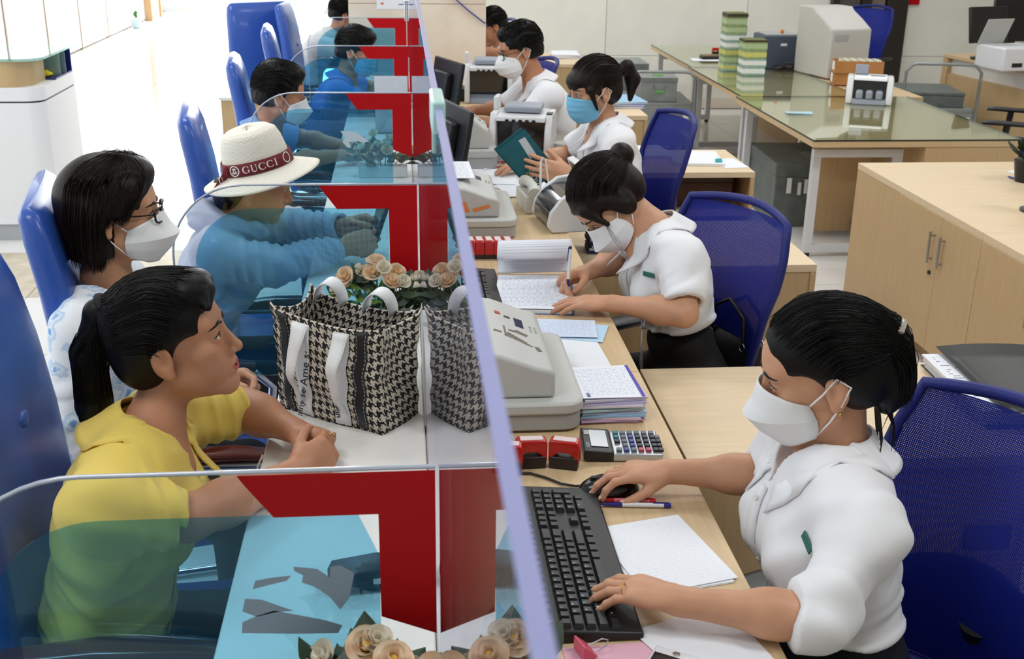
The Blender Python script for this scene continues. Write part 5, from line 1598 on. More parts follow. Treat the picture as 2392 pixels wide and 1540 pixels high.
for lab, c, a in (('blue mesh office chair pulled back from the clerk writing in the ledger', aty(1712, 640, 3.12), 206),
                  ('narrow-looking blue mesh chair behind the clerk with the green envelope', aty(1572, 415, 4.62), 188),
                  ('blue office chair behind the bespectacled male clerk', aty(1279, 128, 6.4), 186),
                  ('blue office chair behind the male clerk by the column', aty(1186, 62, 8.75), 190),
                  ('blue office chair standing alone in front of the dark doorway', aty(2022, 165, 10.3), 215),
                  ('black-armed office chair at the right frame edge behind the glass table', aty(2440, 330, 6.9), 150)):
    place_task(dup(tc0, (0, 0, 0), 0, lab), c, a)

# ================================================================ left side of the hall
sp = at(115, 562, 0)
M_stand = mat('stand_white', (240, 241, 243), 0.3)
M_teal = clear_mat('stand_glass', (0.66, 0.80, 0.77), (0.9, 1, 0.98), f0=0.08, haze=0.25, haze_col=(0.55, 0.68, 0.66))
M_navyp = mat('stand_navy', (22, 34, 104), 0.25)
st = thing('reception_stand', 'white reception stand with wooden drum, glass top and blue display niche', 'stand', (sp.x, sp.y, 0))
def rr(x0, x1, y0, y1, r, n=8):
    """outline with the near right corner rounded"""
    pts = [(x0, y1), (x0, y0)]
    for k in range(n+1):
        a = -PI/2+PI/2*k/n; pts.append((x1-r+r*math.cos(a), y0+r+r*math.sin(a)))
    pts.append((x1, y1)); return pts
obj('base', G().prism(rr(-0.70, 0.03, 0.02, 0.68, 0.06), 0.0, 0.10), mat('stand_base', (176, 178, 180), 0.3), st, smooth=40)
obj('body', G().prism(rr(-0.74, 0.06, 0.0, 0.70, 0.09), 0.1001, 0.80), M_stand, st, smooth=40)
obj('groove', G().prism(rr(-0.735, 0.055, 0.006, 0.695, 0.085), 0.8001, 0.81), mat('groove_dark', (30, 34, 60), 0.4), st, smooth=40)
obj('upper_body', G().prism(rr(-0.74, 0.06, 0.0, 0.70, 0.09), 0.8101, 0.885), M_stand, st, smooth=40)
obj('wood_drum', G().prism(rr(-0.74, 0.0, 0.02, 0.32, 0.14), 0.8851, 1.03), M_woodz, st, smooth=40)
nich = G(); nich.bb((-0.10, 0.3201, 0.8851), (0.06, 0.68, 0.895)); nich.bb((-0.12, 0.3201, 0.8851), (-0.1001, 0.68, 1.03)); nich.bb((-0.0999, 0.67, 0.8951), (0.06, 0.68, 1.03))
obj('niche', nich, M_navyp, st)
for y in (0.44, 0.56): obj('niche_divider', G().bb((-0.099, y, 0.8952), (0.056, y+0.004, 1.0299)), M_teal, st)
obj('glass_top', G().prism(rr(-0.75, 0.07, -0.01, 0.72, 0.12), 1.0301, 1.045), M_teal, st, smooth=40)
g = G(); S = SDF((-0.09, 0.33, 0.88), (0.05, 0.47, 0.98), 0.006)
S.ell((-0.02, 0.40, 0.908), (0.04, 0.05, 0.012), None, 0.01); S.ell((-0.01, 0.385, 0.92), (0.02, 0.03, 0.012), None, 0.01); S.folds(0.003, [((1, 1, 0), 0.03, 0)])
V, F = S.mesh()
yo = obj('cloth', np_mesh('cloth', [(V, F)], (-0.02, 0.40, 0.8965)), mat('cloth_yellow', (232, 208, 30), 0.8), None, (sp.x-0.02, sp.y+0.40, 0.8965))
tag(yo, 'small yellow cloth lying in the blue niche of the reception stand', 'cloth')

# low wooden cabinet with white top behind the customers
c0 = at(515, 235, 0.70)
lc = thing('side_table', 'small wooden cabinet with a white top behind the customer chairs', 'cabinet', (c0.x+0.17, c0.y+0.25, 0))
obj('body', G().bb((-0.17, -0.25, 0.0), (0.17, 0.25, 0.70)), M_woodz, lc, bev=0.003)
obj('top', G().bb((-0.18, -0.26, 0.7001), (0.18, 0.26, 0.722)), M_white, lc, bev=0.003)
# potted plant far off in the bright hall
pp = at(364, 45, 0.0)
pt = thing('potted_plant', 'faint potted plant far off in the bright hall by the wooden door', 'plant', (pp.x, pp.y-1.5, 0)); pt.scale = (0.5, 0.5, 0.55)
g = G(); g.lathe([(0.10, 0), (0.13, 0.02), (0.15, 0.24), (0.155, 0.26), (0.13, 0.26)], 16); obj('pot', g, mat('pot_blue', (190, 214, 228), 0.4), pt, smooth=40)
lf = G(); lf.grid(lambda a, b: (0.05*math.sin(PI*b)*(a-0.5)*2, 0.16*b, 0.22*b-0.12*b*b), 2, 5)
lfm = lf.mesh('leaf', 60); lfm.materials.append(mat('leaf_green', (70, 120, 58), 0.5))
for k in range(12):
    o = bpy.data.objects.new('leaf', lfm); COL.objects.link(o); o.parent = pt; o.location = (0, 0, 0.25+0.01*k); o.rotation_euler = (0.3*(k % 3), 0, k*2.4)
# ================================================================ things on the teller desks
Z0 = DESK+0.0006
M_key = mat('key_black', (26, 27, 30), 0.42)
M_kbody = mat('keyboard_black', (20, 21, 23), 0.45, bump=0.02, bscale=300)
M_leg = mat('legend_white', (200, 204, 210), 0.6)
def make_keyboard(label, legends=True):
    t = thing('keyboard', label, 'keyboard', (0, 0, 0), 0, 'black keyboards')
    g = G(); g.add([(-0.226, -0.078, 0), (0.226, -0.078, 0), (0.226, 0.078, 0), (-0.226, 0.078, 0), (-0.226, -0.078, 0.012), (0.226, -0.078, 0.012), (0.226, 0.078, 0.024), (-0.226, 0.078, 0.024)],
                   [(0, 3, 2, 1), (4, 5, 6, 7), (0, 1, 5, 4), (1, 2, 6, 5), (2, 3, 7, 6), (3, 0, 4, 7)])
    obj('base', g, M_kbody, t, bev=0.004)
    u = 0.0187
    meshes = {}
    def key(x, y, w=1.0, h=1.0, ch=None):
        kk = (w, h)
        if kk not in meshes:
            a, b = w*u/2-0.0010, h*u/2-0.0010; c, d = a-0.0026, b-0.0026
            gg = G().add([(-a, -b, 0), (a, -b, 0), (a, b, 0), (-a, b, 0), (-c, -d, 0.0075), (c, -d, 0.0075), (c, d, 0.0075), (-c, d, 0.0075)],
                         [(4, 5, 6, 7), (0, 1, 5, 4), (1, 2, 6, 5), (2, 3, 7, 6), (3, 0, 4, 7)])
            m = gg.mesh('key'); m.materials.append(M_key); meshes[kk] = m
        o = bpy.data.objects.new('key', meshes[kk]); COL.objects.link(o); o.parent = t
        z = 0.0125+(y+0.078)/0.156*0.012-0.0008
        o.location = (x, y, z); o.rotation_euler = (0.0768, 0, 0)
        if ch and legends: legs.append((ch, x-0.003, y+0.002, z+0.0078))
    legs = []
    x0, y0 = -0.218, 0.052
    for i, blk in enumerate(((0,), (2, 3, 4, 5), (6.5, 7.5, 8.5, 9.5), (11, 12, 13, 14))):
        for c in blk: key(x0+u*(c+0.5), y0+0.010, 1, 0.85, 'Esc' if c == 0 else 'F')
    rows = [("`1234567890-=", 0, [(13, 2.0)]), ("QWERTYUIOP[]", 1.5, [(0, 1.5), (13.5, 1.5)]), ("ASDFGHJKL;'", 1.75, [(0, 1.75), (12.75, 2.25)]), ("ZXCVBNM,./", 2.25, [(0, 2.25), (12.25, 2.75)])]
    for r, (chs, st_, ext) in enumerate(rows):
        y = y0-u*(r+0.75)
        for k, ch in enumerate(chs): key(x0+u*(st_+k+0.5), y, 1, 1, ch)
        for xs, w in ext: key(x0+u*(xs+w/2), y, w, 1)
    y = y0-u*4.75; xs = 0
    for w in (1.25, 1.25, 1.25, 6.25, 1.25, 1.25, 1.25, 1.25): key(x0+u*(xs+w/2), y, w, 1, 'o' if w == 1.25 and xs == 1.25 else None); xs += w
    for c in range(3):
        key(x0+u*(15.3+c+0.5), y0+0.010, 1, 0.85); key(x0+u*(15.3+c+0.5), y0-u*0.75, 1, 1, '-'); key(x0+u*(15.3+c+0.5), y0-u*1.75, 1, 1, '-')
        key(x0+u*(15.3+c+0.5), y0-u*4.75)
    key(x0+u*16.8, y0-u*3.75)
    for r in range(4):
        for c in range(4):
            if c == 3 and r in (1, 3): continue
            if c == 3 and r in (2,): key(x0+u*22.1, y0-u*3.25-u*0.0, 1, 1.96); continue
            key(x0+u*(18.6+c+0.5), y0-u*(r+0.75), 1, 1, '/*-+7894561230'[(r*4+c) % 14])
    key(x0+u*19.6, y0-u*4.75, 2, 1, '0'); key(x0+u*21.1, y0-u*4.75, 1, 1, '.')
    key(x0+u*22.1, y0-u*1.75)
    if legs:
        g = G()
        cache = {}
        for ch, x, y, z in legs:
            if ch not in cache:
                me = text_mesh(ch, 0.0062, 0.0001); cache[ch] = ([v.co.copy() for v in me.vertices], [tuple(p.vertices) for p in me.polygons]); bpy.data.meshes.remove(me)
            vs, fs = cache[ch]; g.add([v+Vector((x, y, z+0.0002)) for v in vs], fs)
        o = obj('key_legends', g, M_leg, t, kind='stuff')
    for k in range(3):
        g = G(); g.box((0.150+0.02*k, 0.066, 0.0235), (0.003, 0.003, 0.0012), rx=0.077); obj('status_light', g, mat('led_blue', (120, 140, 255), 0.3, emis=1.5) if k == 1 else M_leg, t)
    return t
kb = make_keyboard('full-size black keyboard under the near clerk\'s left hand')
kb.location = (0.264, 1.622, Z0); kb.rotation_euler = (0, 0, PI/2)
p = at(1158, 700, DESK)
dup(kb, (0.185, p.y+0.02, Z0), PI/2, 'black keyboard partly covered by the open ledger book')

# mouse with cable
mp = at(1412, 1126, DESK)
S = SDF((-0.07, -0.045, -0.01), (0.07, 0.045, 0.05), 0.0025)
S.ell((0, 0, 0.004), (0.058, 0.033, 0.031), None, 0.004); S.box((0, 0, -0.05), (0.1, 0.1, 0.05), None, 0, 0, '-')
V, F = S.mesh()
mp = Vector((0.368, 1.852, DESK))
t = thing('mouse', 'black computer mouse under the near clerk\'s right hand', 'mouse', (mp.x, mp.y, Z0), 0.05)
obj('shell', np_mesh('mouse_shell', [(V, F)]), mat('mouse_black', (14, 14, 15), 0.22), t)
g = G(); g.cyl((-0.03, -0.004, 0.0275), (-0.03, 0.004, 0.0275), 0.007, n=12); obj('wheel', g, M_kbody, t, smooth=50)
g = G(); pts = [at(u, v, DESK+0.004) for u, v in ((1376, 1133), (1345, 1136), (1310, 1130), (1275, 1116), (1240, 1106), (1215, 1106), (1195, 1118), (1172, 1120))]
g.tube([q-Vector((mp.x, mp.y, Z0)) for q in pts], 0.0024, 8); o = obj('cable', g, M_kbody, t, smooth=60); o.rotation_euler = (0, 0, -0.05)

# calculator
cp = at(1450, 1052, DESK)
t = thing('calculator', 'silver calculator with dark screen end beside the red stamps', 'calculator', (cp.x, cp.y, Z0), math.radians(-4))
M_silver = mat('calc_silver', (186, 190, 196), 0.3, metal=0.6)
g = G(); g.box((0.028, 0, 0.009), (0.098, 0.108, 0.016)); obj('body', g, M_silver, t, bev=0.003)
g = G(); g.box((-0.050, 0, 0.012), (0.058, 0.108, 0.022), ry=0.06); obj('head', g, M_black, t, bev=0.003)
g = G(); g.box((-0.046, 0.004, 0.0238), (0.034, 0.074, 0.0012), ry=0.06); obj('screen', g, mat('lcd', (92, 104, 106), 0.15), t)
g = G(); g.box((-0.068, 0.03, 0.0245), (0.010, 0.020, 0.0008), ry=0.06); obj('solar_cell', g, mat('solar', (60, 48, 40), 0.2), t)
o = obj('lettering', text_mesh('CASIO', 0.009, 0.0002), M_leg, t, (-0.069, -0.028, 0.0255), (0, 0.06, PI/2))
kc = {'g': mat('key_grey', (96, 104, 112), 0.4), 'b': mat('key_blue', (58, 66, 130), 0.4), 'k': mat('key_dark', (30, 34, 44), 0.4), 'r': mat('key_red', (176, 66, 84), 0.4), 't': mat('key_teal', (40, 110, 116), 0.4)}
lay = ['tggggG', 'tgbkkk', 'kgbkkk', '-gbkkk', 'gbgrrk']
for r, row in enumerate(lay):
    for c, ch in enumerate(row):
        if ch == '-': continue
        m_ = kc[ch.lower()]
        g = G(); g.box((-0.008+c*0.0145, 0.038-r*0.0190, 0.0193), (0.0105, 0.0125, 0.006)); obj('key', g, m_, t, bev=0.001, seg=1)
for r in range(1, 5):
    g = G(); g.box((-0.008+6*0.0145-0.0045, 0.038-r*0.0190, 0.0193), (0.0095, 0.0125, 0.006)); obj('key', g, kc['g' if r == 1 else 'k'], t, bev=0.001, seg=1)

# self-inking stamps
M_stred = mat('stamp_red', (186, 18, 20), 0.28, coat=0.3)
M_stblk = mat('stamp_dark', (40, 28, 28), 0.4)
def make_stamp(label):
    t = thing('stamp', label, 'stamp', (0, 0, 0), 0, 'red self-inking stamps')
    arch = [(-0.030, 0.014), (-0.030, 0.052), (-0.026, 0.058), (0.026, 0.058), (0.030, 0.052), (0.030, 0.014), (0.022, 0.014), (0.020, 0.026), (0.010, 0.034), (-0.010, 0.034), (-0.020, 0.026), (-0.022, 0.014)]
    MX = Matrix(((1, 0, 0, 0), (0, 0, -1, 0), (0, 1, 0, 0), (0, 0, 0, 1)))
    obj('shell', G().prism(arch, -0.014, 0.014, MX), M_stred, t, bev=0.002)
    obj('foot', G().box((0, 0, 0.0125), (0.056, 0.031, 0.025)), M_stblk, t, bev=0.002)
    obj('label', G().box((0, 0, 0.0586), (0.044, 0.018, 0.0012)), print_mat('stamp_label', paper=(225, 205, 205), ink=(180, 60, 70), rows=4, cols=5), t)
    return t
s0 = make_stamp('red stamp standing between the calculator and the other two stamps')
p = at(1318, 1090, DESK); s0.location = (p.x, p.y, Z0); s0.rotation_euler = (0, 0, -0.30)
for lab, u, v, a in (('tall red stamp with a white label, middle of the three by the printer', 1240, 1088, 0.02), ('red stamp half hidden behind the glass edge', 1185, 1100, -0.15)):
    p = at(u, v, DESK); dup(s0, (p.x, p.y, Z0), a, lab)
for k, u in enumerate((1098, 1119, 1141, 1162, 1185)):
    p = at(u, 600, DESK)
    dup(s0, (p.x, p.y, Z0), PI/2+0.05, ['first', 'second', 'third', 'fourth', 'fifth'][k]+' from the glass of the five red stamps behind the ledger', 'row of red stamps behind the ledger')

# passbook printers
M_prn = mat('printer_grey', (196, 196, 192), 0.45, bump=0.02, bscale=200)
M_prd = mat('printer_dark_grey', (170, 171, 170), 0.5)
M_worn = mat('worn_patch', (120, 112, 98), 0.7)
M_redb = mat('button_red', (190, 50, 40), 0.4); M_lcdb = mat('display_blue', (58, 58, 92), 0.2)
def make_printer(label, worn=True):
    t = thing('passbook_printer', label, 'printer', (0, 0, 0), 0, 'grey passbook printers')
    def rrect(x0, x1, y0, y1, r):
        pts = []
        for cx, cy, a0 in ((x1-r, y0+r, -PI/2), (x1-r, y1-r, 0), (x0+r, y1-r, PI/2), (x0+r, y0+r, PI)):
            for k in range(5): a = a0+PI/2*k/4; pts.append((cx+r*math.cos(a), cy+r*math.sin(a)))
        return pts
    obj('base', G().prism(rrect(-0.15, 0.16, -0.20, 0.20, 0.035), 0.006, 0.050), M_prd, t, bev=0.004, smooth=40)
    obj('tray', G().prism(rrect(-0.15, 0.165, -0.205, 0.205, 0.04), 0.0501, 0.085), M_prn, t, bev=0.008, smooth=40)
    pr = [(-0.15, 0.0851), (-0.15, 0.200), (-0.13, 0.212), (-0.05, 0.214), (0.0, 0.207), (0.035, 0.190), (0.07, 0.172), (0.095, 0.164), (0.105, 0.158), (0.108, 0.145), (0.108, 0.0851)]
    MX = Matrix(((1, 0, 0, 0), (0, 0, -1, 0), (0, 1, 0, 0), (0, 0, 0, 1)))
    hd_ = obj('hood', G().prism(pr, -0.178, 0.178, MX), M_prn, t, bev=0.010, seg=3, smooth=40)
    def onslope(x):
        for (xa, za), (xb, zb) in zip(pr[1:], pr[2:]):
            if xa <= x <= xb: return za+(zb-za)*(x-xa)/(xb-xa), math.atan2(zb-za, xb-xa)
        return 0.17, 0
    def patch(nm, x, y, w, d, m, h=0.0012, rz=0.0):
        z, sl = onslope(x); g = G(); g.box((x, y, z+0.0008), (w, d, h), ry=-sl, rz=rz); return obj(nm, g, m, hd_)
    patch('button', 0.012, 0.085, 0.012, 0.014, M_redb, 0.003); patch('indicator', 0.032, 0.075, 0.014, 0.010, M_black)
    patch('display', 0.056, 0.060, 0.020, 0.050, M_lcdb)
    for k in range(6): patch('button', 0.080+0.010*(k % 2), 0.055-0.014*(k//2), 0.005, 0.006, M_prd, 0.002)
    if worn:
        for x, y, w, d, a in ((0.020, -0.02, 0.004, 0.06, 0.0), (0.040, -0.05, 0.050, 0.018, -0.5), (0.060, -0.06, 0.055, 0.008, -0.5), (0.055, -0.005, 0.030, 0.014, -0.3), (0.036, -0.005, 0.016, 0.008, 0.2), (0.004, -0.035, 0.018, 0.008, 0.0), (0.084, -0.072, 0.010, 0.024, 0.2)):
            patch('worn_patch', x, y, w, d, M_worn, 0.0008, a)
    return t
pr0 = make_printer('large grey passbook printer with worn, scratched hood, beside the near clerk')
pr0.location = (0.190, 2.32, Z0); pr0.scale = (1.05, 1.04, 0.80)
p2 = dup(pr0, (0.195, 3.78, Z0), 0, 'grey passbook printer with orange tape and a page lying on its hood')
for c in list(p2.children_recursive):
    if c.name.startswith('worn_patch'): bpy.data.objects.remove(c, do_unlink=True)
M_orange = mat('tape_orange', (232, 132, 70), 0.6)
obj('tape', G().box((0.050, -0.1795, 0.125), (0.055, 0.001, 0.013), ry=-0.35), M_orange, p2)
obj('tape', G().box((0.000, -0.1795, 0.130), (0.016, 0.001, 0.045), ry=-0.35), M_orange, p2)
pg = sheet('page', 0.19, 0.26, 0.001, print_mat('page_print', ink=(150, 154, 172), rows=30, cols=26, density=0.5), None, (0.135, 3.82, Z0+0.1775), 0.02)
tag(pg, 'printed white page lying on the hood of the printer with orange tape', 'paper')
p3 = dup(pr0, (0.285, 4.74, Z0), 0, 'whiter passbook printer beside the far note counter, third along the desk')
for c in list(p3.children_recursive):
    if c.name.startswith('worn_patch'): bpy.data.objects.remove(c, do_unlink=True)
p3.scale = (0.62, 0.62, 1.0)

# ---- paper on the near desk
def paper(name, lab, u, v, w, h, rz, m, t=0.0008, z=0.0, curl=0.0, seed=0, cat='paper', group=None):
    p = at(u, v, DESK)
    o = sheet(name, w, h, t, m, None, (p.x, p.y, Z0+z), rz, curl, seed)
    return tag(o, lab, cat, group)
M_form = print_mat('form_print', paper=(238, 240, 247), ink=(186, 192, 222), rows=22, cols=24, density=0.50)
M_plain = mat('paper_white', (238, 240, 246), 0.75)
M_faint = print_mat('faint_print', paper=(238, 240, 246), ink=(230, 233, 240), rows=24, cols=26, density=0.5)
M_blueform = print_mat('blue_form_print', paper=(214, 226, 244), ink=(176, 188, 224), rows=18, cols=22, density=0.5)
for k in range(3):
    paper('sheet', ['top sheet of the white pile right of the near keyboard', 'middle sheet of the white pile right of the near keyboard', 'bottom sheet sticking out of the white pile by the near keyboard'][2-k],
          1540+4*k, 1300-2*k, 0.165, 0.215, 0.20+0.02*k-0.03*(k == 1), M_faint if k == 2 else M_plain, 0.0010, 0.0014*k, 0.0006 if k == 2 else 0, k, group='white sheets beside the near keyboard')
paper('sheet', 'white sheet at the bottom edge beside the phone', 1675, 1535, 0.15, 0.20, 0.25, M_faint, 0.001, 0, 0.0005, 5)
paper('sheet', 'second white sheet at the bottom edge, beneath its neighbour', 1640, 1530, 0.12, 0.18, 0.42, M_plain, 0.0008, 0.0022)
paper('sheet', 'pink sheet at the bottom edge under the phone', 1450, 1562, 0.15, 0.11, 0.05, mat('paper_pink', (232, 178, 196), 0.75), 0.001)
paper('sheet', 'blank white sheet between the big printer and the desk edge', 1345, 825, 0.135, 0.20, 0.04, M_plain, 0.0008, 0, 0.001)
paper('form', 'pale blue form with a purple edge lying by the desk edge', 1318, 772, 0.165, 0.13, -0.10, M_blueform, 0.0008, 0.004, 0.002, 2)
paper('form', 'second pale blue form peeping out under the purple-edged one', 1340, 776, 0.165, 0.125, -0.30, mat('paper_blue', (190, 218, 240), 0.75), 0.0008, 0.0014, 0.001, 3)
ORD = ['lowest', 'second', 'third', 'fourth', 'fifth', 'sixth', 'seventh', 'eighth', 'ninth', 'tenth', 'eleventh', 'twelfth']
# pile of slips
pp_ = at(1440, 985, DESK)
cols = [(205, 178, 214), (200, 170, 206), (222, 190, 205), (150, 186, 214), (196, 210, 232), (228, 206, 216), (176, 206, 210), (212, 226, 232), (230, 222, 232), (196, 186, 222), (232, 234, 244), (220, 214, 236)]
for k, c in enumerate(cols):
    o = sheet('slip', 0.135+0.006*rnd.random(), 0.165, 0.0042, mat('slip_%d' % k, c, 0.75), None, (pp_.x-0.012+0.008*(rnd.random()-0.5), pp_.y+0.075+0.012*(rnd.random()-0.5), Z0+0.0046*k), 0.05+0.14*(rnd.random()-0.5)*(1 if k > 2 else 2.2))
    tag(o, '%s bundle from the bottom in the pile of coloured slips by the big printer' % ORD[k], 'paper', 'bundles of slips in the pile by the big printer')
tf_ = sheet('form', 0.135, 0.175, 0.0012, M_form, None, (pp_.x-0.012, pp_.y+0.08, Z0+0.0046*len(cols)+0.001), 0.04, 0.002, 4)
tag(tf_, 'white form with a purple edge on top of the pile of slips', 'paper')
g = G(); g.box((0.064, 0, 0.0022), (0.007, 0.172, 0.0012)); obj('edge_band', g, mat('purple_band', (84, 66, 170), 0.6), tf_)
o = obj('lettering', text_mesh('BIDV', 0.010, 0.0002), mat('ink_blue', (60, 64, 150), 0.6), tf_, (-0.052, -0.072, 0.0040), (0, 0, PI/2))
# pens
def pen(lab, u0, v0, u1, v1, m1, m2, z=0.0):
    a, b = at(u0, v0, DESK+0.005), at(u1, v1, DESK+0.005)
    d = (b-a); L = d.length; t = thing('pen', lab, 'pen', (a.x, a.y, Z0+0.005+z), math.atan2(d.y, d.x))
    g = G(); g.tube([(0, 0, 0), (0.012, 0, 0), (L*0.32, 0, 0)], [0.0006, 0.0032, 0.0042], 10); obj('tip', g, m1, t, smooth=50)
    g = G(); g.cyl((L*0.32, 0, 0), (L*0.90, 0, 0), 0.0043, n=10); obj('barrel', g, m2, t, smooth=50)
    g = G(); g.cyl((L*0.90, 0, 0), (L, 0, 0), 0.0045, n=10); g.box((L*0.86, 0, 0.005), (L*0.22, 0.003, 0.0014)); obj('cap', g, m1, t, smooth=50)
    return t
M_penb = mat('pen_blue', (40, 36, 130), 0.3); M_penw = mat('pen_white', (235, 236, 240), 0.3); M_penr = mat('pen_red', (200, 30, 36), 0.25)
pen('white and blue ballpoint pen lying beside the near keyboard', 1400, 1179, 1567, 1182, M_penb, M_penw)
pen('red ballpoint pen lying beside the near keyboard', 1388, 1168, 1532, 1172, M_penr, mat('pen_pink', (220, 110, 120), 0.25))
# phone and binder clip at the bottom edge
ph = at(1550, 1560, DESK)
t = thing('smartphone', 'white smartphone lying face up at the bottom edge of the picture', 'phone', (ph.x-0.01, ph.y-0.035, Z0+0.002), math.radians(-32))
g = G(); g.box((0, 0, 0.0036), (0.068, 0.138, 0.0072)); obj('case', g, mat('phone_white', (228, 228, 230), 0.2), t, bev=0.003)
g = G(); g.box((0, 0, 0.00745), (0.060, 0.104, 0.0006)); obj('screen', g, mat('phone_screen', (10, 11, 14), 0.08), t)
g = G(); g.lathe([(0.0055, 0.0073), (0.0055, 0.0080), (0.0045, 0.0080)], 16, c=(0, 0.060, 0)); obj('home_button', g, M_steel, t, smooth=50)
bc = at(1380, 1528, DESK)
t = thing('binder_clip', 'pink binder clip with wire handles at the bottom edge', 'clip', (bc.x, bc.y, Z0+0.004), 1.9)
MX = Matrix(((0, 0, 1, 0), (1, 0, 0, 0), (0, 1, 0, 0), (0, 0, 0, 1)))
obj('body', G().prism([(-0.002, 0.0), (0.020, 0.0), (0.020, 0.022), (0.018, 0.022), (-0.002, 0.003)], -0.017, 0.017, MX), mat('clip_pink', (214, 88, 112), 0.35), t, bev=0.001)
g = G(); g.tube([(-0.010, -0.001, 0.003), (-0.008, -0.022, 0.010), (0, -0.028, 0.012), (0.008, -0.022, 0.010), (0.010, -0.001, 0.003)], 0.0010, 6); obj('handle', g, M_chrome, t, smooth=60)

# ---- the ledger and the middle desk
lp = at(1250, 690, DESK)
led = thing('ledger', 'open ledger with its front pages rolled back, under the writing clerk\'s hands', 'book', (lp.x-0.005, lp.y, Z0), math.radians(-7))
M_led = print_mat('ledger_print', paper=(236, 238, 246), ink=(176, 184, 214), rows=26, cols=26, density=0.5)
M_tab = print_mat('ledger_table', paper=(236, 237, 244), ink=(150, 158, 190), rows=24, lines=True)
g = G(); g.bb((-0.105, -0.155, 0), (0.105, 0.150, 0.010)); obj('page_block', g, M_plain, led, bev=0.001)
g = G(); g.grid(lambda a, b: ((a-0.5)*0.21, -0.155+0.29*b, 0.0112+0.003*math.sin(a*2.5)+0.002*b), 8, 8, uv=True); obj('page', g, M_led, led, smooth=60)
def roll(a, b):
    th = -0.5*PI+1.45*PI*b
    r = 0.048
    return ((a-0.5)*0.215, 0.135+0.02*a+r*0.5+r*math.cos(th)*1.0, 0.012+r+r*math.sin(th)*1.0+0.004*a)
g = G(); g.grid(roll, 10, 18, uv=True); obj('rolled_pages', g, M_tab, led, smooth=60, solid=0.003)
g = G(); g.bb((-0.112, -0.160, -0.0003), (0.112, 0.152, 0.0001)); obj('cover', g, mat('ledger_blue', (92, 116, 168), 0.6), led)
# pen in the writing hand
pa = aty(1323, 688, 2.955); pb = aty(1329, 592, 2.985)
pa = at(1325, 690, DESK+0.014)
d = (Vector((0.01, 0.035, 0.135))).normalized()
t = thing('pen', 'white and blue pen held upright by the writing clerk', 'pen', tuple(pa))
g = G(); g.tube([(0, 0, 0), d*0.012, d*0.045], [0.0006, 0.0030, 0.0042], 10); obj('tip', g, M_penb, t, smooth=50)
g = G(); g.cyl(d*0.045, d*0.128, 0.0043, n=10); obj('barrel', g, M_penw, t, smooth=50)
g = G(); g.cyl(d*0.128, d*0.136, 0.0044, n=10); g.tube([d*0.134+Vector((-0.005, -0.002, 0)), d*0.095+Vector((-0.0065, -0.002, 0))], 0.0012, 6); obj('clip', g, M_penb, t, smooth=50)

# note counters
M_mach = mat('machine_white', (222, 223, 224), 0.35); M_machg = mat('machine_grey', (150, 156, 168), 0.4)
M_smoke = mat('smoked_plastic', (30, 32, 36), 0.08, coat=0.4)
def make_counter_a(label):
    """note counter with a round smoked cover, seen from the side"""
    t = thing('note_counter', label, 'note counter', (0, 0, 0))
    side = [(-0.12, 0.0), (-0.14, 0.03), (-0.13, 0.09), (-0.09, 0.15), (-0.04, 0.19), (0.03, 0.20), (0.10, 0.17), (0.13, 0.10), (0.14, 0.03), (0.12, 0.0)]
    MX = Matrix(((1, 0, 0, 0), (0, 0, -1, 0), (0, 1, 0, 0), (0, 0, 0, 1)))
    for s in (-1, 1):
        obj('side_panel', G().prism(side, s*0.115-0.012, s*0.115+0.012, MX), M_mach, t, bev=0.006, smooth=40)
    obj('body', G().prism([(-0.10, 0.01), (-0.06, 0.10), (0.06, 0.16), (0.12, 0.10), (0.12, 0.01)], -0.1029, 0.1029, MX), M_machg, t, bev=0.004)
    cov = [(-0.13+0.0, 0.02)]+[(-0.02+0.115*math.cos(a), 0.055+0.115*math.sin(a)) for a in [PI*0.97-PI*0.5*k/8 for k in range(9)]]+[(-0.02, 0.10), (-0.06, 0.05)]
    obj('hopper_cover', G().prism(cov, -0.1029, 0.1029, MX), M_smoke, t, bev=0.004, smooth=40)
    g = G(); g.cyl((-0.05, -0.08, 0.10), (-0.05, 0.08, 0.10), 0.045, n=18); obj('feed_wheel', g, M_black, t, smooth=40)
    g = G(); g.box((0.02, 0, 0.245), (0.03, 0.20, 0.085), ry=-0.35); obj('display_panel', g, M_mach, t, bev=0.006)
    g = G(); g.box((0.003, 0.0, 0.252), (0.004, 0.15, 0.045), ry=-0.35); obj('display', g, M_smoke, t)
    g = G(); g.box((0.0005, -0.04, 0.255), (0.003, 0.006, 0.006), ry=-0.35); obj('indicator_lamp', g, mat('lamp_orange', (255, 120, 30), 0.4, emis=1.5), t)
    return t
na = make_counter_a('grey note counter with a smoked round cover behind the writing clerk\'s head')
pc = at(1338, 545, DESK); na.location = (pc.x+0.020, pc.y+0.12, Z0); na.rotation_euler = (0, 0, math.radians(8)); na.scale = (0.88, 0.88, 0.76)
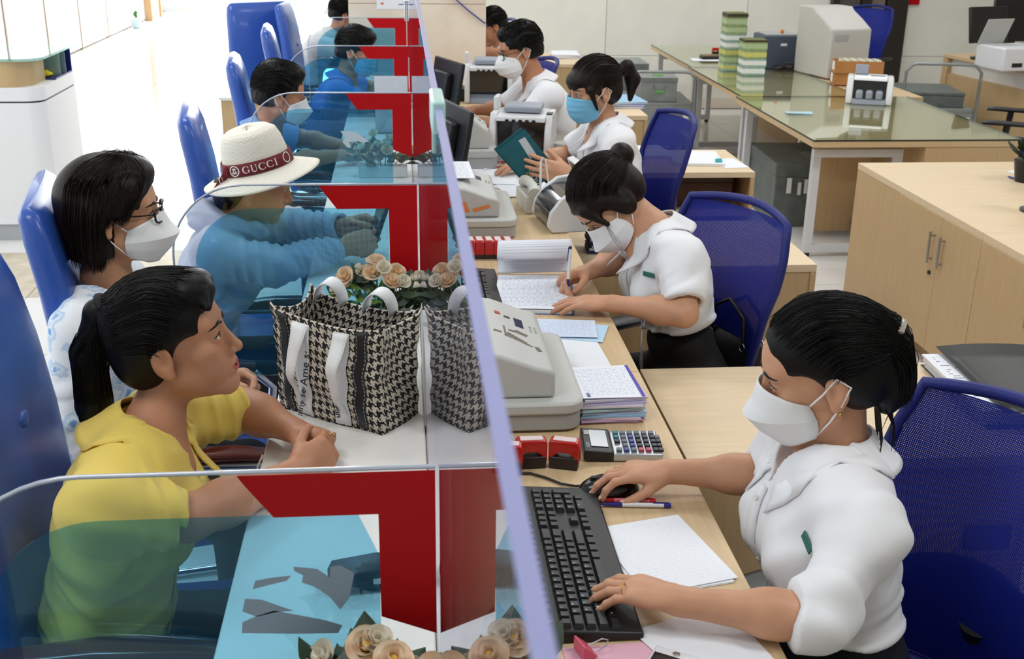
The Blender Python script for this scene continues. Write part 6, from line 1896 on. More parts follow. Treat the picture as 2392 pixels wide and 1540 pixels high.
def make_counter_b(label):
    """note counter seen from its open front: white cheeks, black throat, tray on top"""
    t = thing('note_counter', label, 'note counter', (0, 0, 0), 0, 'front-loading note counters on the far desks')
    MX = Matrix(((0, 0, 1, 0), (1, 0, 0, 0), (0, 1, 0, 0), (0, 0, 0, 1)))     # poly x->y, poly y->z, extrude->x
    side = [(-0.12, 0.0), (-0.13, 0.02), (-0.10, 0.16), (-0.06, 0.235), (0.10, 0.235), (0.12, 0.20), (0.12, 0.0)]
    for s in (-1, 1): obj('side_panel', G().prism(side, s*0.125-0.015, s*0.125+0.015, MX), M_mach, t, bev=0.006, smooth=40)
    obj('throat', G().prism([(-0.03, 0.02), (-0.05, 0.20), (0.11, 0.20), (0.11, 0.02)], -0.1099, 0.1099, MX), M_smoke, t)
    obj('lower_tray', G().prism([(-0.115, 0.0), (-0.10, 0.03), (-0.0301, 0.045), (-0.0301, 0.0)], -0.1099, 0.1099, MX), M_machg, t, bev=0.003)
    obj('top_tray', G().prism([(-0.09, 0.2001), (-0.085, 0.222), (0.10, 0.236), (0.10, 0.2001)], -0.1099, 0.1099, MX), M_mach, t, bev=0.003)
    g = G(); g.box((0.0, 0.03, 0.252), (0.17, 0.11, 0.030), rx=0.1); obj('stacker_lid', g, M_machg, t, bev=0.008)
    for k in range(5): g = G(); g.box((-0.06+0.03*k, -0.092, 0.205), (0.016, 0.012, 0.012)); obj('guide', g, M_black, t, bev=0.002)
    g = G(); g.bb((-0.139, 0.02, 0.2351), (-0.118, 0.11, 0.30)); obj('rear_post', g, M_mach, t, bev=0.005)
    g = G(); g.bb((0.112, -0.06, 0.2351), (0.138, -0.01, 0.240)); obj('keypad', g, M_black, t)
    return t
nb = make_counter_b('white note counter with black throat just above the green envelope')
pc = at(1222, 385, DESK); nb.location = (pc.x+0.01, pc.y+0.13, Z0); nb.rotation_euler = (0, 0, math.radians(-14)); nb.scale = (0.95, 0.95, 0.86)
pc = at(1150, 245, DESK)
n2 = dup(nb, (pc.x-0.01, pc.y+0.15, Z0), math.radians(-4), 'white note counter with a flat grey tray, in front of the marble column')

# monitors seen from behind
def make_monitor(label):
    t = thing('monitor', label, 'monitor', (0, 0, 0), 0, 'black monitors along the glass screen')
    g = G(); g.box((0, 0, 0.26), (0.022, 0.41, 0.27), ry=0.16); obj('panel', g, M_black, t, bev=0.006)
    g = G(); g.box((0.0135, 0, 0.2585), (0.003, 0.385, 0.245), ry=0.16); obj('screen', g, M_smoke, t)
    g = G(); g.box((-0.030, 0, 0.25), (0.045, 0.20, 0.16), ry=0.16); obj('back_housing', g, M_black, t, bev=0.012)
    g = G(); g.box((-0.045, 0, 0.11), (0.025, 0.08, 0.20), ry=0.1); obj('stand', g, M_black, t, bev=0.004)
    g = G(); g.lathe([(0.0, 0.0), (0.10, 0.0), (0.10, 0.010), (0.05, 0.018), (0.0, 0.018)], 24, c=(-0.015, 0, 0)); obj('foot', g, M_black, t, smooth=40)
    return t
mo = make_monitor('thin black monitor at the third teller window, edge-on behind the glass')
pm = at(1090, 405, DESK); mo.location = (0.185, 4.28, Z0); mo.rotation_euler = (0, 0, math.radians(16)); mo.scale = (0.85, 0.85, 0.82)
pm = at(1065, 245, DESK); dup(mo, (0.215, 5.62, Z0), math.radians(20), 'black monitor with an orange tag, in front of the marble column')
# dark small boxes by the far monitor
pm = at(1052, 255, DESK+0.05)
t = thing('card_reader', 'small flat dark grey box beside the far monitor', 'device', (pm.x, pm.y, Z0))
obj('body', G().bb((-0.075, -0.06, 0), (0.075, 0.06, 0.055)), mat('reader_grey', (66, 68, 72), 0.5), t, bev=0.004); obj('tray', G().bb((-0.07, -0.064, 0.004), (0.07, -0.0601, 0.012)), M_prn, t)
pm = at(1085, 240, DESK)
t = thing('desk_phone', 'black desk telephone behind the far monitor', 'telephone', (pm.x, pm.y+0.14, Z0))
MX = Matrix(((1, 0, 0, 0), (0, 0, -1, 0), (0, 1, 0, 0), (0, 0, 0, 1)))
obj('base', G().prism([(-0.09, 0), (-0.09, 0.09), (0.02, 0.06), (0.09, 0.025), (0.09, 0)], -0.09, 0.09, MX), M_black, t, bev=0.006)
g = G(); g.tube([(-0.06, -0.11, 0.10), (-0.055, -0.06, 0.115), (-0.05, 0.06, 0.115), (-0.05, 0.11, 0.10)], [0.024, 0.016, 0.016, 0.024], 10); obj('handset', g, M_black, t, smooth=50)
# beige desk phone with pen on a holder
pm = at(1275, 490, DESK)
t = thing('desk_phone', 'beige desk telephone between the taped printer and the note counter', 'telephone', (pm.x-0.01, pm.y+0.03, Z0), 0.1)
M_beige = mat('phone_beige', (206, 204, 194), 0.4)
obj('base', G().prism([(-0.08, 0), (-0.08, 0.065), (0.02, 0.045), (0.08, 0.025), (0.08, 0)], -0.09, 0.09, MX), M_beige, t, bev=0.006)
g = G(); g.tube([(-0.05, -0.10, 0.075), (-0.045, -0.05, 0.09), (-0.045, 0.05, 0.09), (-0.045, 0.10, 0.075)], [0.024, 0.017, 0.017, 0.024], 10); obj('handset', g, M_beige, t, smooth=50)
ph_ = at(1262, 452, DESK+0.05)
t = thing('pen', 'chained white and blue counter pen standing in its holder', 'pen', (ph_.x, ph_.y, Z0))
g = G(); g.cyl((0, 0, 0.06), (0, 0, 0.165), 0.0045, n=10); obj('barrel', g, M_penw, t, smooth=50)
g = G(); g.tube([(0, 0, 0.165), (0.006, 0, 0.18), (0.016, 0.0, 0.176), (0.030, 0, 0.08), (0.034, 0, 0.05)], 0.003, 6); obj('cord', g, M_penw, t, smooth=60)
g = G(); g.cyl((0, 0, 0.0), (0, 0, 0.06), 0.006, n=10); g.lathe([(0.02, 0), (0.02, 0.006), (0.006, 0.012)], 14); obj('holder', g, M_penb, t, smooth=50)

# booklets on the side cabinet
bk_ = at(1384, 597, ZC)
for k in range(9):
    m_ = [(40, 44, 96), (190, 214, 226), (206, 184, 214), (60, 64, 120), (186, 208, 224), (170, 200, 206), (222, 226, 236), (84, 84, 140), (196, 214, 232)][k]
    t = thing('booklet', '%s booklet from the bottom of the stack beside the note counter' % ORD[k], 'booklet', (bk_.x+0.055+0.004*(k % 3), bk_.y+0.06+0.003*(k % 2), ZC+0.0008+0.0115*k), 0.03*((k*7) % 5-2), 'booklets stacked on the side cabinet')
    obj('pages', G().bb((-0.068, -0.048, 0.001), (0.068, 0.048, 0.010)), mat('booklet_%d' % k, m_, 0.7), t)
    obj('cover', G().bb((-0.07, -0.05, 0.0101), (0.07, 0.05, 0.0112)), M_form if k == 8 else mat('booklet_cover', (52, 54, 110), 0.6), t)

# ---- third desk: envelope, jar, papers, red scraps
M_env = mat('envelope_green', (16, 96, 108), 0.55, var=0.06, scale=20, bump=0.04, bscale=60)
c = [aty(u, v, 4.13) for u, v in ((1161, 352), (1226, 302), (1303, 398), (1244, 445))]
ctr = (c[0]+c[1]+c[2]+c[3])/4
t = thing('envelope', 'dark green bank envelope held up by the clerk in the blue mask', 'envelope', tuple(ctr))
def plate(pts, th, off):
    n = (pts[1]-pts[0]).cross(pts[3]-pts[0]).normalized()
    if n.y > 0: n = -n
    g = G(); vs = [q-ctr+n*off for q in pts]+[q-ctr+n*(off-th) for q in pts]
    g.add(vs, [(0, 1, 2, 3), (7, 6, 5, 4), (0, 4, 5, 1), (1, 5, 6, 2), (2, 6, 7, 3), (3, 7, 4, 0)]); return g
obj('sleeve', plate(c, 0.003, 0.0015), M_env, t)
c2 = [aty(u, v, 4.14) for u, v in ((1165, 350), (1205, 307), (1290, 395), (1246, 440))]
obj('flap', plate([q+Vector((-0.012, 0.005, 0.004)) for q in c], 0.002, -0.0025), M_env, t)
w_ = [aty(u, v, 4.13) for u, v in ((1211, 328), (1226, 320), (1254, 363), (1238, 371))]
obj('window', plate(w_, 0.0008, 0.0026), print_mat('env_window', paper=(205, 215, 222), ink=(150, 160, 175), rows=6, cols=3), t)
tx = text_mesh('BIDV', 0.030, 0.0004)
ex = (c[2]-c[3]).normalized(); ey = (c[0]-c[3]).normalized(); n = ex.cross(ey).normalized()
if n.y > 0: n = -n
def on_env(name, me, u, v, dx, dyv, m):
    q = aty(u, v, 4.13)+n*0.0022-ctr
    X = dx.normalized(); Y = n.cross(X).normalized()
    Mx = Matrix(((X.x, Y.x, n.x, q.x), (X.y, Y.y, n.y, q.y), (X.z, Y.z, n.z, q.z), (0, 0, 0, 1)))
    o = obj(name, me, m, t); o.matrix_local = Mx
on_env('lettering', tx, 1247, 413, -ex*0.35+(c[2]-c[1]).normalized(), ey, M_penw)
g = G()
for k in range(5): g.sphere((0.007*math.cos(k*1.2566), 0.007*math.sin(k*1.2566), 0), (0.004, 0.004, 0.0006), 8, 4)
on_env('emblem', g.mesh('emblem'), 1234, 408, ex, ey, M_gold)
jr = at(1318, 372, DESK)
t = thing('plastic_jar', 'clear plastic jar with a red-lined label beside the clerk in the blue mask', 'jar', (jr.x+0.005, jr.y+0.05, Z0))
g = G(); g.lathe([(0.0, 0.001), (0.044, 0.001), (0.047, 0.005), (0.047, 0.075), (0.043, 0.082), (0.045, 0.095), (0.042, 0.095), (0.040, 0.083), (0.044, 0.074), (0.044, 0.006), (0.0, 0.004)], 28); obj('jar_wall', g, clear_mat('jar_plastic', (0.93, 0.94, 0.93), f0=0.08, haze=0.15, haze_col=(0.8, 0.76, 0.7)), t, smooth=40)
g = G(); g.lathe([(0.0475, 0.022), (0.0475, 0.062)], 28); obj('label', g, print_mat('jar_label', paper=(230, 224, 216), ink=(180, 60, 56), rows=3, cols=3), t, smooth=40, solid=0.0006)
g = G(); g.lathe([(0, 0.006), (0.0425, 0.006), (0.0425, 0.05), (0, 0.054)], 20); obj('contents', g, mat('jar_contents', (196, 170, 150), 0.7, var=0.2, scale=60), t, smooth=40)
for k, (u, v, w, h, a, lab) in enumerate(((1190, 425, 0.21, 0.29, 0.5, 'loose white sheet under the green envelope'), (1225, 440, 0.20, 0.28, 0.15, 'printed sheet with red lines near the beige phone'), (1150, 415, 0.20, 0.27, -0.15, 'white sheet beside the page on the taped printer'), (1275, 360, 0.16, 0.22, -0.4, 'pale sheet between the note counter and the plastic jar'))):
    paper('sheet', lab, u, v, w, h, a, M_faint if k % 2 else M_plain, 0.001, 0.002*k, 0.001, k+9)
M_scr = mat('scrap_red', (196, 28, 44), 0.6)
for k, (u0, v0, u1, v1, w) in enumerate(((1105, 402, 1150, 392, 0.03), (1130, 400, 1172, 388, 0.014), (1160, 398, 1196, 386, 0.010), (1145, 394, 1190, 378, 0.012))):
    a, b = at(u0, v0, DESK), at(u1, v1, DESK); d = b-a
    g = G(); L = d.length
    g.grid(lambda s_, r_: (L*s_-L/2, (r_-0.5)*w, 0.001+0.004*math.sin(s_*5+k)**2), 8, 1)
    o = obj('paper_band', g, M_scr if k != 1 else M_plain, None, ((a.x+b.x)/2, (a.y+b.y)/2, Z0+0.003*k), (0, 0, math.atan2(d.y, d.x)), solid=0.0006)
    tag(o, ['wide red paper scrap beside the black monitor', 'white paper band among the red scraps', 'short red paper strip nearest the green envelope', 'long red paper strip behind the others'][k], 'paper')
a = at(1183, 403, DESK); t = thing('eraser', 'small red eraser block next to the green envelope', 'eraser', (a.x, a.y, Z0), 0.3); obj('block', G().bb((-0.022, -0.007, 0), (0.022, 0.007, 0.010)), M_scr, t, bev=0.002); obj('sleeve', G().bb((-0.008, -0.0074, 0.0), (0.020, 0.0074, 0.0104)), M_stred, t)
# notice leaning in the customer side beyond the third divider
CARD = print_mat('card_print', paper=(240, 240, 247), ink=(150, 130, 175), rows=18, cols=9, density=0.45)
_N, _L = CARD.node_tree.nodes, CARD.node_tree.links
_tl = _N.new('ShaderNodeBsdfTranslucent'); _tl.inputs[0].default_value = (0.9, 0.9, 0.95, 1); _mx = _N.new('ShaderNodeMixShader'); _mx.inputs[0].default_value = 0.5
_L.new(_N['Principled BSDF'].outputs[0], _mx.inputs[1]); _L.new(_tl.outputs[0], _mx.inputs[2]); _L.new(_mx.outputs[0], _N['Material Output'].inputs[0])
q0, q1 = aty(876, 178, 5.45), aty(955, 215, 5.45)
t = thing('display_card', 'white printed notice in a clear stand on the ledge', 'notice', ((q0.x+0.03)/2-0.005, 5.45, DESK+0.0006))
w = (0.028-q0.x)
obj('card', G().bb((-w/2, -0.002, 0.004), (w/2, 0.0, q0.z-DESK)), CARD, t)
obj('holder', G().bb((-w/2-0.004, -0.006, 0.0), (w/2+0.004, -0.003, q0.z-DESK+0.004)), M_pane, t)
obj('foot', G().bb((-w/2, -0.0299, 0.0), (w/2, 0.0401, 0.0035)), M_pane, t)

# phone in the sun-hat customer's hands
t = thing('smartphone', 'dark smartphone held by the customer in the sun hat', 'phone', (-0.075, 3.375, 0.985), 0.3)
g = G(); g.box((0, 0, 0), (0.014, 0.075, 0.155), ry=0.35); obj('case', g, M_black, t, bev=0.004)
g = G(); g.box((-0.0075, 0, -0.001), (0.001, 0.068, 0.140), ry=0.35); obj('screen', g, M_smoke, t)

# white cord hanging beside the ledge
g = G(); g.tube([(-0.286, 2.03, 0.86), (-0.296, 2.02, 0.84), (-0.300, 1.99, 0.76), (-0.315, 1.96, 0.70), (-0.335, 1.98, 0.62), (-0.32, 2.0, 0.5)], 0.0022, 6)
tag(obj('cord', g, M_penw, smooth=60), 'thin white cord hanging down beside the customer ledge', 'cord')
# handbag on the seat of the writing clerk's chair
hb_ = Vector((0.965, 3.06, 0.503))
t = thing('handbag', 'black handbag with metal rings on the seat behind the writing clerk', 'bag', tuple(hb_), 0.35)
g = G(); loft(g, [((0, 0, 0.0), (0, 0.135, 0), (0.05, 0, 0)), ((0, 0, 0.06), (0, 0.15, 0), (0.058, 0, 0)), ((0, 0, 0.16), (0, 0.135, 0), (0.045, 0, 0)), ((0, 0, 0.20), (0, 0.125, 0), (0.02, 0, 0))], 20, 4.0); obj('body', g, M_black, t, smooth=50)
for s in (-1, 1):
    g = G(); g.tube([(s*0.03, -0.08, 0.18), (s*0.03, -0.07, 0.27), (s*0.03, 0, 0.31), (s*0.03, 0.07, 0.27), (s*0.03, 0.08, 0.18)], 0.006, 8); obj('strap', g, M_black, t, smooth=60)
    for y in (-0.08, 0.08):
        g = G(); g.tube([(s*0.034, y+0.012*math.cos(k*PI/6), 0.185+0.012*math.sin(k*PI/6)) for k in range(12)], 0.0025, 6, closed=True); obj('ring', g, M_chrome, t, smooth=60)

# dark case lying on the ledge behind the nearest divider
q = at(925, 1395, DESK)
t = thing('spectacle_case', 'dark navy case lying on the ledge, seen through the nearest blue film', 'case', (-0.055, q.y+0.04, DESK+0.0006), math.radians(8))
g = G(); loft(g, [((-0.078, 0, 0.022), (0, 0.014, 0), (0, 0, 0.010)), ((-0.070, 0, 0.022), (0, 0.028, 0), (0, 0, 0.020)), ((0.0, 0, 0.024), (0, 0.030, 0), (0, 0, 0.0235)), ((0.070, 0, 0.022), (0, 0.028, 0), (0, 0, 0.020)), ((0.078, 0, 0.022), (0, 0.014, 0), (0, 0, 0.010))], 20, 3.0); obj('shell', g, mat('case_navy', (20, 24, 44), 0.5), t, smooth=50)
g = G(); g.box((0, -0.0302, 0.024), (0.02, 0.002, 0.010)); obj('clasp', g, M_steel, t)
# ================================================================ sun hat (worn by the customer in the hoodie)
M_straw = mat('straw_cream', (238, 233, 220), 0.8)
_N, _L = M_straw.node_tree.nodes, M_straw.node_tree.links
_tc = _N.new('ShaderNodeTexCoord'); _w1 = _N.new('ShaderNodeTexWave'); _w1.bands_direction = 'Z'; _w1.inputs['Scale'].default_value = 85; _w1.inputs['Distortion'].default_value = 0.6
_w2 = _N.new('ShaderNodeTexWave'); _w2.wave_type = 'RINGS'; _w2.rings_direction = 'Z'; _w2.inputs['Scale'].default_value = 75
_L.new(_tc.outputs['Object'], _w1.inputs[0]); _L.new(_tc.outputs['Object'], _w2.inputs[0])
_ma = _N.new('ShaderNodeMath'); _ma.operation = 'ADD'; _L.new(_w1.outputs['Fac'], _ma.inputs[0]); _L.new(_w2.outputs['Fac'], _ma.inputs[1])
_bp = _N.new('ShaderNodeBump'); _bp.inputs['Strength'].default_value = 0.35; _bp.inputs['Distance'].default_value = 0.002; _L.new(_ma.outputs[0], _bp.inputs['Height']); _L.new(_bp.outputs['Normal'], _N['Principled BSDF'].inputs['Normal'])
M_maroon = mat('band_maroon', (112, 22, 30), 0.7); M_bandw = mat('band_white', (232, 228, 226), 0.6)
hat = bpy.data.objects.new('sun_hat', None); COL.objects.link(hat); hat.parent = HAT_P
hat.location = Vector(HF.c)-Vector(HAT_O)
Rm = Matrix([[float(HF.R[i][j]) for j in range(3)] for i in range(3)]).to_4x4(); hat.rotation_euler = Rm.to_euler()
prof = [(0.0, 0.118), (0.030, 0.122), (0.058, 0.119), (0.075, 0.108), (0.084, 0.083), (0.090, 0.045), (0.094, 0.012), (0.096, 0.0)]
g = G()
def crown(a, b):
    k = b*(len(prof)-1); i = min(int(k), len(prof)-2); t_ = k-i
    r = prof[i][0]*(1-t_)+prof[i+1][0]*t_; z = prof[i][1]*(1-t_)+prof[i+1][1]*t_
    th = 2*PI*a
    pinch = 0.016*max(0, 1-r/0.09)*max(0, math.cos(th))**2
    return (r*math.cos(th)*0.93, r*math.sin(th)*1.06, z-pinch+0.010*max(0, 1-r/0.08)*abs(math.cos(th)))
g.grid(crown, 40, 21, cu=True); obj('crown', g, M_straw, hat, smooth=60, solid=0.003)
g = G()
def brim(a, b):
    th = 2*PI*a; r = 0.094+0.072*b
    return (r*math.cos(th)*0.95, r*math.sin(th)*1.05+0.004*b, 0.001-0.030*b**1.3-0.006*b*math.cos(2*th))
g.grid(brim, 56, 9, cu=True); obj('brim', g, M_straw, hat, smooth=60, solid=0.003)
def bandp(phi, h, lift=0.0):
    """phi: angle from the wearer's right side towards the front"""
    r = 0.0975-0.10*h+lift
    th = phi
    return Vector((r*math.cos(th)*0.93*1.01, r*math.sin(th)*1.06*1.01, 0.004+h))
g = G(); g.grid(lambda a, b: bandp(2*PI*a, 0.036*b, 0.0022), 48, 2, cu=True); obj('band', g, M_maroon, hat, smooth=60, solid=0.0012)
def stroke(pts, ws):
    out = []
    for i in range(len(pts)-1):
        (x0, y0), (x1, y1) = pts[i], pts[i+1]
        dx, dy = x1-x0, y1-y0; L = math.hypot(dx, dy) or 1
        nx, ny = -dy/L, dx/L
        out.append([(x0+nx*ws[i]/2, y0+ny*ws[i]/2), (x0-nx*ws[i]/2, y0-ny*ws[i]/2), (x1-nx*ws[i+1]/2, y1-ny*ws[i+1]/2), (x1+nx*ws[i+1]/2, y1+ny*ws[i+1]/2)])
    return out
def arc(cx, cy, rx, ry, a0, a1, n=16): return [(cx+rx*math.cos(math.radians(a0+(a1-a0)*k/n)), cy+ry*math.sin(math.radians(a0+(a1-a0)*k/n))) for k in range(n+1)]
def letter(ch):
    q = []
    if ch in 'CG':
        p_ = arc(0.5, 0.5, 0.42, 0.46, 38, 322); q += stroke(p_, [0.06+0.13*max(0, -math.cos(math.radians(38+284*k/16))) for k in range(17)])
        q += stroke([(0.84, 0.95), (0.84, 0.66)], [0.05, 0.05])
        if ch == 'G': q += stroke([(0.82, 0.08), (0.82, 0.42)], [0.13, 0.13]); q += stroke([(0.62, 0.43), (0.98, 0.43)], [0.05, 0.05])
        else: q += stroke([(0.84, 0.08), (0.84, 0.26)], [0.05, 0.05])
        return q, 1.0
    if ch == 'U':
        q += stroke([(0.22, 0.97), (0.22, 0.35)]+arc(0.5, 0.35, 0.28, 0.32, 180, 360, 10)+[(0.78, 0.97)], [0.15, 0.15]+[0.14-0.008*k for k in range(11)]+[0.06])
        q += stroke([(0.05, 0.97), (0.40, 0.97)], [0.05, 0.05]); q += stroke([(0.64, 0.97), (0.94, 0.97)], [0.05, 0.05]); return q, 1.0
    q += stroke([(0.25, 0.03), (0.25, 0.97)], [0.15, 0.15]); q += stroke([(0.06, 0.97), (0.44, 0.97)], [0.05, 0.05]); q += stroke([(0.06, 0.03), (0.44, 0.03)], [0.05, 0.05]); return q, 0.5
def put_letters(word, phi0, hh, sz):
    x = phi0
    for ch in word:
        qs, adv = letter(ch); g = G()
        for q in qs:
            g.add([bandp(x+px_*sz/0.097, hh+py_*sz, 0.0036) for px_, py_ in q], [(0, 1, 2, 3)])
        obj('lettering', g, M_bandw, hat, solid=0.0006)
        x += adv*sz*1.08/0.097
put_letters('GUCCI', -0.30, 0.0075, 0.0205)
g = G()
for rr_ in (0.0145,):
    for q in stroke(arc(0, 0, rr_, rr_, 0, 360, 20), [0.0030]*21): g.add([bandp(-0.56+px_/0.097, 0.018+py_, 0.0036) for px_, py_ in q], [(0, 1, 2, 3)])
for sx in (-1, 1):
    for q in stroke(arc(sx*0.0028, 0, 0.0062, 0.0072, 60 if sx > 0 else 120, 60+280 if sx > 0 else 120-280+0, 14), [0.0022]*15): g.add([bandp(-0.56+px_/0.097, 0.018+py_, 0.0038) for px_, py_ in q], [(0, 1, 2, 3)])
obj('emblem', g, M_bandw, hat, solid=0.0006)
g = G()
for q in stroke(arc(0, 0, 0.0145, 0.0145, 0, 360, 20), [0.0030]*21): g.add([bandp(1.10+px_/0.097, 0.018+py_, 0.0036) for px_, py_ in q], [(0, 1, 2, 3)])
obj('emblem', g, M_bandw, hat, solid=0.0006)
k0 = bandp(-0.86, 0.018, 0.006)
g = G(); g.sphere(k0, (0.010, 0.010, 0.016), 10, 8); obj('knot', g, M_maroon, hat, smooth=60)
g = G(); g.grid(lambda a, b: k0+Vector((0.004-0.004*a, -0.002-0.042*a, -0.006-0.040*a))+Vector((0.010*(b-0.5), -0.008*(b-0.5), 0.018*(b-0.5))), 8, 3); tl = obj('ribbon_tail', g, M_maroon, hat, smooth=60, solid=0.0016)
qs, _ = letter('U'); g = G()
for q in qs: g.add([k0+Vector((0.0085, -0.016-0.018*(1-py_)*0+0.016*(px_-0.5)-0.004, -0.020+0.018*(py_-0.5))) for px_, py_ in q], [(0, 1, 2, 3)])
obj('lettering', g, M_bandw, tl, solid=0.0006)

# ================================================================ houndstooth bag
def houndstooth():
    m = mat('houndstooth', (200, 190, 174), 0.85)
    nt = m.node_tree; N = nt.nodes; L = nt.links; b = N['Principled BSDF']
    uv = N.new('ShaderNodeUVMap'); sp_ = N.new('ShaderNodeSeparateXYZ'); L.new(uv.outputs[0], sp_.inputs[0])
    def mth(op, a, bb=None):
        n = N.new('ShaderNodeMath'); n.operation = op
        for i, x in enumerate((a, bb)):
            if x is None: continue
            if isinstance(x, (int, float)): n.inputs[i].default_value = x
            else: L.new(x, n.inputs[i])
        return n.outputs[0]
    i = mth('FLOOR', mth('MULTIPLY', sp_.outputs[0], 400.0)); j = mth('FLOOR', mth('MULTIPLY', sp_.outputs[1], 400.0))
    def fm(a, k): return mth('FLOORED_MODULO', a, k)
    warp = mth('LESS_THAN', fm(i, 8.0), 4.0); weft = mth('LESS_THAN', fm(j, 8.0), 4.0)
    tw = mth('LESS_THAN', fm(mth('ADD', i, j), 4.0), 2.0)
    v = mth('ADD', mth('MULTIPLY', tw, warp), mth('MULTIPLY', mth('SUBTRACT', 1.0, tw), weft))
    mx = N.new('ShaderNodeMix'); mx.data_type = 'RGBA'; L.new(v, mx.inputs['Factor'])
    mx.inputs['A'].default_value = (*lin((206, 196, 180)), 1); mx.inputs['B'].default_value = (*lin((20, 18, 20)), 1)
    L.new(mx.outputs['Result'], b.inputs['Base Color'])
    return m
M_hound = houndstooth()
BW, BD, BH = 0.290, 0.130, 0.232
bag = thing('tote_bag', 'black and white houndstooth tote bag with white ribbon handles on the ledge', 'bag', (-0.128, 2.252, DESK+0.0006), math.radians(-34.7))
def bagpt(s, z):
    """s runs round the rim 0..4 (front, right, back, left), z 0..1"""
    s = s % 4; k = int(s); t_ = s-k
    w = BW*(0.93+0.07*z-0.05*math.sin(PI*z)); d = BD*(1.0+0.02*z)
    c = [(-w/2, -d/2), (w/2, -d/2), (w/2, d/2), (-w/2, d/2)]
    a, b = c[k], c[(k+1) % 4]
    x = a[0]+(b[0]-a[0])*t_; y = a[1]+(b[1]-a[1])*t_
    bul = math.sin(PI*t_)*math.sin(PI*min(1, z*1.1))
    if k == 0: y -= 0.012*bul
    if k == 2: y += 0.006*bul
    if k == 1: x += -0.020*math.sin(PI*t_)*z+0.006*math.sin(z*9)*bul
    if k == 3: x += 0.020*math.sin(PI*t_)*z*0.8
    zz = BH*z*(1.0-0.07*math.sin(PI*t_)*(1 if k in (0, 2) else 0.9))
    zz += 0.012*z*(1 if abs(t_-0.5) > 0.49 else 0)
    x += 0.003*math.sin(z*23+s*5)*(1 if k in (1, 3) else 0.4); y += 0.003*math.sin(z*17+s*9)*(1 if k in (0,) else 0.3)
    return Vector((x, y, zz))
g = G(); NU, NV = 64, 18
per = 0.0
for i in range(NU):
    for j in range(NV):
        s0_, s1_ = 4*i/NU, 4*(i+1)/NU
        q = [bagpt(s0_, j/NV), bagpt(s1_-1e-6, j/NV), bagpt(s1_-1e-6, (j+1)/NV), bagpt(s0_, (j+1)/NV)]
        o_ = len(g.v); g.v += [tuple(p) for p in q]; g.f.append((o_, o_+1, o_+2, o_+3))
        k = int(s0_); base = [0, BW, BW+BD, 2*BW+BD][k]; ln = BW if k in (0, 2) else BD
        u0, u1 = base+ln*(s0_-k), base+ln*(s1_-k)
        g.uv[len(g.f)-1] = [(u0, BH*j/NV), (u1, BH*j/NV), (u1, BH*(j+1)/NV), (u0, BH*(j+1)/NV)]
me = g.mesh('shell')
bm = bmesh.new(); bm.from_mesh(me); bmesh.ops.remove_doubles(bm, verts=bm.verts, dist=1e-5); bm.to_mesh(me); bm.free()
me.polygons.foreach_set('use_smooth', [True]*len(me.polygons)); me.set_sharp_from_angle(angle=math.radians(50))
obj('shell', me, M_hound, bag, solid=0.004)
obj('bottom', G().bb((-BW*0.46, -BD*0.48, 0.0), (BW*0.46, BD*0.48, 0.004)), M_black, bag)
obj('lining', G().bb((-BW*0.44, -BD*0.42, 0.006), (BW*0.44, BD*0.42, 0.05)), mat('lining', (16, 16, 18), 0.9), bag)
# long narrow hem pinch at the lower right corner
M_zip = mat('zip_tape', (22, 22, 26), 0.5); M_stit = mat('stitch', (190, 190, 190), 0.6)
for s_ in (0.07, 0.78):
    g = G(); g.grid(lambda a, b: bagpt(s_+0.10*a, 0.03+0.96*b)+Vector((0, -0.004, 0)), 3, 14); zp = obj('zip', g, M_zip, bag, smooth=60, solid=0.002)
    for da in (0.012, 0.088):
        g = G()
        for k in range(24):
            a_ = bagpt(s_+da, 0.05+0.92*k/24)+Vector((0, -0.0056, 0)); b_ = bagpt(s_+da, 0.05+0.92*(k+0.55)/24)+Vector((0, -0.0056, 0))
            g.tube([a_, b_], 0.0007, 4)
        obj('stitching', g, M_stit, zp, kind='stuff')
M_rib = mat('ribbon_white', (236, 236, 238), 0.55, bump=0.05, bscale=60)
for s_, hang in ((0.22, 0.0), (0.58, 1.0)):
    g = G(); g.grid(lambda a, b: bagpt(s_+0.14*a, 0.02+0.94*b)+Vector((0, -0.0045, 0)), 4, 14); rb = obj('strap', g, M_rib, bag, smooth=60, solid=0.0016)
    def loop(a, b):                     # loose loop that hangs in front of the strap
        p = bagpt(s_+0.14*(0.5+(a-0.5)*(1-0.75*b)), 0.95-0.80*b)
        return p+Vector((0.010*b*(1 if hang else -1), -0.008-0.028*math.sin(PI*b)**1.2, 0))
    g = G(); g.grid(loop, 3, 16); obj('strap_loop', g, M_rib, rb, smooth=60, solid=0.0016)
M_ink = mat('ink_black', (24, 24, 26), 0.6)
def on_bag(word, s_, z_, size, rot):
    me = text_mesh(word, size, 0.0003)
    q = bagpt(s_, z_); e = bagpt(s_+0.02, z_)-q; e.normalize(); up_ = (bagpt(s_, z_+0.02)-q).normalized(); n_ = e.cross(up_).normalized()
    R = Matrix(((e.x, up_.x, n_.x), (e.y, up_.y, n_.y), (e.z, up_.z, n_.z)))
    R4 = R.to_4x4() @ Matrix.Rotation(rot, 4, 'Z'); R4.translation = q+n_*0.0075
    o = obj('lettering', me, M_ink, bag); o.matrix_local = R4
on_bag('Ame seoul', 0.335, 0.62, 0.026, PI/2); on_bag('ainy seoul', 0.27, 0.22, 0.022, PI/2); on_bag('Ame', 0.60, 0.14, 0.022, PI/2)
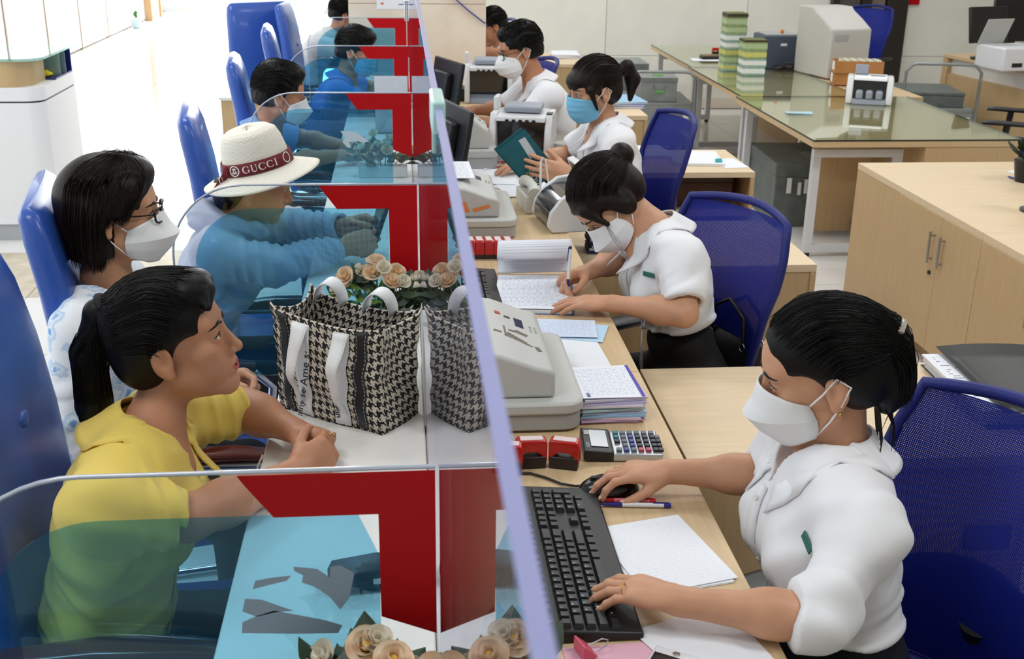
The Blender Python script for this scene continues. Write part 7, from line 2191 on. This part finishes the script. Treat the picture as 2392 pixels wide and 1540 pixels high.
for s_, x_ in ((2.70, -0.085), (2.25, 0.045)):
    pts = []
    g = G()
    def hand(a, b):
        th = PI*a
        return Vector((x_+0.035*math.cos(th)+0.008*math.sin(th)*3, BD*0.46-0.03*math.sin(th), BH*0.93+0.058*math.sin(th)))+Vector((0.004*(b-0.5), 0.026*(b-0.5), 0.010*(b-0.5)))
    g.grid(hand, 14, 2); obj('handle', g, M_rib, bag, smooth=60, solid=0.003)
pk = thing('pouch', 'grey lilac pouch inside the open houndstooth bag', 'pouch', (-0.128, 2.252, DESK+0.052), math.radians(-34.7))
obj('body', G().bb((-0.075, -0.02, 0.0), (0.085, 0.03, 0.125)), mat('pouch_lilac', (150, 146, 172), 0.6), pk, bev=0.010, seg=3)
obj('zip', G().bb((-0.07, 0.002, 0.1251), (0.08, 0.008, 0.128)), M_black, pk)

# ================================================================ artificial flowers
M_petal = mat('petal_cream', (248, 230, 202), 0.6, rgb2=(240, 202, 168), scale=30, lo=0.3, hi=0.6)
M_petw = mat('petal_white', (246, 238, 220), 0.6); M_cent = mat('petal_yellow', (226, 176, 72), 0.6)
M_leafd = mat('leaf_dark', (38, 58, 34), 0.5, var=0.2, scale=30); M_leafl = mat('leaf_light', (104, 134, 62), 0.55)
def rose_mesh(R, openness):
    g = G()
    for ring, (n, rr_, tilt) in enumerate(((3, 0.35, 0.15), (5, 0.65, 0.45), (6, 1.0, 0.80))):
        for k in range(n):
            a0 = 2*PI*k/n+ring*0.5; wd_ = 2*PI/n*0.72
            def pet(a, b, a0=a0, wd_=wd_, rr_=rr_, tilt=tilt):
                th = a0+(a-0.5)*wd_*2*(0.35+0.65*math.sin(PI*min(1, b*0.62+0.18)))
                r = R*rr_*(0.25+0.75*math.sin(b*PI*0.5))*(0.55+0.45*openness)
                z = R*(1.15*(b**0.8)*(1-tilt*0.55*openness)-0.10*b*b*tilt)+0.10*R*(1-abs(a-0.5)*2)*b
                return (r*math.cos(th), r*math.sin(th), z)
            g.grid(pet, 4, 4)
    m = g.mesh('flower_head', 70); return m
ros = []
for R, op, m_ in ((0.026, 1.0, M_petal), (0.022, 0.75, M_petw), (0.015, 0.15, M_petw)):
    r_ = rose_mesh(R, op); r_.materials.append(m_); ros.append(r_)
gc_ = G(); gc_.sphere((0, 0, 0.012), (0.007, 0.007, 0.008), 10, 6); cent = gc_.mesh('flower_centre', 60); cent.materials.append(M_cent)
def leaf_mesh(L, W, m_):
    g = G(); g.grid(lambda a, b: ((a-0.5)*2*W*math.sin(PI*b**0.8), L*b, 0.25*L*b*(1-b)-0.012*abs(a-0.5)*2*math.sin(PI*b)+0.0), 4, 6)
    m = g.mesh('leaf', 60); m.materials.append(m_); return m
lv = [leaf_mesh(0.055, 0.017, M_leafd), leaf_mesh(0.040, 0.014, M_leafl), leaf_mesh(0.070, 0.023, M_leafd)]
def bouquet(label, loc, seed, sx=1.0, nf=15, nl=34, hgt=0.13, sy=0.45):
    r = random.Random(seed)
    t = thing('artificial_flowers', label, 'flowers', loc, 0, 'bunches of artificial roses by the dividers')
    obj('planter', G().bb((-0.085*sx, -0.03, 0.0), (0.085*sx, 0.03, 0.045)), M_white, t, bev=0.004)
    def put(me, p, d, tw, nm):
        o = bpy.data.objects.new(nm, me); COL.objects.link(o); o.parent = t
        d = Vector(d).normalized(); q = Vector((0, 0, 1)).rotation_difference(d)
        o.matrix_local = Matrix.Translation(p) @ q.to_matrix().to_4x4() @ Matrix.Rotation(tw, 4, 'Z'); return o
    for i in range(nf):
        a = -1.0+2.0*((i+0.5)/nf)+r.uniform(-0.1, 0.1)
        hz = hgt*(0.55+0.45*math.cos(a*1.3))*r.uniform(0.55, 1.05)
        p = Vector((a*0.10*sx, r.uniform(-1, 1)*0.045*sy*2-0.008, 0.045+hz))
        d = Vector((a*0.9, -0.45+r.uniform(-0.4, 0.3), 0.75))
        k = r.choice([0, 0, 1, 1, 2]) if i % 5 else 2
        o = put(ros[k], p, d, r.random()*6, 'flower_head')
        if k == 0:
            c = bpy.data.objects.new('flower_centre', cent); COL.objects.link(c); c.parent = o
        g = G(); g.tube([(p.x*0.4, p.y*0.4, 0.03), (p.x*0.8, p.y*0.8, 0.03+(p.z-0.03)*0.6), tuple(p)], 0.0014, 5); obj('stem', g, M_leafl, t, smooth=60)
    for i in range(nl):
        a = r.uniform(-1.1, 1.1); p = Vector((a*0.09*sx, r.uniform(-1, 1)*0.04, 0.04+hgt*r.uniform(0.1, 0.85)*(0.6+0.4*math.cos(a*1.3))))
        th = r.uniform(0, 2*PI)
        o = bpy.data.objects.new('leaf', r.choice(lv)); COL.objects.link(o); o.parent = t
        o.location = p; o.rotation_euler = (r.uniform(-0.2, 0.9), r.uniform(-0.4, 0.4), math.atan2(-a, 0.3)+r.uniform(-1.2, 1.2))
    return t
bouquet('bunch of cream artificial roses behind the houndstooth bag', (-0.075, 2.775, DESK+0.0006), 3, 1.0, 20, 70, 0.112)
bouquet('bunch of artificial roses seen through the blue film of the third divider', (-0.085, 4.52, DESK+0.0006), 5, 1.15, 22, 70, 0.115)
bouquet('tips of cream artificial roses at the bottom edge before the nearest divider', (-0.045, 1.205, DESK+0.0006), 8, 0.95, 14, 44, 0.105)
bouquet('artificial roses on the clerk\'s side of the glass, leaf over the keyboard', (0.125, 1.255, DESK+0.0006), 11, 0.45, 7, 18, 0.10)
t = thing('leaf_sprig', 'single green leaf rising in front of the near keyboard', 'leaf', (0.150, 1.36, DESK+0.0006))
g = G(); g.tube([(0, -0.02, 0.0), (0.006, -0.01, 0.07), (0.012, 0, 0.115)], 0.0016, 6); obj('stem', g, M_leafl, t, smooth=60)
g = G(); g.grid(lambda a, b: (0.012+(a-0.5)*0.040*math.sin(PI*b**0.75), 0.004*b, 0.110+0.062*b), 6, 8); obj('leaf_blade', g, mat('leaf_bright', (58, 112, 44), 0.45), t, smooth=60, solid=0.0012)

# ================================================================ things on the side cabinets
for k in range(5):
    p = at(1330, 137, ZC); o = sheet('sheet', 0.21, 0.29, 0.006, M_plain if k % 2 else M_faint, None, (p.x-0.02+0.006*(k % 2), p.y+0.12, ZC+0.0008+0.0066*k), 0.06*((k*3) % 4-1.5)); tag(o, '%s wad from the bottom of the papers on the farthest side cabinet' % ORD[k], 'paper', 'papers on the farthest side cabinet')
p = at(1472, 252, ZC)
for k, (c, lab) in enumerate((((222, 222, 232), 'white folder at the bottom of the blue folder pile'), ((98, 110, 196), 'violet blue folder in the pile on the small side cabinet'), ((150, 190, 222), 'pale blue folder on top of the pile'))):
    t = thing('folder', lab, 'folder', (p.x-0.03, p.y+0.12, ZC+0.0008+0.013*k), 0.1*(k-1), 'folders on the small side cabinet')
    obj('cover', G().bb((-0.12, -0.155, 0), (0.12, 0.155, 0.0015)), mat('folder_%d' % k, c, 0.5), t); obj('pages', G().bb((-0.11, -0.15, 0.0016), (0.115, 0.15, 0.0105)), M_plain, t); obj('cover', G().bb((-0.12, -0.155, 0.0106), (0.12, 0.155, 0.012)), mat('folder_%d' % k, c, 0.5), t)
p = at(1650, 383, ZC)
o = sheet('sheet', 0.24, 0.30, 0.012, M_plain, None, (p.x-0.03, p.y+0.10, ZC+0.0008), -0.10); tag(o, 'clipped white papers on the open-fronted cabinet', 'paper')
t = thing('binder_clip', 'turquoise binder clip on the papers of the open-fronted cabinet', 'clip', (p.x+0.055, p.y-0.03, ZC+0.014), 0.2)
MX = Matrix(((0, 0, 1, 0), (1, 0, 0, 0), (0, 1, 0, 0), (0, 0, 0, 1)))
obj('body', G().prism([(0, 0), (0.016, 0.0), (0.016, 0.015), (0.014, 0.015), (0, 0.002)], -0.016, 0.016, MX), mat('clip_teal', (60, 176, 180), 0.35), t); g = G(); g.tube([(-0.008, 0.015, 0.012), (0, 0.030, 0.02), (0.008, 0.015, 0.012)], 0.001, 6); obj('handle', g, M_chrome, t, smooth=60)
p = at(1712, 385, ZC); o = sheet('sheet', 0.12, 0.21, 0.001, M_faint, None, (p.x-0.01, p.y+0.03, ZC+0.0008), 0.12); tag(o, 'single white sheet at the right end of the open-fronted cabinet', 'paper')
p = at(1515, 353, ZC); o = sheet('sheet', 0.20, 0.26, 0.014, M_faint, None, (p.x-0.02, p.y-0.06, ZC+0.0008), 0.05); tag(o, 'pile of white papers left of the narrow blue chair', 'paper')
p = Vector((1.33, 5.10, ZC-0.192+0.0008))
t = thing('document_box', 'dark brown box inside the open-fronted cabinet', 'box', (1.31, 5.33, ZC-0.192+0.0008)); obj('body', G().bb((-0.24, -0.17, 0), (0.24, 0.17, 0.115)), mat('box_brown', (74, 42, 30), 0.6), t, bev=0.003); obj('lid', G().bb((-0.242, -0.172, 0.1151), (0.242, 0.172, 0.145)), mat('box_lid', (64, 36, 26), 0.6), t, bev=0.003)
for k in range(5):
    o = sheet('sheet', 0.26, 0.22, 0.011, mat('shelf_paper_%d' % (k % 3), ((226, 226, 236), (196, 60, 80), (214, 214, 230))[k % 3], 0.7), None, (1.44+0.01*(k % 2), 5.20, 0.0792+0.30*0+0.0118*k+0.0), 0.03*(k % 3-1))
    tag(o, '%s wad from the bottom in the bay of the open-fronted cabinet' % ORD[k], 'paper', 'papers in the open-fronted cabinet')
# black binder with papers at the right end
bp_ = Vector((1.40, 2.49, ZC+0.0008))
t = thing('binder', 'black folder stuffed with printed papers on the wide side cabinet', 'folder', tuple(bp_), math.radians(-2))
M_bind = mat('binder_black', (28, 29, 31), 0.4)
obj('cover', G().bb((-0.045, -0.20, 0.0), (0.25, 0.20, 0.002)), M_bind, t)
for k in range(7):
    o = sheet('page', 0.24, 0.36, 0.0045, print_mat('binder_print', rows=26, cols=5, density=0.45) if k == 6 else mat('page_white_%d' % (k % 2), ((232, 234, 240), (206, 210, 222))[k % 2], 0.7), t, (0.075+0.004*(k % 3)-0.002*k, 0.002*(k % 2), 0.0025+0.0052*k), 0.015*(k % 3-1), 0.0006 if k == 6 else 0)
g = G(); g.grid(lambda a, b: (-0.010+0.07*(1-b)*0+0.27*a, -0.20+0.40*b, 0.040+0.030*a*(1-a)+0.012*b), 8, 4); obj('cover', g, M_bind, t, smooth=60, solid=0.002)
# plant pot and bits on the low cabinet, cut by the frame edge
pp2 = at(2416, 495, LZ)
t = thing('desk_fan', 'black round-footed desk stand at the right frame edge', 'stand', (pp2.x+0.02, pp2.y, LZ+0.0006))
g = G(); g.lathe([(0, 0), (0.075, 0), (0.078, 0.008), (0.05, 0.02), (0.018, 0.028), (0.014, 0.12), (0, 0.12)], 24); obj('foot', g, M_black, t, smooth=40)
g = G(); g.box((0, 0.0, 0.20), (0.03, 0.16, 0.16), rz=0.5); obj('panel', g, M_black, t, bev=0.01)
pp3 = at(2452, 450, LZ)
t = thing('potted_plant', 'small green plant in a black pot at the right frame edge', 'plant', (pp3.x, pp3.y+0.22, LZ+0.0006))
g = G(); g.lathe([(0, 0), (0.045, 0), (0.06, 0.09), (0.062, 0.10), (0.05, 0.10), (0.0, 0.09)], 20); obj('pot', g, M_black, t, smooth=40)
for k in range(14):
    o = bpy.data.objects.new('leaf', lv[1 if k % 3 else 2]); COL.objects.link(o); o.parent = t; o.location = (0.02*math.cos(k), 0.02*math.sin(k), 0.09+0.006*k); o.rotation_euler = (0.7+0.2*(k % 3), 0.2, k*2.39); o.scale = (1.4, 1.7, 1.4)
a, b = at(2353, 415, LZ), at(2385, 425, LZ); d = b-a
t = thing('pen', 'white and blue pen on the low cabinet at the right frame edge', 'pen', (a.x, a.y, LZ+0.006), math.atan2(d.y, d.x))
g = G(); g.tube([(0, 0, 0), (0.012, 0, 0), (0.05, 0, 0)], [0.001, 0.0045, 0.005], 8); obj('tip', g, M_penb, t, smooth=50); g = G(); g.cyl((0.05, 0, 0), (0.15, 0, 0), 0.005, n=8); obj('barrel', g, M_penw, t, smooth=50)
p = at(2385, 405, LZ); o = sheet('sheet', 0.16, 0.16, 0.001, M_plain, None, (p.x+0.05, p.y, LZ+0.0006), 0.4); tag(o, 'white note on the low cabinet behind the pen', 'paper')

# ================================================================ back office
def banded(lab, x, y, w, d, layers, pal, rz=0.0, z=TZ+0.0006):
    zz = z
    for k, (h, c, band) in enumerate(layers):
        t = thing('note_bundle', lab[k] if isinstance(lab, list) else lab, 'banknotes', (x+0.004*(k % 2), y, zz), rz+0.02*(k % 3-1), pal)
        obj('notes', G().bb((-w/2, -d/2, 0), (w/2, d/2, h)), mat('notes_%d_%d_%d' % c, c, 0.7, var=0.15, scale=40), t, bev=0.002)
        obj('band', G().bb((-w/2-0.001, -d/2-0.001, h*0.25), (w/2+0.001, d/2+0.001, h*0.8)), mat('band_%s' % band, {'w': (232, 234, 232), 'g': (176, 196, 150), 'k': (58, 52, 36), 'y': (206, 204, 120)}[band], 0.6), t)
        zz += h+0.0008
GRN, TEAL, OLV = (150, 166, 120), (150, 178, 166), (110, 112, 70)
tall = [(0.055, TEAL, 'y'), (0.055, GRN, 'g'), (0.055, GRN, 'y'), (0.055, TEAL, 'w'), (0.055, TEAL, 'w'), (0.06, GRN, 'g'), (0.06, GRN, 'g'), (0.035, OLV, 'k')]
banded(['%s bundle, counted from the table, in the taller stack of banknotes' % w for w in ('lowest', 'second', 'third', 'fourth', 'fifth', 'sixth', 'seventh', 'topmost')], 2.565, 8.86, 0.16, 0.16, tall, 'taller stack of banknotes')
short = [(0.06, TEAL, 'w'), (0.06, TEAL, 'w'), (0.06, GRN, 'y'), (0.06, GRN, 'g'), (0.02, OLV, 'k')]
banded(['%s bundle, counted from the table, in the shorter stack of banknotes' % w for w in ('lowest', 'second', 'third', 'fourth', 'topmost')], 2.655, 8.62, 0.17, 0.16, short, 'shorter stack of banknotes')
# dark blue-grey machine with cables
M_bgrey = mat('machine_bluegrey', (74, 84, 104), 0.5)
t = thing('strapping_machine', 'dark blue-grey machine box with a small white label behind the banknotes', 'machine', (2.98, 9.08, TZ+0.0006))
obj('body', G().bb((-0.14, -0.15, 0), (0.16, 0.15, 0.25)), M_bgrey, t, bev=0.006); obj('label', G().bb((-0.005, -0.1515, 0.175), (0.045, -0.1501, 0.195)), M_plain, t); obj('top_plate', G().bb((-0.12, -0.13, 0.2501), (0.14, 0.13, 0.262)), M_prd, t, bev=0.003); obj('knob', G().bb((0.02, -0.05, 0.2621), (0.045, -0.03, 0.29)), M_orange, t, bev=0.004)
g = G(); r_ = random.Random(4)
pts = []
for k in range(26): pts.append((0.05+0.16*math.sin(k*1.1)+0.05*r_.random(), -0.24-0.05*math.cos(k*0.7)-0.03*r_.random(), 0.008+0.06*max(0, math.sin(k*0.9))*(k % 4 == 1)+0.012*(k % 3)))
g.tube(pts, 0.006, 6); obj('cables', g, M_black, t, smooth=60)
# tall beige sorter
t = thing('note_sorter', 'tall beige note sorting machine with sloped shoulder on the glass table', 'machine', (3.27, 8.60, TZ+0.0006), math.radians(14))
MXs = Matrix(((1, 0, 0, 0), (0, 0, -1, 0), (0, 1, 0, 0), (0, 0, 0, 1)))
M_beigeM = mat('sorter_beige', (196, 194, 188), 0.5)
MYs = Matrix(((0, 0, 1, 0), (1, 0, 0, 0), (0, 1, 0, 0), (0, 0, 0, 1)))
obj('body', G().prism([(-0.22, 0.0), (-0.22, 0.355), (-0.10, 0.42), (0.02, 0.475), (0.05, 0.50), (0.24, 0.50), (0.24, 0.0)], -0.17, 0.18, MYs), M_beigeM, t, bev=0.012, seg=3, smooth=40)
obj('vent', G().bb((-0.14, -0.2215, 0.27), (-0.02, -0.2201, 0.32)), M_prd, t); obj('latch', G().bb((-0.15, -0.2225, 0.04), (-0.13, -0.2201, 0.07)), M_machg, t); obj('latch', G().bb((-0.13, -0.2225, 0.06), (-0.10, -0.2201, 0.09)), M_machg, t)
# cardboard trays of vouchers
M_card = mat('cardboard', (178, 124, 70), 0.8, var=0.06, scale=20)
for k, (lab) in enumerate(('lower cardboard tray beneath the voucher tray', 'open cardboard tray full of vouchers')):
    t = thing('voucher_tray', lab, 'box', (3.28, 8.10-0.01*k, TZ+0.0006+0.086*k), math.radians(-14+2*k), 'cardboard trays')
    g = G(); w, d, h = 0.17, 0.085, 0.085
    for lo_, hi_ in (((-w, -d, 0), (w, d, 0.003)), ((-w, -d, 0.0031), (w, -d+0.004, h)), ((-w, d-0.004, 0.0031), (w, d, h)), ((-w, -d+0.0041, 0.0031), (-w+0.004, d-0.0041, h)), ((w-0.004, -d+0.0041, 0.0031), (w, d-0.0041, h))): g.bb(lo_, hi_)
    obj('tray', g, M_card, t)
    obj('label', G().bb((-w-0.0015, -0.05, 0.015), (-w-0.0003, 0.045, 0.075)), M_plain, t)
    if k:
        for q in range(16):
            gg = G(); gg.box((0, 0, 0.045), (0.004+0.006*(q % 3), 0.15, 0.088), ry=0.30+0.02*(q % 4)); obj('voucher', gg, mat('voucher_%d' % (q % 3), ((222, 220, 196), (206, 202, 160), (232, 232, 224))[q % 3], 0.8), t, (-0.135+0.018*q, 0, 0.0045))
# small note counter on the near table
t = thing('note_counter', 'small white and grey note counter standing alone on the near glass table', 'note counter', (3.06, 7.30, TZ+0.0006), math.radians(-22))
sidep = [(-0.13, 0.0), (-0.135, 0.03), (-0.10, 0.11), (-0.04, 0.165), (0.10, 0.165), (0.13, 0.12), (0.13, 0.0)]
for s in (-1, 1):
    cheek = obj('side_panel', G().prism(sidep, s*0.125-0.02, s*0.125+0.02, MYs), M_mach, t, bev=0.008, smooth=40)
    g = G(); g.cyl((s*0.1455, 0.03, 0.055), (s*0.149, 0.03, 0.055), 0.045, n=20); obj('side_cap', g, M_machg, cheek, smooth=50)
obj('throat', G().prism([(-0.05, 0.03), (-0.03, 0.145), (0.10, 0.145), (0.10, 0.03)], -0.1049, 0.1049, MYs), M_smoke, t)
obj('top_cover', G().prism([(-0.075, 0.1451), (-0.04, 0.168), (0.11, 0.168), (0.12, 0.1451)], -0.1049, 0.1049, MYs), M_mach, t, bev=0.004)
for x in (-0.062, 0.0, 0.062): g = G(); g.bb((x-0.022, -0.13, 0.03), (x+0.022, -0.0501, 0.085)); obj('stacker_paddle', g, M_machg, t, bev=0.012)
obj('base_lip', G().prism([(-0.135, 0.0), (-0.13, 0.03), (0.0, 0.0299), (0.0, 0.0)], -0.1049, 0.1049, MYs), M_machg, t, bev=0.003)
g = G(); g.box((-0.06, 0.05, 0.20), (0.085, 0.03, 0.065), rx=-0.25); obj('side_display', g, M_machg, t, bev=0.008); g = G(); g.bb((0.0, -0.02, 0.1681), (0.09, 0.02, 0.172)); obj('keypad', g, M_machg, t)
p = at(1866, 265, TZ); o = sheet('face_mask', 0.165, 0.075, 0.004, mat('spare_mask', (176, 208, 228), 0.8), None, (p.x, p.y, TZ+0.0006), -0.12, 0.004, 3); tag(o, 'pale blue disposable face mask lying on the near glass table', 'face mask')
p = at(1682, 140, TZ); o = sheet('sheet', 0.24, 0.17, 0.001, M_plain, None, (p.x-0.12, p.y, TZ+0.0006), -0.1); tag(o, 'white sheet under the ink pad at the far glass table', 'paper')
p = at(1657, 138, TZ); t = thing('ink_pad', 'dark wallet-like ink pad on the far glass table', 'ink pad', (p.x, p.y, TZ+0.002), 0.1); obj('case', G().bb((-0.075, -0.045, 0), (0.075, 0.045, 0.022)), M_black, t, bev=0.004); obj('lid', G().bb((-0.073, -0.043, 0.0221), (0.073, 0.043, 0.034)), mat('pad_tan', (120, 104, 70), 0.6), t, bev=0.004)
p = at(1676, 130, TZ); dup(s0, (p.x, p.y+0.08, TZ+0.0006), 0.1, 'lone red stamp on the far glass table beside the banknotes', 'stamps in the back office')

# trolleys and metal boxes
M_galv = mat('galvanised', (150, 156, 156), 0.42, metal=0.55, var=0.08, scale=12)
M_gbox = mat('box_grey_paint', (98, 106, 104), 0.5, var=0.15, scale=14); M_green = mat('grip_green', (96, 206, 70), 0.4)
def metal_box(label, loc, rz, w, d, h, m, cat='box'):
    t = thing('cash_box', label, cat, loc, rz)
    obj('body', G().bb((-w, -d, 0), (w, d, h*0.8)), m, t, bev=0.004); lid = obj('lid', G().bb((-w-0.004, -d-0.004, h*0.8+0.0002), (w+0.004, d+0.004, h)), m, t, bev=0.004)
    return t, lid
def trolley(label, loc, rz, w, d, hz, hh):
    t = thing('trolley', label, 'trolley', loc, rz, 'metal trolleys')
    obj('deck', G().bb((-w, -d, hz-0.03), (w, d, hz)), M_galv, t, bev=0.003)
    obj('side_panel', G().bb((-w, -d-0.006, hz-0.20), (w, -d-0.0005, hz-0.0305)), M_galv, t, bev=0.002); obj('lower_deck', G().bb((-w, -d, 0.12), (w, d, 0.15)), M_galv, t, bev=0.003)
    g = G(); r = 0.012
    g.tube([(-w-0.01, -d-0.02, 0.10), (-w-0.01, -d-0.02, hh-0.06), (-w+0.03, -d-0.02, hh-0.01), (-w+0.07, -d-0.02, hh), (w-0.07, -d-0.02, hh), (w-0.03, -d-0.02, hh-0.01), (w+0.01, -d-0.02, hh-0.06), (w+0.01, -d-0.02, 0.10)], r, 10)
    obj('handle_frame', g, M_galv, t, smooth=50)
    for sx in (-1, 1):
        for sy in (-1, 1):
            g = G(); g.cyl((sx*(w-0.04), sy*(d-0.04)-0.012, 0.04), (sx*(w-0.04), sy*(d-0.04)+0.012, 0.04), 0.04, n=14); g.bb((sx*(w-0.04)-0.012, sy*(d-0.04)-0.016, 0.05), (sx*(w-0.04)+0.012, sy*(d-0.04)+0.016, 0.1199)); obj('caster', g, M_black, t, smooth=50)
    obj('sticker', G().bb((w*0.72, -d-0.0075, hz-0.12), (w*0.9, -d-0.0065, hz-0.06)), M_plain, t)
    return t
trolley('galvanised trolley carrying a metal cash box, by the corner of the back wall', (2.02, 9.05, 0), math.radians(-4), 0.25, 0.30, 0.46, 0.70)
bx_, lid = metal_box('grey metal cash box with green-gripped handles on the trolley', (2.00, 8.95, 0.4606), math.radians(-4), 0.14, 0.16, 0.19, M_galv)
for yy, zz, rx_ in ((-0.1665, 0.11, 1.2), (-0.05, 0.191, 0.2)):
    g = G(); g.tube([(-0.045, yy, zz+0.02), (-0.035, yy-0.015*math.sin(rx_), zz-0.04*math.sin(rx_)+0.01), (0.035, yy-0.015*math.sin(rx_), zz-0.04*math.sin(rx_)+0.01), (0.045, yy, zz+0.02)], 0.003, 6); hdl = obj('handle', g, M_steel, bx_, smooth=60)
    g = G(); g.tube([(-0.033, yy-0.015*math.sin(rx_), zz-0.04*math.sin(rx_)+0.01), (0.033, yy-0.015*math.sin(rx_), zz-0.04*math.sin(rx_)+0.01)], 0.006, 8); obj('grip', g, M_green, hdl, smooth=60)
metal_box('second galvanised cash box behind the first, at the back wall', (1.90, 9.75, 0.0), 0, 0.16, 0.20, 0.66, M_galv)
trolley('galvanised trolley with a flat grey box near the right-hand counter', (4.16, 8.75, 0), math.radians(-10), 0.27, 0.30, 0.46, 0.80)
metal_box('flat dark grey metal box lying on the right-hand trolley', (4.12, 8.80, 0.4606), math.radians(-10), 0.26, 0.26, 0.11, M_gbox)
sb, lid = metal_box('large scuffed grey strongbox with hasp under the near glass table', (2.66, 7.10, 0), math.radians(-3), 0.34, 0.35, 0.40, M_gbox)
obj('hasp', G().bb((-0.10, -0.372, 0.22), (-0.06, -0.3645, 0.34)), M_steel, sb); obj('padlock', G().bb((-0.10, -0.392, 0.19), (-0.05, -0.373, 0.23)), M_steel, sb, bev=0.003)
for x, z, w, h in ((-0.27, 0.22, 0.03, 0.10), (-0.20, 0.21, 0.022, 0.08), (-0.16, 0.22, 0.022, 0.09), (0.10, 0.16, 0.06, 0.05)): obj('tape_scrap', G().bb((x, -0.3655, z), (x+w, -0.3645, min(z+h, 0.318))), M_plain if z > 0.2 else M_black, sb)
obj('scuff', G().bb((-0.10, -0.2, 0.4002), (0.12, 0.05, 0.4012)), M_galv, lid)
t = thing('helmet', 'dark blue rounded helmet on the floor under the glass table', 'helmet', (2.80, 6.42, 0)); g = G(); g.sphere((0, 0, 0.11), (0.11, 0.12, 0.11), 18, 12); obj('shell', g, M_navyp, t, smooth=60); g = G(); g.lathe([(0.112, 0.10), (0.118, 0.105), (0.112, 0.115)], 20); obj('rim', g, M_black, t, smooth=60)
# right-hand counter with monitor and printer
t = thing('service_counter', 'light wood counter with a pale band at the right edge of the back office', 'counter', (4.95, 8.9, 0), math.radians(9))
obj('body', G().bb((-0.33, -2.1, 0.0), (0.45, 0.45, 0.62)), M_woodz, t, bev=0.003); obj('band', G().bb((-0.30, -2.1, 0.6201), (0.45, 0.45, 0.745)), M_white, t); obj('top', G().bb((-0.36, -2.12, 0.7451), (0.50, 0.48, 0.775)), M_woody, t, bev=0.003); obj('end_post', G().bb((-0.34, 0.4501, 0.0), (-0.20, 0.52, 0.7449)), M_woodz, t)
RZ = 0.7756
t = thing('monitor', 'black monitor on the right-hand counter, seen from behind', 'monitor', (*at(2296, 138, RZ).xy, RZ), math.radians(-70)); g = G(); g.box((0, 0, 0.27), (0.03, 0.40, 0.28), ry=-0.2); obj('panel', g, M_black, t, bev=0.008); g = G(); g.bb((-0.02, -0.04, 0.02), (0.02, 0.04, 0.18)); obj('stand', g, M_black, t, bev=0.003); g = G(); g.lathe([(0, 0), (0.10, 0), (0.10, 0.012), (0, 0.02)], 20); obj('foot', g, M_black, t, smooth=40); obj('tag', G().bb((-0.020, -0.02, 0.20), (-0.016, 0.01, 0.24)), M_orange, t)
t = thing('monitor', 'second black monitor beside the white printer, rounded corners', 'monitor', (*at(2352, 128, RZ).xy, RZ), math.radians(-95)); g = G(); g.box((0, 0, 0.28), (0.03, 0.34, 0.34), ry=-0.1); obj('panel', g, M_black, t, bev=0.012); g = G(); g.bb((-0.02, -0.04, 0.0), (0.02, 0.04, 0.14)); obj('stand', g, M_black, t)
t = thing('printer', 'white printer with its paper flap raised on the right-hand counter', 'printer', (*(at(2362, 166, RZ)+Vector((0.04, 0.14, 0))).xy, RZ), math.radians(10)); obj('body', G().bb((-0.17, -0.16, 0), (0.20, 0.17, 0.17)), mat('printer_white', (228, 230, 234), 0.4), t, bev=0.012, seg=3); g = G(); g.box((-0.05, 0.13, 0.26), (0.26, 0.008, 0.21), rx=0.4, rz=0.15); obj('paper_flap', g, M_prn, t, bev=0.003); obj('socket', G().bb((-0.09, -0.1625, 0.03), (0.0, -0.1601, 0.06)), M_black, t)
